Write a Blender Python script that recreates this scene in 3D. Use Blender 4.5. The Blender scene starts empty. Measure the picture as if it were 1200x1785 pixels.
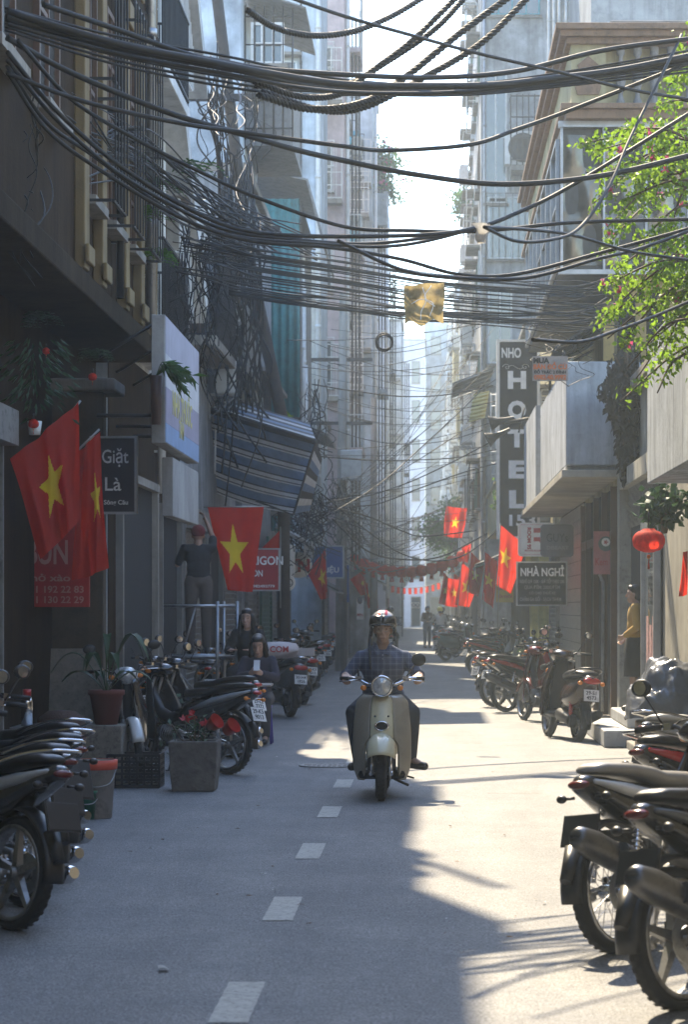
import bpy, bmesh, math, random
from mathutils import Vector, Matrix, Euler
R = math.radians
PI = math.pi
rnd = random.Random(7)
scene = bpy.context.scene
COL = scene.collection

# ---------------------------------------------------------------- camera
CAMH, FPX, VPX, VPY = 1.6, 4250.0, 748.0, 1059.0      # eye height, focal length and vanishing point in photo pixels
cd = bpy.data.cameras.new('camera'); cam = bpy.data.objects.new('camera', cd); COL.objects.link(cam)
cam.location = (0, 0, CAMH); cam.rotation_euler = (R(90), 0, 0)
cd.sensor_fit = 'VERTICAL'; cd.sensor_height = 36; cd.sensor_width = 24.2
cd.lens = FPX / 1785 * 36
cd.shift_x = -(VPX - 600) / 1785; cd.shift_y = (VPY - 892.5) / 1785
cd.clip_start = .1; cd.clip_end = 1500
cd.dof.use_dof = True; cd.dof.focus_distance = 20.6; cd.dof.aperture_fstop = 5.6
scene.camera = cam

# ---------------------------------------------------------------- world, sun, exposure
SUN_EL, SUN_AZ = 50.0, -17.0          # degrees; azimuth from straight ahead (+Y), negative = left
w = bpy.data.worlds.new('World'); scene.world = w; w.use_nodes = True
nt = w.node_tree; nt.nodes.clear()
wo = nt.nodes.new('ShaderNodeOutputWorld'); bg = nt.nodes.new('ShaderNodeBackground'); sk = nt.nodes.new('ShaderNodeTexSky')
sk.sky_type = 'NISHITA'; sk.sun_disc = False
sk.sun_elevation = R(SUN_EL); sk.sun_rotation = R(SUN_AZ)
sk.air_density = 1.2; sk.dust_density = .6; sk.ozone_density = 3.0; sk.altitude = 0
bg.inputs['Strength'].default_value = .138
nt.links.new(sk.outputs[0], bg.inputs[0]); nt.links.new(bg.outputs[0], wo.inputs[0])
sd = bpy.data.lights.new('sun', 'SUN'); sun = bpy.data.objects.new('sun', sd); COL.objects.link(sun)
sd.energy = 3.3; sd.angle = R(.6); sd.color = (1, .84, .6)
SDIR = Vector((math.sin(R(SUN_AZ)) * math.cos(R(SUN_EL)), math.cos(R(SUN_AZ)) * math.cos(R(SUN_EL)), math.sin(R(SUN_EL))))
sun.rotation_euler = (-SDIR).to_track_quat('-Z', 'Y').to_euler()
sun.location = (0, 0, 40)
vs = scene.view_settings
scene.display_settings.display_device = 'sRGB'
vs.view_transform = 'Standard'; vs.look = 'None'; vs.gamma = 1; vs.use_curve_mapping = False
vs.exposure = 2.2
scene.render.engine = 'CYCLES'
try:
    scene.cycles.volume_bounces = 1; scene.cycles.max_bounces = 8
    scene.cycles.transparent_max_bounces = 12
except Exception: pass

def at(px, py, Y):
    "a point at distance Y down the street, from its place in the photo"
    return Vector(((px - VPX) / FPX * Y, Y, CAMH - (py - VPY) / FPX * Y))
def gy(py): return CAMH * FPX / (py - VPY)

# ---------------------------------------------------------------- materials
MATS = {}
def sock(n, *names):
    for k in names:
        if k in n.inputs: return n.inputs[k]
def mat(name, col, rough=.6, metal=0., var=.12, scale=4., bump=0., bscale=60., trans=0., streak=0., streakcol=None,
        coat=0., alpha=1., transm=0., emit=0., dirt=0., dirtcol=(.03, .027, .022), spec=.5):
    if name in MATS: return MATS[name]
    m = bpy.data.materials.new(name); m.use_nodes = True
    t = m.node_tree; N = t.nodes; L = t.links
    b = N['Principled BSDF']; out = N['Material Output']
    c = (*col, 1)
    b.inputs['Roughness'].default_value = rough; b.inputs['Metallic'].default_value = metal
    s = sock(b, 'Specular IOR Level', 'Specular')
    if s: s.default_value = spec
    tc = N.new('ShaderNodeTexCoord')
    last = None
    n1 = N.new('ShaderNodeTexNoise'); n1.inputs['Scale'].default_value = scale; n1.inputs['Detail'].default_value = 6
    n1.inputs['Roughness'].default_value = .62
    L.new(tc.outputs['Object'], n1.inputs['Vector'])
    mr = N.new('ShaderNodeMapRange'); mr.inputs[1].default_value = .3; mr.inputs[2].default_value = .7
    mr.inputs[3].default_value = 1 - var * 1.6; mr.inputs[4].default_value = 1 + var
    L.new(n1.outputs[0], mr.inputs[0])
    mx = N.new('ShaderNodeMix'); mx.data_type = 'RGBA'; mx.blend_type = 'MULTIPLY'; mx.inputs[0].default_value = 1
    mx.inputs[6].default_value = c
    cmb = N.new('ShaderNodeCombineColor'); [L.new(mr.outputs[0], cmb.inputs[i]) for i in range(3)]
    L.new(cmb.outputs[0], mx.inputs[7]); last = mx.outputs[2]
    if streak:
        mp = N.new('ShaderNodeMapping'); mp.inputs['Scale'].default_value = (2.6, 2.6, .22)
        L.new(tc.outputs['Object'], mp.inputs[0])
        n2 = N.new('ShaderNodeTexNoise'); n2.inputs['Scale'].default_value = 1.6; n2.inputs['Detail'].default_value = 8; n2.inputs['Roughness'].default_value = .7
        L.new(mp.outputs[0], n2.inputs['Vector'])
        r2 = N.new('ShaderNodeMapRange'); r2.inputs[1].default_value = .46; r2.inputs[2].default_value = .72; r2.inputs[4].default_value = streak
        L.new(n2.outputs[0], r2.inputs[0])
        m2 = N.new('ShaderNodeMix'); m2.data_type = 'RGBA'; L.new(r2.outputs[0], m2.inputs[0]); L.new(last, m2.inputs[6])
        m2.inputs[7].default_value = (*(streakcol or tuple(v * .3 for v in col)), 1); last = m2.outputs[2]
    if dirt:
        n3 = N.new('ShaderNodeTexNoise'); n3.inputs['Scale'].default_value = scale * 2.3; n3.inputs['Detail'].default_value = 9; n3.inputs['Roughness'].default_value = .75
        L.new(tc.outputs['Object'], n3.inputs['Vector'])
        r3 = N.new('ShaderNodeMapRange'); r3.inputs[1].default_value = .5; r3.inputs[2].default_value = .66; r3.inputs[4].default_value = dirt
        L.new(n3.outputs[0], r3.inputs[0])
        m3 = N.new('ShaderNodeMix'); m3.data_type = 'RGBA'; L.new(r3.outputs[0], m3.inputs[0]); L.new(last, m3.inputs[6])
        m3.inputs[7].default_value = (*dirtcol, 1); last = m3.outputs[2]
        r4 = N.new('ShaderNodeMapRange'); r4.inputs[3].default_value = rough; r4.inputs[4].default_value = min(1, rough + .35)
        L.new(r3.outputs[0], r4.inputs[0]); L.new(r4.outputs[0], b.inputs['Roughness'])
    L.new(last, b.inputs['Base Color'])
    if bump:
        nb = N.new('ShaderNodeTexNoise'); nb.inputs['Scale'].default_value = bscale; nb.inputs['Detail'].default_value = 4
        L.new(tc.outputs['Object'], nb.inputs['Vector'])
        bp = N.new('ShaderNodeBump'); bp.inputs['Strength'].default_value = bump; bp.inputs['Distance'].default_value = .01
        L.new(nb.outputs[0], bp.inputs['Height']); L.new(bp.outputs[0], b.inputs['Normal'])
    if coat:
        s = sock(b, 'Coat Weight', 'Clearcoat')
        if s: s.default_value = coat
    if transm:
        s = sock(b, 'Transmission Weight', 'Transmission')
        if s: s.default_value = transm
    if alpha < 1: b.inputs['Alpha'].default_value = alpha
    if emit:
        b.inputs['Emission Color'].default_value = c; b.inputs['Emission Strength'].default_value = emit
    if trans:
        tr = N.new('ShaderNodeBsdfTranslucent'); L.new(last, tr.inputs['Color'])
        ms = N.new('ShaderNodeMixShader'); ms.inputs[0].default_value = trans
        L.new(b.outputs[0], ms.inputs[1]); L.new(tr.outputs[0], ms.inputs[2]); L.new(ms.outputs[0], out.inputs[0])
    MATS[name] = m
    return m

# ---------------------------------------------------------------- mesh builder
class MB:
    def __init__(s): s.v = []; s.f = []; s.sm = []; s.mi = []; s.cur = 0
    def add(s, vs, fs, smooth=False, M=None):
        o = len(s.v)
        for p in vs:
            p = Vector(p); s.v.append(M @ p if M is not None else p)
        for f in fs:
            s.f.append([i + o for i in f]); s.sm.append(smooth); s.mi.append(s.cur)
        return s
    def bx(s, x0, x1, y0, y1, z0, z1, M=None):
        if x0 > x1: x0, x1 = x1, x0
        if y0 > y1: y0, y1 = y1, y0
        if z0 > z1: z0, z1 = z1, z0
        vs = [(x, y, z) for z in (z0, z1) for y in (y0, y1) for x in (x0, x1)]
        return s.add(vs, [(0, 2, 3, 1), (4, 5, 7, 6), (0, 1, 5, 4), (2, 6, 7, 3), (0, 4, 6, 2), (1, 3, 7, 5)], False, M)
    def box(s, c, sz, rot=(0, 0, 0)):
        M = Matrix.Translation(Vector(c)) @ Euler(rot).to_matrix().to_4x4()
        x, y, z = (a / 2 for a in sz)
        return s.bx(-x, x, -y, y, -z, z, M)
    def tube(s, pts, r, n=7, cap=True, smooth=True, sy=1.):
        pts = [Vector(p) for p in pts]
        if len(pts) < 2: return s
        rs = r if isinstance(r, (list, tuple)) else [r] * len(pts)
        vs = []; k = len(pts)
        t0 = (pts[1] - pts[0]).normalized()
        up = Vector((0, 0, 1)) if abs(t0.z) < .9 else Vector((1, 0, 0))
        a = t0.cross(up).normalized()
        for i, p in enumerate(pts):
            t = (pts[min(i + 1, k - 1)] - pts[max(i - 1, 0)])
            if t.length < 1e-9: t = t0
            t.normalize()
            a = (a - t * a.dot(t))
            if a.length < 1e-6: a = t.orthogonal()
            a.normalize(); b = t.cross(a)
            for j in range(n):
                th = 2 * PI * j / n
                vs.append(p + (a * math.cos(th) + b * math.sin(th) * sy) * rs[i])
        fs = []
        for i in range(k - 1):
            for j in range(n):
                j2 = (j + 1) % n
                fs.append((i * n + j, i * n + j2, (i + 1) * n + j2, (i + 1) * n + j))
        s.add(vs, fs, smooth)
        if cap:
            o = len(s.v) - len(vs)
            s.f.append([o + j for j in reversed(range(n))]); s.sm.append(False); s.mi.append(s.cur)
            s.f.append([o + (k - 1) * n + j for j in range(n)]); s.sm.append(False); s.mi.append(s.cur)
        return s
    def cyl(s, p0, p1, r0, r1=None, n=12): return s.tube([p0, p1], [r0, r0 if r1 is None else r1], n)
    def lathe(s, prof, M=None, n=20, smooth=True):
        "profile of (r, z) turned about local z"
        vs = []; fs = []; k = len(prof)
        for (r, z) in prof:
            for j in range(n):
                th = 2 * PI * j / n; vs.append((r * math.cos(th), r * math.sin(th), z))
        for i in range(k - 1):
            for j in range(n):
                j2 = (j + 1) % n
                fs.append((i * n + j, i * n + j2, (i + 1) * n + j2, (i + 1) * n + j))
        return s.add(vs, fs, smooth, M)
    def torus(s, c, axis, Rr, r, n=24, m=8, sx=1., prof=None):
        c = Vector(c); ax = Vector(axis).normalized(); a = ax.orthogonal().normalized(); b = ax.cross(a)
        vs = []; fs = []
        pr = prof or [(math.cos(2 * PI * k / m) * r, math.sin(2 * PI * k / m) * r * sx) for k in range(m)]
        m = len(pr)
        for i in range(n):
            th = 2 * PI * i / n; d = a * math.cos(th) + b * math.sin(th)
            for (q, h) in pr: vs.append(c + d * (Rr + q) + ax * h)
        for i in range(n):
            for k in range(m):
                fs.append((i * m + k, ((i + 1) % n) * m + k, ((i + 1) % n) * m + (k + 1) % m, i * m + (k + 1) % m))
        return s.add(vs, fs, True)
    def ell(s, c, r, rot=None, n=14, m=9):
        M = Matrix.Translation(Vector(c))
        if rot is not None: M = M @ (rot if isinstance(rot, Matrix) else Euler(rot).to_matrix().to_4x4())
        vs = [(0, 0, r[2])]; fs = []
        for i in range(1, m):
            ph = PI * i / m
            for j in range(n):
                th = 2 * PI * j / n
                vs.append((r[0] * math.sin(ph) * math.cos(th), r[1] * math.sin(ph) * math.sin(th), r[2] * math.cos(ph)))
        vs.append((0, 0, -r[2])); e = len(vs) - 1
        for j in range(n):
            fs.append((0, 1 + j, 1 + (j + 1) % n)); q = 1 + (m - 2) * n
            fs.append((q + j, e, q + (j + 1) % n))
        for i in range(m - 2):
            for j in range(n):
                a0 = 1 + i * n; fs.append((a0 + j, a0 + n + j, a0 + n + (j + 1) % n, a0 + (j + 1) % n))
        return s.add(vs, fs, True, M)
    def loft(s, rings, cap=True, smooth=True):
        n = len(rings[0]); vs = [p for r in rings for p in r]; fs = []
        for i in range(len(rings) - 1):
            for j in range(n):
                fs.append((i * n + j, i * n + (j + 1) % n, (i + 1) * n + (j + 1) % n, (i + 1) * n + j))
        if cap: fs.append(list(reversed(range(n)))); fs.append([(len(rings) - 1) * n + j for j in range(n)])
        return s.add(vs, fs, smooth)
    def prism(s, poly, a0, a1, f):
        "poly of 2D points, f(u, v, a) -> point"
        n = len(poly); vs = [f(u, v, a0) for u, v in poly] + [f(u, v, a1) for u, v in poly]
        fs = [list(range(n)), [n + i for i in reversed(range(n))]] + [(i, n + i, n + (i + 1) % n, (i + 1) % n) for i in range(n)]
        return s.add(vs, fs)
    def grid(s, f, nu, nv, smooth=True):
        vs = [f(i / nu, j / nv) for j in range(nv + 1) for i in range(nu + 1)]
        fs = [(j * (nu + 1) + i, j * (nu + 1) + i + 1, (j + 1) * (nu + 1) + i + 1, (j + 1) * (nu + 1) + i) for j in range(nv) for i in range(nu)]
        return s.add(vs, fs, smooth)
    def mesh(s, name, mats):
        me = bpy.data.meshes.new(name); me.from_pydata([tuple(v) for v in s.v], [], s.f)
        if not isinstance(mats, (list, tuple)): mats = [mats]
        for m in mats: me.materials.append(m)
        me.polygons.foreach_set('use_smooth', s.sm)
        me.polygons.foreach_set('material_index', s.mi)
        me.update(); return me
    def build(s, name, mats, parent=None, bevel=0., solid=0., **kw):
        o = bpy.data.objects.new(name, s.mesh(name, mats)); COL.objects.link(o)
        if parent is not None: o.parent = parent
        if solid:
            md = o.modifiers.new('solid', 'SOLIDIFY'); md.thickness = solid; md.offset = 0
        if bevel:
            md = o.modifiers.new('bevel', 'BEVEL'); md.width = bevel; md.segments = 2; md.limit_method = 'ANGLE'
        for k, v in kw.items(): o[k] = v
        return o

def tag(o, label=None, cat=None, group=None, kind=None):
    if label: o['label'] = label
    if cat: o['category'] = cat
    if group: o['group'] = group
    if kind: o['kind'] = kind
    return o
def thing(name, label, cat, loc=(0, 0, 0), rz=0., group=None):
    o = bpy.data.objects.new(name, None); COL.objects.link(o); o.empty_display_size = .2
    o.location = loc; o.rotation_euler = (0, 0, rz); return tag(o, label, cat, group)
def dup(root, loc=None, rz=None, label=None, group=None, scale=None):
    kids = {}
    for o in ALLKIDS(root): kids.setdefault(o.parent, []).append(o)
    def cp(o, par):
        c = o.copy(); COL.objects.link(c)
        if par is not None: c.parent = par
        for k in kids.get(o, []): cp(k, c)
        return c
    r = cp(root, None)
    if loc is not None: r.location = loc
    if rz is not None: r.rotation_euler = (0, 0, rz)
    if scale is not None: r.scale = (scale,) * 3
    if label: r['label'] = label
    if group: r['group'] = group
    return r
def ALLKIDS(root):
    out = []; st = [root]
    while st:
        x = st.pop()
        for c in x.children: out.append(c); st.append(c)
    return out
PENDING = []
def blob(name, prims, vox, m, parent, it=4):
    "one continuous skin over overlapping tapered capsules and ellipsoids"
    b = MB()
    for p in prims:
        if p[0] == 'e': b.ell(p[1], p[2], p[3] if len(p) > 3 else None, 16, 11)
        else:
            p0, p1, r0, r1 = p; p0 = Vector(p0); p1 = Vector(p1)
            b.ell(p0, (r0,) * 3, None, 12, 8); b.ell(p1, (r1,) * 3, None, 12, 8)
            if (p1 - p0).length > 1e-4: b.tube([p0, p1], [r0, r1], 12)
    o = b.build(name, m, parent)
    md = o.modifiers.new('r', 'REMESH'); md.mode = 'VOXEL'; md.voxel_size = vox; md.use_smooth_shade = True
    md = o.modifiers.new('s', 'SMOOTH'); md.iterations = it; md.factor = .5
    PENDING.append((o, m)); return o
def bake():
    dg = bpy.context.evaluated_depsgraph_get(); done = []
    for o, m in PENDING:
        me = bpy.data.meshes.new_from_object(o.evaluated_get(dg)); done.append((o, me, m))
    for o, me, m in done:
        o.modifiers.clear(); o.data = me
        if not len(me.materials): me.materials.append(m)
    PENDING.clear()
TXT = {}
def text(s, size, m, parent, loc, sx=1., bold=0., rot=(PI / 2, 0, 0), align='CENTER', name='lettering', extr=.0015):
    cu = bpy.data.curves.new('lettering', 'FONT'); cu.body = s; cu.size = size; cu.align_x = align; cu.align_y = 'CENTER'
    cu.extrude = extr; cu.offset = bold * size; cu.resolution_u = 3
    t = bpy.data.objects.new('t', cu); me = bpy.data.meshes.new_from_object(t)
    bpy.data.objects.remove(t); bpy.data.curves.remove(cu)
    me.materials.clear(); me.materials.append(m)
    o = bpy.data.objects.new(name, me); COL.objects.link(o); o.parent = parent
    o.location = loc; o.rotation_euler = rot; o.scale = (sx, 1, 1); return o
def smooth_path(pts, k=6):
    pts = [Vector(p) for p in pts]; P = [pts[0] * 2 - pts[1]] + pts + [pts[-1] * 2 - pts[-2]]; out = []
    for i in range(1, len(P) - 2):
        a, b, c, d = P[i - 1:i + 3]
        for q in range(k):
            t = q / k; out.append(.5 * ((2 * b) + (c - a) * t + (2 * a - 5 * b + 4 * c - d) * t * t + (3 * b - a - 3 * c + d) * t ** 3))
    out.append(pts[-1]); return out

# ---------------------------------------------------------------- shared materials
def wallmat(name, col, streak=.55, var=.22, rough=.9, dirt=.25): return mat(name, col, rough, var=var, scale=1.1, bump=.35, bscale=25, streak=streak, dirt=dirt, dirtcol=tuple(v * .35 for v in col), spec=.06 if max(col) < .1 else .2)
M_metal = mat('grey_metal', (.35, .36, .37), .4, .8, dirt=.3)
M_darkmetal = mat('dark_metal', (.03, .03, .032), .45, .5, dirt=.2)
M_chrome = mat('chrome', (.75, .75, .76), .14, 1., dirt=.12)
M_rub = mat('rubber', (.014, .014, .015), .75, bump=.3, bscale=200, dirt=.4, dirtcol=(.05, .045, .04))
M_blackp = mat('black_plastic', (.016, .016, .018), .38, dirt=.3, dirtcol=(.06, .055, .05))
M_seat = mat('seat_vinyl', (.012, .012, .014), .36, bump=.2, bscale=300)
M_glass = mat('window_glass', (.05, .07, .08), .08, 0, spec=1., dirt=.25, dirtcol=(.15, .15, .14))
M_cable = mat('cable_sheath', (.010, .010, .011), .55, dirt=.2, dirtcol=(.03, .028, .025), spec=.35)
M_white = mat('white_paint', (.62, .63, .62), .5, dirt=.25, dirtcol=(.25, .23, .2))
M_red = mat('red_plastic', (.45, .02, .015), .3)
M_orange = mat('amber_lens', (.7, .22, .02), .2)
M_redlens = mat('red_lens', (.4, .01, .01), .15, coat=.5)
M_plate = mat('plate_white', (.7, .7, .68), .5, dirt=.3)
M_ink = mat('black_ink', (.01, .01, .01), .6)
M_wht = mat('white_ink', (.82, .82, .8), .6)
M_dark = mat('interior_shade', (.012, .011, .010), .9)  # near-black paint for the shade inside doors and rooms
# ---------------------------------------------------------------- ground, road, haze
def ground_material():
    m = bpy.data.materials.new('asphalt'); m.use_nodes = True; t = m.node_tree; N = t.nodes; L = t.links; b = N['Principled BSDF']
    tc = N.new('ShaderNodeTexCoord')
    def noise(sc, det=6, r=.6, mp=None):
        n = N.new('ShaderNodeTexNoise'); n.inputs['Scale'].default_value = sc; n.inputs['Detail'].default_value = det; n.inputs['Roughness'].default_value = r
        if mp:
            q = N.new('ShaderNodeMapping'); q.inputs['Scale'].default_value = mp; L.new(tc.outputs['Object'], q.inputs[0]); L.new(q.outputs[0], n.inputs['Vector'])
        else: L.new(tc.outputs['Object'], n.inputs['Vector'])
        return n
    def ramp(n, a, b_, c0, c1):
        r = N.new('ShaderNodeValToRGB'); r.color_ramp.elements[0].position = a; r.color_ramp.elements[1].position = b_
        r.color_ramp.elements[0].color = (*c0, 1); r.color_ramp.elements[1].color = (*c1, 1); L.new(n.outputs[0], r.inputs[0]); return r
    base = ramp(noise(1.3, 8, .65), .35, .68, (.112, .114, .118), (.155, .155, .152))
    grain = ramp(noise(70, 3, .8), .36, .66, (.3, .3, .3), (2.0, 2.0, 2.0))
    mid = ramp(noise(16, 4, .7), .38, .64, (.82, .82, .82), (1.15, 1.15, 1.15))
    long_ = ramp(noise(1.2, 5, .6, (1.6, .16, 1)), .4, .7, (1.1, 1.1, 1.1), (.82, .82, .83))
    spots = ramp(noise(3.2, 7, .8), .62, .72, (1, 1, 1), (.62, .6, .57))
    cur = base.outputs[0]
    oil = ramp(noise(.9, 9, .82), .60, .70, (1, 1, 1), (.62, .61, .60)); pale = ramp(noise(.55, 9, .75, (1, .5, 1)), .56, .64, (1, 1, 1), (1.25, 1.24, 1.2))
    for x in (grain, mid, long_, spots, oil, pale):
        k = N.new('ShaderNodeMix'); k.data_type = 'RGBA'; k.blend_type = 'MULTIPLY'; k.inputs[0].default_value = 1
        L.new(cur, k.inputs[6]); L.new(x.outputs[0], k.inputs[7]); cur = k.outputs[2]
    L.new(cur, b.inputs['Base Color'])
    vo = N.new('ShaderNodeTexVoronoi'); vo.inputs['Scale'].default_value = 110; L.new(tc.outputs['Object'], vo.inputs['Vector'])
    bp = N.new('ShaderNodeBump'); bp.inputs['Strength'].default_value = .55; bp.inputs['Distance'].default_value = .006
    L.new(vo.outputs['Distance'], bp.inputs['Height']); L.new(bp.outputs[0], b.inputs['Normal'])
    b.inputs['Roughness'].default_value = .72
    return m
M_asph = ground_material()
M_ground = mat('bare_ground', (.12, .11, .10), .9)
M_pave = mat('pavement_concrete', (.2, .19, .17), .85, bump=.4, bscale=40, dirt=.6, dirtcol=(.07, .065, .06), var=.25)
M_line = mat('road_paint', (.40, .39, .35), .7, bump=.4, bscale=140, dirt=.9, scale=14, dirtcol=(.15, .145, .135))
b = MB(); b.bx(-40, 40, -22, 262, -.6, -.02); tag(b.build('ground', M_ground), 'bare ground under the street', kind='structure')
b = MB(); b.grid(lambda u, v: Vector((-3.7 + 6.5 * u, -20 + 270 * v, .0)), 1, 1, False)
tag(b.build('road', M_asph), 'grey worn asphalt of the narrow street', kind='structure')
# narrow pavements with kerbs
for nm, x0, x1 in (('pavement', -3.9, -2.95), ('pavement', 2.25, 3.0)):
    b = MB(); y = -18.
    b.bx(x0, x1, 23.5 if x0 > 0 else -18, 250, -.3, .09)
    o = b.build(nm, M_pave, bevel=.015); tag(o, 'narrow concrete pavement along the ' + ('left' if x0 < 0 else 'right') + ' house fronts', kind='structure')
# centre line
cl = thing('lane_marking', 'row of short pale dashes along the middle of the street', 'road marking'); cl['kind'] = 'structure'; del cl['category']
for k in range(-3, 9):
    y0 = 9.38 + 3.06 * k; y0 -= .0
    b = MB(); x = -.775
    b.grid(lambda u, v: Vector((x - .078 + .156 * u + .0015 * math.sin(31 * v + k), y0 + 1.02 * v + .004 * math.sin(23 * u + k), .004)), 8, 20, False)
    b.build('dash', M_line, cl)
# thin dark strips, some painted as cable shadows, and ironwork in the road
M_strip = mat('dark_strip_paint', (.03, .03, .03), 1., spec=0.)
for i, (y, xa, xb, jj) in enumerate(((28.6, .25, .95, .01), (20.95, .5, .95, .01), (32.3, -1.7, .0, .02))):
    b = MB(); ps = [Vector((xa + (xb - xa) * q / 24, y + rnd.uniform(-jj, jj), .002)) for q in range(25)]
    vs = []; 
    for p in ps: wq = rnd.uniform(.004, .009); vs += [p + Vector((0, -wq, 0.002)), p + Vector((0, wq, .002))]
    b.add(vs, [(2 * q, 2 * q + 2, 2 * q + 3, 2 * q + 1) for q in range(24)])
    tag(b.build('dark_strip', M_strip), ['thin dark seam in the sunlit road behind the rider', 'short dark crack in the sunlit road right of the cream scooter', 'dark crack across the shaded road left of the rider'][i], kind='structure')
mh = thing('manhole_cover', 'round pale iron manhole cover left of the rider', 'manhole cover', (-1.0, 24.6, .004))
b = MB(); b.lathe([(0, .006), (.25, .006), (.25, .002), (.262, .002), (.262, .009), (.31, .009), (.315, 0)], n=40, smooth=False)
b.build('frame', mat('worn_iron', (.22, .21, .2), .55, .4, dirt=.4), mh)
b = MB()
for i in range(-4, 5):
    for j in range(-4, 5):
        if i * i + j * j < 19: b.bx(i * .052 - .018, i * .052 + .018, j * .052 - .018, j * .052 + .018, .006, .010)
b.build('lid', MATS['worn_iron'], mh)
# litter: leaves and paper scraps
M_paper = mat('paper_scrap', (.5, .5, .48), .8, trans=.3); M_dry = mat('dry_leaf', (.12, .07, .03), .8)
def scrap(name, lab, cat, px, py, s, m, grp=None):
    Y = gy(py); X = (px - VPX) / FPX * Y; b = MB(); a = rnd.uniform(0, 6)
    b.grid(lambda u, v: Vector((X + (u - .5) * s * math.cos(a) - (v - .5) * s * .5 * math.sin(a), Y + (u - .5) * s * math.sin(a) + (v - .5) * s * .5 * math.cos(a), .008 + .18 * s * abs(math.sin(3 * u + a)) * abs(math.sin(2 * v + 1)))), 5, 4)
    tag(b.build(name, m), lab, cat, grp)
scrap('paper_scrap', 'crumpled white paper scrap nearest the camera on the shaded road', 'litter', 285, 1693, .085, M_paper)
scrap('paper_scrap', 'small white paper scrap between two lane dashes on shaded road', 'litter', 458, 1526, .05, M_paper)
scrap('paper_scrap', 'white paper scrap on shaded road beyond the left buckets', 'litter', 262, 1481, .045, M_paper)
for i in range(34):
    scrap('dry_leaf', 'tiny dry leaf or crumb of litter lying on the road', 'litter', rnd.choice((rnd.uniform(760, 1010), rnd.uniform(190, 560))), rnd.uniform(1290, 1640), rnd.uniform(.018, .04), M_dry if i % 3 else M_paper, 'dry leaves and crumbs of litter on the road')

hz = bpy.data.materials.new('haze'); hz.use_nodes = True; N = hz.node_tree.nodes; N.remove(N['Principled BSDF'])
pv = N.new('ShaderNodeVolumePrincipled'); pv.inputs['Color'].default_value = (.74, .88, 1, 1); pv.inputs['Density'].default_value = .0014
pv.inputs['Anisotropy'].default_value = .35
hz.node_tree.links.new(pv.outputs[0], N['Material Output'].inputs['Volume'])
b = MB(); b.bx(-42, 42, -24, 264, -1, 31); tag(b.build('haze', hz), 'thin bright haze filling the street', kind='stuff')
# ---------------------------------------------------------------- buildings
class Pl:
    "a facade plane: L faces +X (left side of the street), R faces -X, C faces the camera (-Y)"
    def __init__(s, k, c): s.k = k; s.c = c
    def p(s, u, z, n):
        if s.k == 'L': return Vector((s.c + n, u, z))
        if s.k == 'R': return Vector((s.c - n, u, z))
        return Vector((u, s.c - n, z))
    def bx(s, b, u0, u1, z0, z1, n0, n1):
        p = s.p(u0, z0, n0); q = s.p(u1, z1, n1); return b.bx(p.x, q.x, p.y, q.y, p.z, q.z)
    def rz(s): return {'L': PI / 2, 'R': -PI / 2, 'C': 0}[s.k]     # turns an object that faces -Y so that it faces out of the plane
M_alu = mat('aluminium_frame', (.42, .44, .45), .4, .6, dirt=.2)
M_brown = mat('brown_wood', (.09, .045, .022), .55, dirt=.3, bump=.3, bscale=30)
M_green = mat('green_paint', (.06, .14, .1), .5, dirt=.3)
M_cyan = mat('cyan_tarp', (.03, .42, .5), .5, trans=.35)
M_teal = mat('teal_sheet', (.06, .24, .25), .55, .1, dirt=.35, streak=.35)
M_greysheet = mat('grey_sheet', (.16, .165, .17), .6, .3, dirt=.5, streak=.5)
M_shut = mat('shutter_metal', (.24, .235, .22), .5, .4, dirt=.5, streak=.5)
M_conc = wallmat('raw_concrete', (.26, .24, .21), .7)

BARP = [.25]
def window(par, pl, u0, u1, z0, z1, m=None, cols=2, rows=1, bars=False, sill=True, hood=False, n=.0):
    m = m or M_alu; b = MB(); t = .05; d = .05
    pl.bx(b, u0, u0 + t, z0, z1, n, n + d); pl.bx(b, u1 - t, u1, z0, z1, n, n + d)
    pl.bx(b, u0 + t, u1 - t, z0, z0 + t, n, n + d); pl.bx(b, u0 + t, u1 - t, z1 - t, z1, n, n + d)
    for i in range(1, cols):
        u = u0 + (u1 - u0) * i / cols; pl.bx(b, u - .02, u + .02, z0 + t, z1 - t, n, n + d - .008)
    for j in range(1, rows):
        z = z0 + (z1 - z0) * j / rows; pl.bx(b, u0 + t, u1 - t, z - .02, z + .02, n, n + d - .014)
    w_ = b.build('window', m, par)
    b = MB(); pl.bx(b, u0 + t, u1 - t, z0 + t, z1 - t, n - .02, n + .012); b.build('pane', M_glass, w_)
    if sill: b = MB(); pl.bx(b, u0 - .06, u1 + .06, z0 - .08, z0 - .002, n - .02, n + .14); b.build('sill', M_conc, w_)
    if hood: b = MB(); pl.bx(b, u0 - .12, u1 + .12, z1 + .08, z1 + .15, n - .02, n + .4); b.build('hood', M_conc, w_)
    if bars:
        b = MB(); k = max(3, int((u1 - u0) / .16)); dd = n + .28
        for z in (z0 - .05, (z0 + z1) / 2, z1 + .05):
            pl.bx(b, u0 - .05, u1 + .05, z - .012, z + .012, dd - .012, dd + .012)
            for u in (u0 - .05, u1 + .05): pl.bx(b, u - .012, u + .012, z - .012, z + .012, n, dd - .012)
        for i in range(k + 1):
            u = u0 - .05 + (u1 - u0 + .1) * i / k; pl.bx(b, u - .008, u + .008, z0 - .05, z1 + .05, dd + .012, dd + .026)
        b.build('window_bars', M_darkmetal if rnd.random() < BARP[0] else M_white, w_)
    return w_
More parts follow.
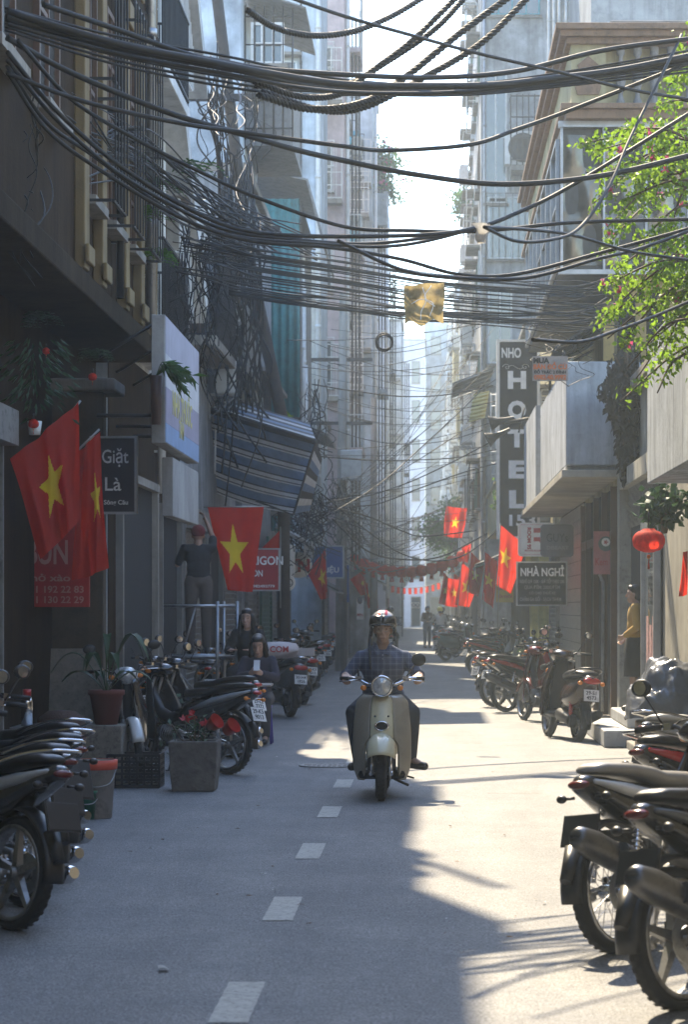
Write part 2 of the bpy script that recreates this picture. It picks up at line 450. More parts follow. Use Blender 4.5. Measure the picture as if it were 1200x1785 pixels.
def balcony(par, pl, u0, u1, z, d, m, rail='bars', h=1., top=None, railm=None):
    b = MB(); pl.bx(b, u0, u1, z - .14, z, -.05, d)
    s = b.build('balcony', m, par, bevel=.01); b = MB(); rm = railm or M_darkmetal
    if rail == 'bars':
        H = h
        pl.bx(b, u0, u1, z + H - .03, z + H, d - .05, d - .01); pl.bx(b, u0, u1, z + .08, z + .11, d - .05, d - .01)
        k = max(3, int((u1 - u0) / .13))
        for i in range(k + 1):
            u = u0 + .012 + (u1 - u0 - .024) * i / k; pl.bx(b, u - .01, u + .01, z, z + H - .03, d - .04, d - .02)
        for u in (u0 + .01, u1 - .03):
            pl.bx(b, u, u + .02, z + H - .03, z + H, 0, d - .05)
            for q in range(1, int(d / .13) + 1): pl.bx(b, u, u + .018, z, z + H - .03, q * .13 - .01, q * .13 + .008)
    elif rail == 'cage':
        H = h
        for zz in [z + .02] + [z + .02 + H * q / 4 for q in range(1, 5)]:
            pl.bx(b, u0, u1, zz - .012, zz + .012, d - .03, d - .006)
            for u in (u0 + .01, u1 - .03): pl.bx(b, u, u + .02, zz - .012, zz + .012, 0, d - .03)
        k = max(3, int((u1 - u0) / .14))
        for i in range(k + 1):
            u = u0 + .012 + (u1 - u0 - .024) * i / k; pl.bx(b, u - .008, u + .008, z, z + H + .02, d - .006, d + .008)
        for u in (u0 + .002, u1 - .02):
            for q in range(1, int(d / .14) + 1): pl.bx(b, u, u + .016, z, z + H + .02, q * .14 - .008, q * .14 + .008)
    else:
        pl.bx(b, u0, u1, z, z + h, d - .1, d); pl.bx(b, u0, u0 + .1, z, z + h, 0, d - .1); pl.bx(b, u1 - .1, u1, z, z + h, 0, d - .1)
        pl.bx(b, u0 - .03, u1 + .03, z + h, z + h + .06, d - .13, d + .04)
        rm = m
    b.build('railing' if rail != 'wall' else 'parapet', rm, s); return s
def shutter(par, pl, u0, u1, z0, z1, m=None, name='roller_shutter', n=.0):
    b = MB(); z = z0; st = .09
    while z < z1 - .01:
        z2 = min(z + st, z1)
        b.add([pl.p(u0, z, n + .02), pl.p(u1, z, n + .02), pl.p(u1, z2 - .012, n + .045), pl.p(u0, z2 - .012, n + .045), pl.p(u1, z2, n + .02), pl.p(u0, z2, n + .02)],
              [(0, 1, 2, 3), (3, 2, 4, 5)]); z = z2
    pl.bx(b, u0 - .06, u0, z0, z1 + .1, n - .02, n + .07); pl.bx(b, u1, u1 + .06, z0, z1 + .1, n - .02, n + .07); pl.bx(b, u0, u1, z1, z1 + .28, n - .02, n + .2)
    return b.build(name, m or M_shut, par)
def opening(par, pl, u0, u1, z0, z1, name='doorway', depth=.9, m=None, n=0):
    "flat near-black panel standing proud of the wall, painting the shade of an interior"
    b = MB(); pl.bx(b, u0, u1, z0, z1, n - .02, n + .012); o = b.build(name, m or M_dark, par)  # dark front panel in place of a shaded interior
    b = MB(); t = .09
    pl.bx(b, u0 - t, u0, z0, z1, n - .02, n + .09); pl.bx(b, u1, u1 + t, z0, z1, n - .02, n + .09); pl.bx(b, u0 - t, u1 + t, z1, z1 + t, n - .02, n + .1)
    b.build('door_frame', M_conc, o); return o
# air conditioning unit, faces -Y in its own frame, back at y=0
AC0 = None; ACN = {}; ACK = {}
def aircon(pl, u, z, n=.02, label='', grp='air conditioner units on the house fronts', s=1.):
    global AC0
    p = pl.p(u, z, n)
    if label.startswith('air conditioner on'):
        k = ACN.get(label, 0); ACN[label] = k + 1; fl = max(1, round((z - 3.5) / 3.05) + 1); bse = label
        key = (bse, fl); j = ACK.get(key, 0); ACK[key] = j + 1
        label = ('air conditioner, storey %d above the shops, %s, on ' % (fl, ('nearest the camera', 'second along', 'third along', 'fourth along', 'fifth along', 'sixth along', 'seventh along', 'eighth along')[min(j, 7)])) + bse[len('air conditioner on '):].replace('the ', '')
        label = ' '.join(label.split()[:16])
    if AC0 is None:
        r = thing('air_conditioner', label, 'air conditioner', p, pl.rz(), grp); AC0 = r
        b = MB(); b.bx(-.4, .4, -.42, -.12, 0, .56); b.build('casing', M_white, r, bevel=.015)
        b = MB(); M = Matrix.Translation((-.1, -.425, .28)) @ Euler((PI / 2, 0, 0)).to_matrix().to_4x4()
        b.lathe([(0, .0), (.05, .012), (.055, .0), (.2, 0), (.235, .02), (.25, .0)], M, 24); b.build('fan_grille', M_darkmetal, r)
        b = MB()
        for x in (-.3, .3): b.bx(x - .02, x + .02, -.46, 0, -.04, 0); b.bx(x - .018, x + .018, -.03, 0, -.4, -.04); b.tube([(x, -.02, -.38), (x, -.42, -.04)], .014, 5)
        b.build('bracket', M_metal, r)
        b = MB(); b.tube(smooth_path([(.38, -.2, .1), (.48, -.14, .05), (.5, -.05, -.2), (.47, -.03, -1.2)], 4), .016, 5); b.build('refrigerant_pipe', M_white, r)
        r.scale = (s,) * 3; return r
    return dup(AC0, p, pl.rz(), label, grp, s)
def house(name, label, x0, x1, y0, y1, h, m, cat='house', z0=-.3):
    r = thing(name, label, cat, ((x0 + x1) / 2, (y0 + y1) / 2, 0))
    class P: pass
    o = P(); o.r = r; c = Vector(((x0 + x1) / 2, (y0 + y1) / 2, 0)); o.c = c
    b = MB(); b.bx(x0 - c.x, x1 - c.x, y0 - c.y, y1 - c.y, z0, h); o.wall = b.build('wall', m, r)
    b = MB(); b.bx(x0 - c.x - .12, x1 - c.x + .12, y0 - c.y - .0, y1 - c.y + .0, h + .002, h + .16); b.build('roof', M_conc, r, bevel=.02)
    return o
def pls(o, kind, c):    # facade plane in the local frame of house o
    return Pl(kind, c - (o.c.x if kind != 'C' else o.c.y))
class LP(Pl):
    "facade plane whose u runs in world coordinates but whose parts live in the house's frame"
    def __init__(s, o, k, c): s.k = k; s.c = c; s.o = o.c
    def p(s, u, z, n): return Pl.p(s, u, z, n) - s.o

def floors(o, pl, wpl, u0, u1, z0, z1, fh=3.1, kind='mix', ac=.5, acname='', seed=0, wm=None, bd=1.):
    "storeys of windows, balconies and air conditioners on a street front"
    q = random.Random(seed); z = z0; k = 0
    while z + 2.4 < z1:
        wdt = u1 - u0; nw = max(1, int(wdt / 2.6))
        for i in range(nw):
            a = u0 + wdt * (i + .22) / nw; c = u0 + wdt * (i + .78) / nw
            t = q.random()
            m = wm or q.choice((M_alu, M_brown, M_green, M_white))
            if t < .5 or kind == 'windows': window(o.r, pl, a, c, z + .9, z + 2.2, m, 2, 2, bars=q.random() < .5, hood=q.random() < .6)
            else:
                window(o.r, pl, a, c, z + .1, z + 2.25, m, 2, 3, sill=False, n=.0)
                balcony(o.r, pl, a - .3, c + .3, z, (.55 + q.random() * .4) * bd, o.wall.data.materials[0], q.choice(('bars', 'cage', 'wall', 'cage')), q.choice((1., 1., 2.1)), railm=q.choice((M_white, M_white, M_metal)))
            if q.random() < ac: aircon(wpl, q.uniform(a, c), z + q.uniform(.1, .4), q.uniform(.02, .5) * 0 + .02, acname)
        z += fh; k += 1
def pipe(o, pl, u, z0, z1, n=.08, r=.05, m=None, name='drain_pipe', lab=None):
    b = MB(); b.tube([pl.p(u, z0, n), pl.p(u, z1, n)], r, 8)
    z = z0 + 1
    while z < z1: b.tube([pl.p(u, z, n), pl.p(u, z + .08, n)], r * 1.25, 8); z += 1.9
    for zz in (z0 + .5, (z0 + z1) / 2, z1 - .4): pl.bx(b, u - .01, u + .01, zz, zz + .03, -.01, n)
    return b.build(name, m or M_white, o.r)

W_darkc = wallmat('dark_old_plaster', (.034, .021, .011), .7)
W_ochre = wallmat('ochre_plaster', (.34, .27, .13), .7)
W_white = wallmat('white_plaster', (.55, .56, .56), .45)
W_grey = wallmat('grey_render', (.27, .28, .29), .65, dirt=.45)
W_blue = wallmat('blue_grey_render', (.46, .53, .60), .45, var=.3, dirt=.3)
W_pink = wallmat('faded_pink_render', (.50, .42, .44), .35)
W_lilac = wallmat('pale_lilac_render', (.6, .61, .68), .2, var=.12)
W_cream = wallmat('cream_yellow_plaster', (.46, .40, .23), .6)
W_mottle = wallmat('mottled_grey_plaster', (.42, .44, .46), .8, var=.4, dirt=.55)
W_tile = wallmat('beige_wall', (.33, .31, .26), .4)

# ---- unseen houses beside and behind the camera, added to hold sky light down
o = house('house', 'tall grey house left of the camera, nearest on its side', -13, -3.5, -18, 3, 16.5, W_grey); pl = LP(o, 'L', -3.5); floors(o, pl, Pl('L', -3.5), -17, 2, 3.4, 13, ac=0, seed=1)
o = house('house', 'ochre house left of the camera before the dark concrete house', -13, -3.55, 3.02, 13.5, 13.2, W_ochre); pl = LP(o, 'L', -3.55); floors(o, pl, Pl('L', -3.55), 3.5, 13, 3.4, 13, ac=0, seed=2)
o = house('house', 'tall white house right of the camera', 2.8, 12, -18, 8, 14.5, W_white); pl = LP(o, 'R', 2.8); floors(o, pl, Pl('R', 2.8), -17, 7.5, 3.4, 10, ac=0, seed=3)

o = house('house', 'dark house closing the street behind the camera', -6, 6, -21.8, -18.2, 16, W_darkc); pl = Pl('C', 0)  # added out of view to keep sky light from filling the street
b = MB(); b.bx(-1, 1, 1.76, 1.82, 0, 2.4); b.build('door', M_brown, o.r)
# ---- LEFT side --------------------------------------------------------------
# dark concrete house with overhanging upper floors
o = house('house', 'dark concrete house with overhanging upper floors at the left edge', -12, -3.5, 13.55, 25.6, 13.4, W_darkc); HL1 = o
c = o.c
b = MB(); b.bx(-3.52 - c.x, -2.88 - c.x, 13.6 - c.y, 22.1 - c.y, 4.35, 12.6); b.bx(-3.52 - c.x, -2.88 - c.x, 23.15 - c.y, 25.3 - c.y, 4.35, 11.6); b.bx(-3.52 - c.x, -2.88 - c.x, 22.1 - c.y, 23.15 - c.y, 4.35, 13.45)  # unseen roofline steps shaped to cast the shadow edge on the road
b.build('upper_bay', W_darkc, o.r, bevel=.02)
b = MB(); b.bx(-3.5 - c.x, -2.8 - c.x, 13.6 - c.y, 25.4 - c.y, 4.15, 4.347); b.bx(-2.879 - c.x, -2.8 - c.x, 13.6 - c.y, 25.4 - c.y, 7.3, 7.5); b.build('floor_edge', wallmat('dark_concrete', (.036, .025, .015), .7), o.r, bevel=.015)  # floor edges in a darker concrete tone
pl = LP(o, 'L', -2.88)
b = MB()
for u in (19.9, 21.0, 22.6, 23.8, 24.9): pl.bx(b, u - .13, u + .13, 4.36, 7.28, 0, .09); pl.bx(b, u - .13, u + .13, 7.52, 11.5, 0, .09); pl.bx(b, u - .17, u + .17, 6.98, 7.2, .09, .13); pl.bx(b, u - .17, u + .17, 4.4, 4.55, .09, .13)
b.build('pilaster', mat('ochre_pilaster', (.17, .12, .05), .8, streak=.6, bump=.3), o.r, bevel=.012)
BARP[0] = 1.
for u in (20.45, 21.8, 23.2): window(o.r, pl, u - .35, u + .35, 5.0, 6.9, M_brown, 2, 4, bars=True); window(o.r, pl, u - .35, u + .35, 8.0, 10., M_brown, 2, 4, bars=True)
BARP[0] = .25
for u in (16.2, 18.2): window(o.r, pl, u - .5, u + .5, 5.3, 6.7, M_brown, 2, 2, bars=False)
pl = LP(o, 'L', -3.5)
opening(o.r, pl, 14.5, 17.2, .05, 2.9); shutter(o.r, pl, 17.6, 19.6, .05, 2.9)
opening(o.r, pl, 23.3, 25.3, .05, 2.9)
pipe(o, LP(o, 'L', -2.88), 24.35, 4.4, 13, .1, .05, M_metal); pipe(o, LP(o, 'L', -2.88), 22.1, 4.4, 13, .08, .035, M_darkmetal)
# small lean-to roof and mossy wall below it, facing the camera (behind the flags)
b = MB(); c = o.c
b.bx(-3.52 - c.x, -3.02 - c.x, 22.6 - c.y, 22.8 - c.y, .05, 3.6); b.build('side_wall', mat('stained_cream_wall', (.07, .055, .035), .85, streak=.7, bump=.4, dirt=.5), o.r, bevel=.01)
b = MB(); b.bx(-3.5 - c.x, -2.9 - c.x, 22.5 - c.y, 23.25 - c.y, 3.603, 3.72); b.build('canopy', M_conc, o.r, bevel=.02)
# white house with raking parapets
o = house('house', 'white fronted house between the dark concrete house and the caged balconies', -12, -3.38, 25.62, 33, 12.7, W_white); pl = LP(o, 'L', -3.38); c = o.c
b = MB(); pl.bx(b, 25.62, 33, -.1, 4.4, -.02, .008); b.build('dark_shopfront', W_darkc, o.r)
for z in (4.6, 7.6, 10.4):
    balcony(o.r, pl, 26.6, 29.4, z, .5, W_white, 'bars', 1.05)
    window(o.r, pl, 27.0, 29.0, z + .1, z + 2.2, M_green, 3, 3, sill=False); window(o.r, pl, 30.2, 31.8, z + .8, z + 2., M_brown, 2, 2, bars=True, hood=True)
b = MB()
for z in (5.9, 8.9): b.add([pl.p(29.6, z + 1.6, .0), pl.p(29.6, z + 1.9, 0), pl.p(32.6, z - .2, 0), pl.p(32.6, z - .5, 0), pl.p(29.6, z + 1.6, .42), pl.p(29.6, z + 1.9, .42), pl.p(32.6, z - .2, .42), pl.p(32.6, z - .5, .42)], [(0, 1, 2, 3), (7, 6, 5, 4), (0, 4, 5, 1), (1, 5, 6, 2), (2, 6, 7, 3), (3, 7, 4, 0)])
b.build('raking_parapet', W_white, o.r)
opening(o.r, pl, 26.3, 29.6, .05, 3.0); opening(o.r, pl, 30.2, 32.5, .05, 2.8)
pipe(o, pl, 29.9, 3, 12, .1, .05)
# brown house with cages
o = house('house', 'low dark house with rusty caged balconies behind the cable post', -12, -3.42, 33.02, 43, 7.5, W_grey); pl = LP(o, 'L', -3.42); wp = Pl('L', -3.42)
for z in (5.4,):
    balcony(o.r, pl, 34.0, 37.4, z, .45, M_conc, 'cage', 1.6); balcony(o.r, pl, 38.6, 42.2, z + .1, .5, M_conc, 'cage', 1.6, railm=M_metal)
    window(o.r, pl, 34.5, 36.8, z + .1, z + 1.7, M_brown, 3, 2, sill=False); window(o.r, pl, 39.2, 41.6, z + .2, z + 1.8, M_alu, 3, 2, sill=False)
shutter(o.r, pl, 33.6, 36.4, .05, 2.7); opening(o.r, pl, 37.2, 39.4, .05, 2.7); shutter(o.r, pl, 40, 42.6, .05, 2.7)
for i, (u, z) in enumerate(((37.9, 4.9), (38.1, 6.1), (42.5, 5.2), (33.6, 6.6))): aircon(wp, u, z, .02, ['dusty air conditioner unit between the rusty cages on the left, lower one', 'dusty air conditioner unit between the rusty cages on the left, upper one', 'air conditioner at the far end of the low caged house', 'air conditioner high on the near end of the low caged house'][i])
# grey house with sheet metal cabin
o = house('house', 'grey concrete house with a barred metal cabin hung high on its front', -12, -3.3, 43.02, 51, 9.3, W_grey); pl = LP(o, 'L', -3.3); wp = Pl('L', -3.3); b = MB(); b.bx(-9 - o.c.x, -3.32 - o.c.x, 43.1 - o.c.y, 47.1 - o.c.y, 9.47, 12.6); b.build('upper_room', W_blue, o.r, bevel=.02); floors(o, pl, wp, 43.4, 50.6, 3.6, 9, ac=.5, acname='air conditioner on the grey concrete house left of the street', seed=9)
shutter(o.r, pl, 43.6, 46.4, .05, 2.7, M_shut); shutter(o.r, pl, 47.2, 50.2, .05, 2.7, M_green)
c = o.c
for (y0, z0, z1, d) in ((43.8, 9.9, 12.2, .85),):
    b = MB(); x0 = -3.3 - c.x; b.bx(x0, x0 + d, y0 - c.y, y0 + 3.2 - c.y, z0, z0 + .12); b.bx(x0 + .02, x0 + d - .03, y0 + .02 - c.y, y0 + 3.15 - c.y, z0 + .12, z0 + 1.5)
    b.build('metal_cabin', M_greysheet, o.r)
    b = MB()
    for q in range(6): b.tube([(x0 + d * q / 5, y0 - .05 - c.y, z0 + .1), (x0 + d * q / 5, y0 - .05 - c.y, z1 + .2)], .018, 5)
    for q in range(5): zz = z0 + .3 + q * .5; b.tube([(x0, y0 - .05 - c.y, zz), (x0 + d, y0 - .05 - c.y, zz)], .016, 5)
    b.build('cabin_bars', M_darkmetal, o.r)
    window(o.r, LP(o, 'C', y0 + .02), -3.2, -2.6, z0 + 1.45, z0 + 2.2, M_white, 3, 2, n=.03)
    b = MB(); b.add([(x0 - .1, y0 - .3 - c.y, z1 + .5), (x0 + d + .25, y0 - .3 - c.y, z1 + .1), (x0 + d + .25, y0 + 3.4 - c.y, z1 + .1), (x0 - .1, y0 + 3.4 - c.y, z1 + .5)], [(0, 1, 2, 3)]); b.build('cabin_roof', M_greysheet, o.r, solid=.03)
# teal corrugated house
o = house('house', 'house clad in teal corrugated sheet with a sloping grey roof', -12, -3.45, 51.02, 60, 7.2, W_grey); pl = LP(o, 'L', -3.45); c = o.c
def corrug(x0, x1, y, z0, z1, par, m, name, step=.16):
    b = MB(); k = int((x1 - x0) / step); 
    b.grid(lambda u, v: Vector((x0 + (x1 - x0) * u, y + .03 * math.sin(u * k * 2 * PI), z0 + (z1 - z0) * v)), k * 6, 1); b.build(name, m, par, solid=.004)
corrug(-3.9 - c.x, -2.72 - c.x, 51.3 - c.y, 5.6, 10.2, o.r, M_teal, 'corrugated_wall')
corrug(-4.1 - c.x, -2.85 - c.x, 50.96 - c.y, 3.2, 5.1, o.r, M_teal, 'corrugated_wall')
b = MB(); b.bx(-3.9 - c.x, -2.7 - c.x, 51.35 - c.y, 56 - c.y, 5.45, 10.15); b.build('upper_room', M_greysheet, o.r)
b = MB(); b.add([(-4.3 - c.x, 51. - c.y, 10.95), (-2.55 - c.x, 51. - c.y, 10.55), (-2.2 - c.x, 51. - c.y, 9.2), (-2.2 - c.x, 56.2 - c.y, 9.2), (-2.55 - c.x, 56.2 - c.y, 10.55), (-4.3 - c.x, 56.2 - c.y, 10.95)], [(0, 1, 4, 5), (1, 2, 3, 4)]); b.build('sloping_roof', M_greysheet, o.r, solid=.05)
b = MB(); b.add([(-3.9 - c.x, 50.9 - c.y, 5.75), (-2.1 - c.x, 50.9 - c.y, 5.2), (-2.1 - c.x, 55 - c.y, 5.2), (-3.9 - c.x, 55 - c.y, 5.75)], [(0, 1, 2, 3)]); b.build('lower_canopy', M_greysheet, o.r, solid=.05)
shutter(o.r, pl, 51.5, 54.5, .05, 2.7); opening(o.r, pl, 55.2, 59.4, .05, 2.8)
for u in (52.0, 52.5, 53.3, 53.9): pipe(o, LP(o, 'L', -3.0), u, 4.2 - (u - 52) * .5, 9.5 - (u - 52) * 2., .3, .05, M_white)
window(o.r, LP(o, 'C', 51.02), -3.4, -2.95, 3.6, 4.7, M_blackp, 1, 2, n=.1)
aircon(Pl('L', -3.45), 57.2, 6.2, .02, 'air conditioner under the lower canopy of the teal corrugated house')
# tall blue-grey slab
o = house('apartment_block', 'tall blue grey block with a blank stained side wall towards the camera', -11, -2.75, 62, 66, 24, W_blue, 'building'); pl = LP(o, 'L', -2.75); c = o.c
pipe(o, LP(o, 'C', 62), -2.82, 2, 23, .07, .06, M_white); pipe(o, LP(o, 'C', 62), -3.25, 3, 23, .06, .025, M_darkmetal)
b = MB(); b.bx(-3.05 - c.x, -2.745 - c.x, 61.95 - c.y, 62.0 - c.y, 3.2, 10.2); b.build('tiled_strip', mat('cream_tiles', (.5, .48, .42), .4, dirt=.3), o.r)
shutter(o.r, pl, 62.6, 65.4, .05, 2.7)
balcony(o.r, LP(o, 'C', 62), -3.4, -2.8, 5.3, .5, M_conc, 'cage', 1.2)
for z_ in (11.2, 14.4): window(o.r, LP(o, 'C', 62), -3.75, -3.35, z_, z_ + 1.1, M_alu, 2, 2, hood=True)
# narrow link house behind the slab: pink top with ladder-like balconies
specs = [('house', 'low house with a flat roof right behind the tall blue grey block', -11, -3.0, 66.02, 72, 6.8, W_cream, 41),
         ('apartment_block', 'tall narrow block with a faded pink top and stacks of caged balconies', -11, -2.5, 72.02, 77, 21.3, W_pink, 21),
         ('house', 'low pale house between the pink topped block and the cyan awning block', -11, -2.9, 77.02, 86, 7.5, W_white, 42),
         ('apartment_block', 'tall block with cyan awnings and a shrub on its roof edge', -11, -1.98, 86.02, 91, 20.0, W_blue, 22),
         ('house', 'low grey house beyond the cyan awning block', -11, -2.7, 91.02, 104, 7.0, W_grey, 43),
         ('apartment_block', 'plain pale lilac block left of the sky gap', -11, -1.85, 104.02, 110, 18.6, W_lilac, 23),
         ('house', 'low white house beyond the pale lilac block', -11, -2.4, 110.02, 128, 7.0, W_white, 44),
         ('apartment_block', 'narrow pale block beyond the lilac one with its roof below the coil', -11, -1.45, 128.02, 134, 16.6, W_white, 24),
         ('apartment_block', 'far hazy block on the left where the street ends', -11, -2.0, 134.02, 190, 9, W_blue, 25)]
HS = []
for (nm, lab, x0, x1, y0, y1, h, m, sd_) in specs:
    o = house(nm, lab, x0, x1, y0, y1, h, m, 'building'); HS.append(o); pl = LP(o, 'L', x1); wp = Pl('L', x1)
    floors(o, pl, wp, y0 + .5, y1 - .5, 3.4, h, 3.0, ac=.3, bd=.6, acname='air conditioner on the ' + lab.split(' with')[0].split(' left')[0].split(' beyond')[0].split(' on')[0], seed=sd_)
    y = y0 + .6
    while y + 2.8 < y1: (shutter if rnd.random() < .6 else opening)(o.r, pl, y, y + 2.4, .05, 2.7); y += 3.1
    pipe(o, pl, y0 + .2, 2, h - .5, .1, .055)
    if h > 15:      # camera side of the jutting block: windows and caged balconies in a stack
        cp = LP(o, 'C', y0)
        zz = 7.6
        while zz + 2.6 < h:
            window(o.r, cp, x1 - .95, x1 - .35, zz + .5, zz + 1.9, M_alu, 2, 2, bars=rnd.random() < .5)
            if sd_ != 23 and rnd.random() < .6: balcony(o.r, cp, x1 - 1.15, x1 - .05, zz + .2, .55, M_conc, 'cage', 1.5, railm=M_white)
            zz += 2.9
    if h > 15:
        b = MB()
        for q in range(3): b.tube([pl.p(y0 + 1.2 + q * .25, 3, .2 + q * .1), pl.p(y0 + 1.2 + q * .25, h - 2, .2 + q * .1)], .03, 5)
        b.build('cable_riser', M_cable, o.r)
# cyan awnings
for i, (px0, px1, py0, py1, Y, lab) in enumerate(((583, 628, 228, 258, 85.8, 'bright cyan awning over a caged balcony, highest on the left'), (596, 624, 402, 432, 85.8, 'small cyan tarpaulin at a window below the bright cyan awning'))):
    p = at(px0, py0, Y - .1); q = at(px1, py1, Y - .1); b = MB()
    b.grid(lambda u, v: Vector((p.x + (q.x - p.x) * u, p.y - .8 * v + .04 * math.sin(u * 20), p.z + (q.z - p.z) * v)), 16, 3)
    tag(b.build('window_awning', M_cyan, solid=.02), lab, 'awning')
for i, (z, ex) in enumerate(((15.6, .9), (12.3, .8), (9.4, .7))):
    pl = LP(HS[3], 'C', 86.02); 
    balcony(HS[3].r, pl, -2.9, -2.5 + ex - .5, z - .2, .9, M_conc, 'cage', 1.7, railm=M_white)
    window(HS[3].r, pl, -2.9, -2.3, z, z + 1.5, M_alu, 2, 2)

# ---- RIGHT side -------------------------------------------------------------
# single storey house whose terrace carries the climbing plant
o = house('house', 'low house at the right edge whose terrace carries the climbing plant', 2.62, 12, 8.02, 31.9, 4.3, W_tile); HR1 = o; pl = LP(o, 'R', 2.62); c = o.c
# canopy panel over the street
b = MB(); b.bx(2.02 - c.x, 2.1 - c.x, 14 - c.y, 22.5 - c.y, 2.74, 4.05); b.bx(2.1 - c.x, 2.62 - c.x, 14 - c.y, 22.5 - c.y, 2.745, 2.84); b.build('fascia', mat('pale_blue_fascia', (.42, .46, .5), .6, dirt=.3, streak=.3, rough=.7) if False else wallmat('pale_blue_fascia', (.42, .46, .5), .8, dirt=.45), o.r, bevel=.01)
opening(o.r, pl, 19.5, 23.4, .05, 2.6)
# glass door bay of the shop where the woman stands
M_clear = mat('door_glass', (.5, .55, .56), .04, transm=.85, var=.02, dirt=.0)
b = MB(); pl.bx(b, 27.2, 31.4, .2, 3.1, .0, .012); b.build('shop_shade_panel', M_dark, o.r)  # flat dark panel painting the shade inside the shop
b = MB()
pl.bx(b, 31.45, 31.8, .1, 3.3, .0, .16); pl.bx(b, 27.0, 31.44, 3.12, 3.35, 0, .16)
b.build('door_post', mat('pale_painted_post', (.36, .35, .3), .6, dirt=.4, streak=.4), o.r, bevel=.008)
b = MB()
for q in range(6): z = 2.62 + q * .085; b.add([pl.p(27.4, z, .02), pl.p(31.4, z, .02), pl.p(31.4, z + .08, .06), pl.p(27.4, z + .08, .06)], [(0, 1, 2, 3)])
b.build('louvre', M_shut, o.r)
b = MB(); pl.bx(b, 28.9, 28.97, .2, 2.6, .02, .1); pl.bx(b, 27.3, 27.37, .2, 2.6, .02, .1); pl.bx(b, 27.37, 28.9, 2.53, 2.6, .03, .09); pl.bx(b, 27.37, 28.9, .2, .3, .03, .09); dr = b.build('glass_door', M_alu, o.r)
b = MB(); pl.bx(b, 27.37, 28.9, .3, 2.53, .05, .058); b.build('pane', M_clear, dr)
b = MB()
for q in range(3): pl.bx(b, 27.6 + q * .38, 27.9 + q * .38, .7 + (q % 2) * .15, 1.5 - (q % 2) * .1, .0585, .0605)
b.build('stuck_poster', mat('faded_pink_poster', (.4, .2, .2), .7, dirt=.6, var=.5, scale=12, dirtcol=(.5, .45, .4)), dr)
# ornate yellow house
o = house('house', 'ornate yellow house with balusters, deep loggia and white balcony box', 2.5, 12, 32, 46, 9.15, W_cream); HR2 = o; pl = LP(o, 'R', 2.5); c = o.c; cp = LP(o, 'C', 32)
# white balcony box
b = MB()
b.bx(1.8 - c.x, 2.5 - c.x, 32 - c.y, 39.2 - c.y, 3.40, 3.46)
b.bx(1.8 - c.x, 3.1 - c.x, 31.9 - c.y, 32.02 - c.y, 3.46, 4.82); b.bx(1.8 - c.x, 1.9 - c.x, 32.02 - c.y, 39.2 - c.y, 3.46, 4.82); b.bx(1.9 - c.x, 2.5 - c.x, 39.1 - c.y, 39.2 - c.y, 3.46, 4.82)
b.build('balcony_box', wallmat('whitewashed_balcony', (.46, .49, .52), .75, dirt=.45), o.r, bevel=.015)
b = MB(); b.bx(1.74 - c.x, 3.1 - c.x, 31.84 - c.y, 46 - c.y, 3.30, 3.40); b.build('balcony_floor', wallmat('balcony_soffit', (.42, .38, .31), .3), o.r, bevel=.01)
b = MB(); b.bx(1.8 - c.x, 1.88 - c.x, 41 - c.y, 46 - c.y, 3.40, 5.0); b.bx(1.88 - c.x, 2.5 - c.x, 45.9 - c.y, 46 - c.y, 3.4, 5.0); b.build('far_parapet', MATS['whitewashed_balcony'], o.r)
# sheet metal lean-to over the balcony edge
b = MB(); b.add([(1.72 - c.x, 33 - c.y, 5.12), (1.72 - c.x, 37 - c.y, 5.12), (2.5 - c.x, 37 - c.y, 5.6), (2.5 - c.x, 33 - c.y, 5.6)], [(0, 1, 2, 3)]); b.build('lean_to', M_greysheet, o.r, solid=.03)
b = MB()
for y in (33.1, 35, 36.9): b.bx(1.82 - c.x, 1.86 - c.x, y - c.y, y + .04 - c.y, 4.8, 5.09); b.tube([(1.75 - c.x, y - c.y, 5.08), (2.5 - c.x, y - c.y, 5.5)], .02, 5)
b.build('lean_to_frame', M_darkmetal, o.r)
# loggia: flat dark panel painting the shade of the room behind the arches
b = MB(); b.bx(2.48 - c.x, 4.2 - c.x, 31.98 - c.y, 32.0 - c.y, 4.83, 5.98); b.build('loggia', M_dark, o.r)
b = MB()
for x in (2.36, 2.78, 3.2, 3.62):
    b.bx(x - .07 - c.x, x + .07 - c.x, 31.9 - c.y, 31.97 - c.y, 4.83, 5.6)
    for q in range(8):
        t0 = PI * q / 8; t1 = PI * (q + 1) / 8; cx = x + .21 - c.x
        b.add([(cx - .14 * math.cos(t0), 31.92 - c.y, 5.6 + .14 * math.sin(t0)), (cx - .14 * math.cos(t1), 31.92 - c.y, 5.6 + .14 * math.sin(t1)), (cx - .21 * math.cos(t1), 31.92 - c.y, 5.6 + .36), (cx - .21 * math.cos(t0), 31.92 - c.y, 5.6 + .36)], [(0, 1, 2, 3)])
b.build('arch', mat('ochre_arch', (.34, .24, .08), .7, dirt=.4), o.r)
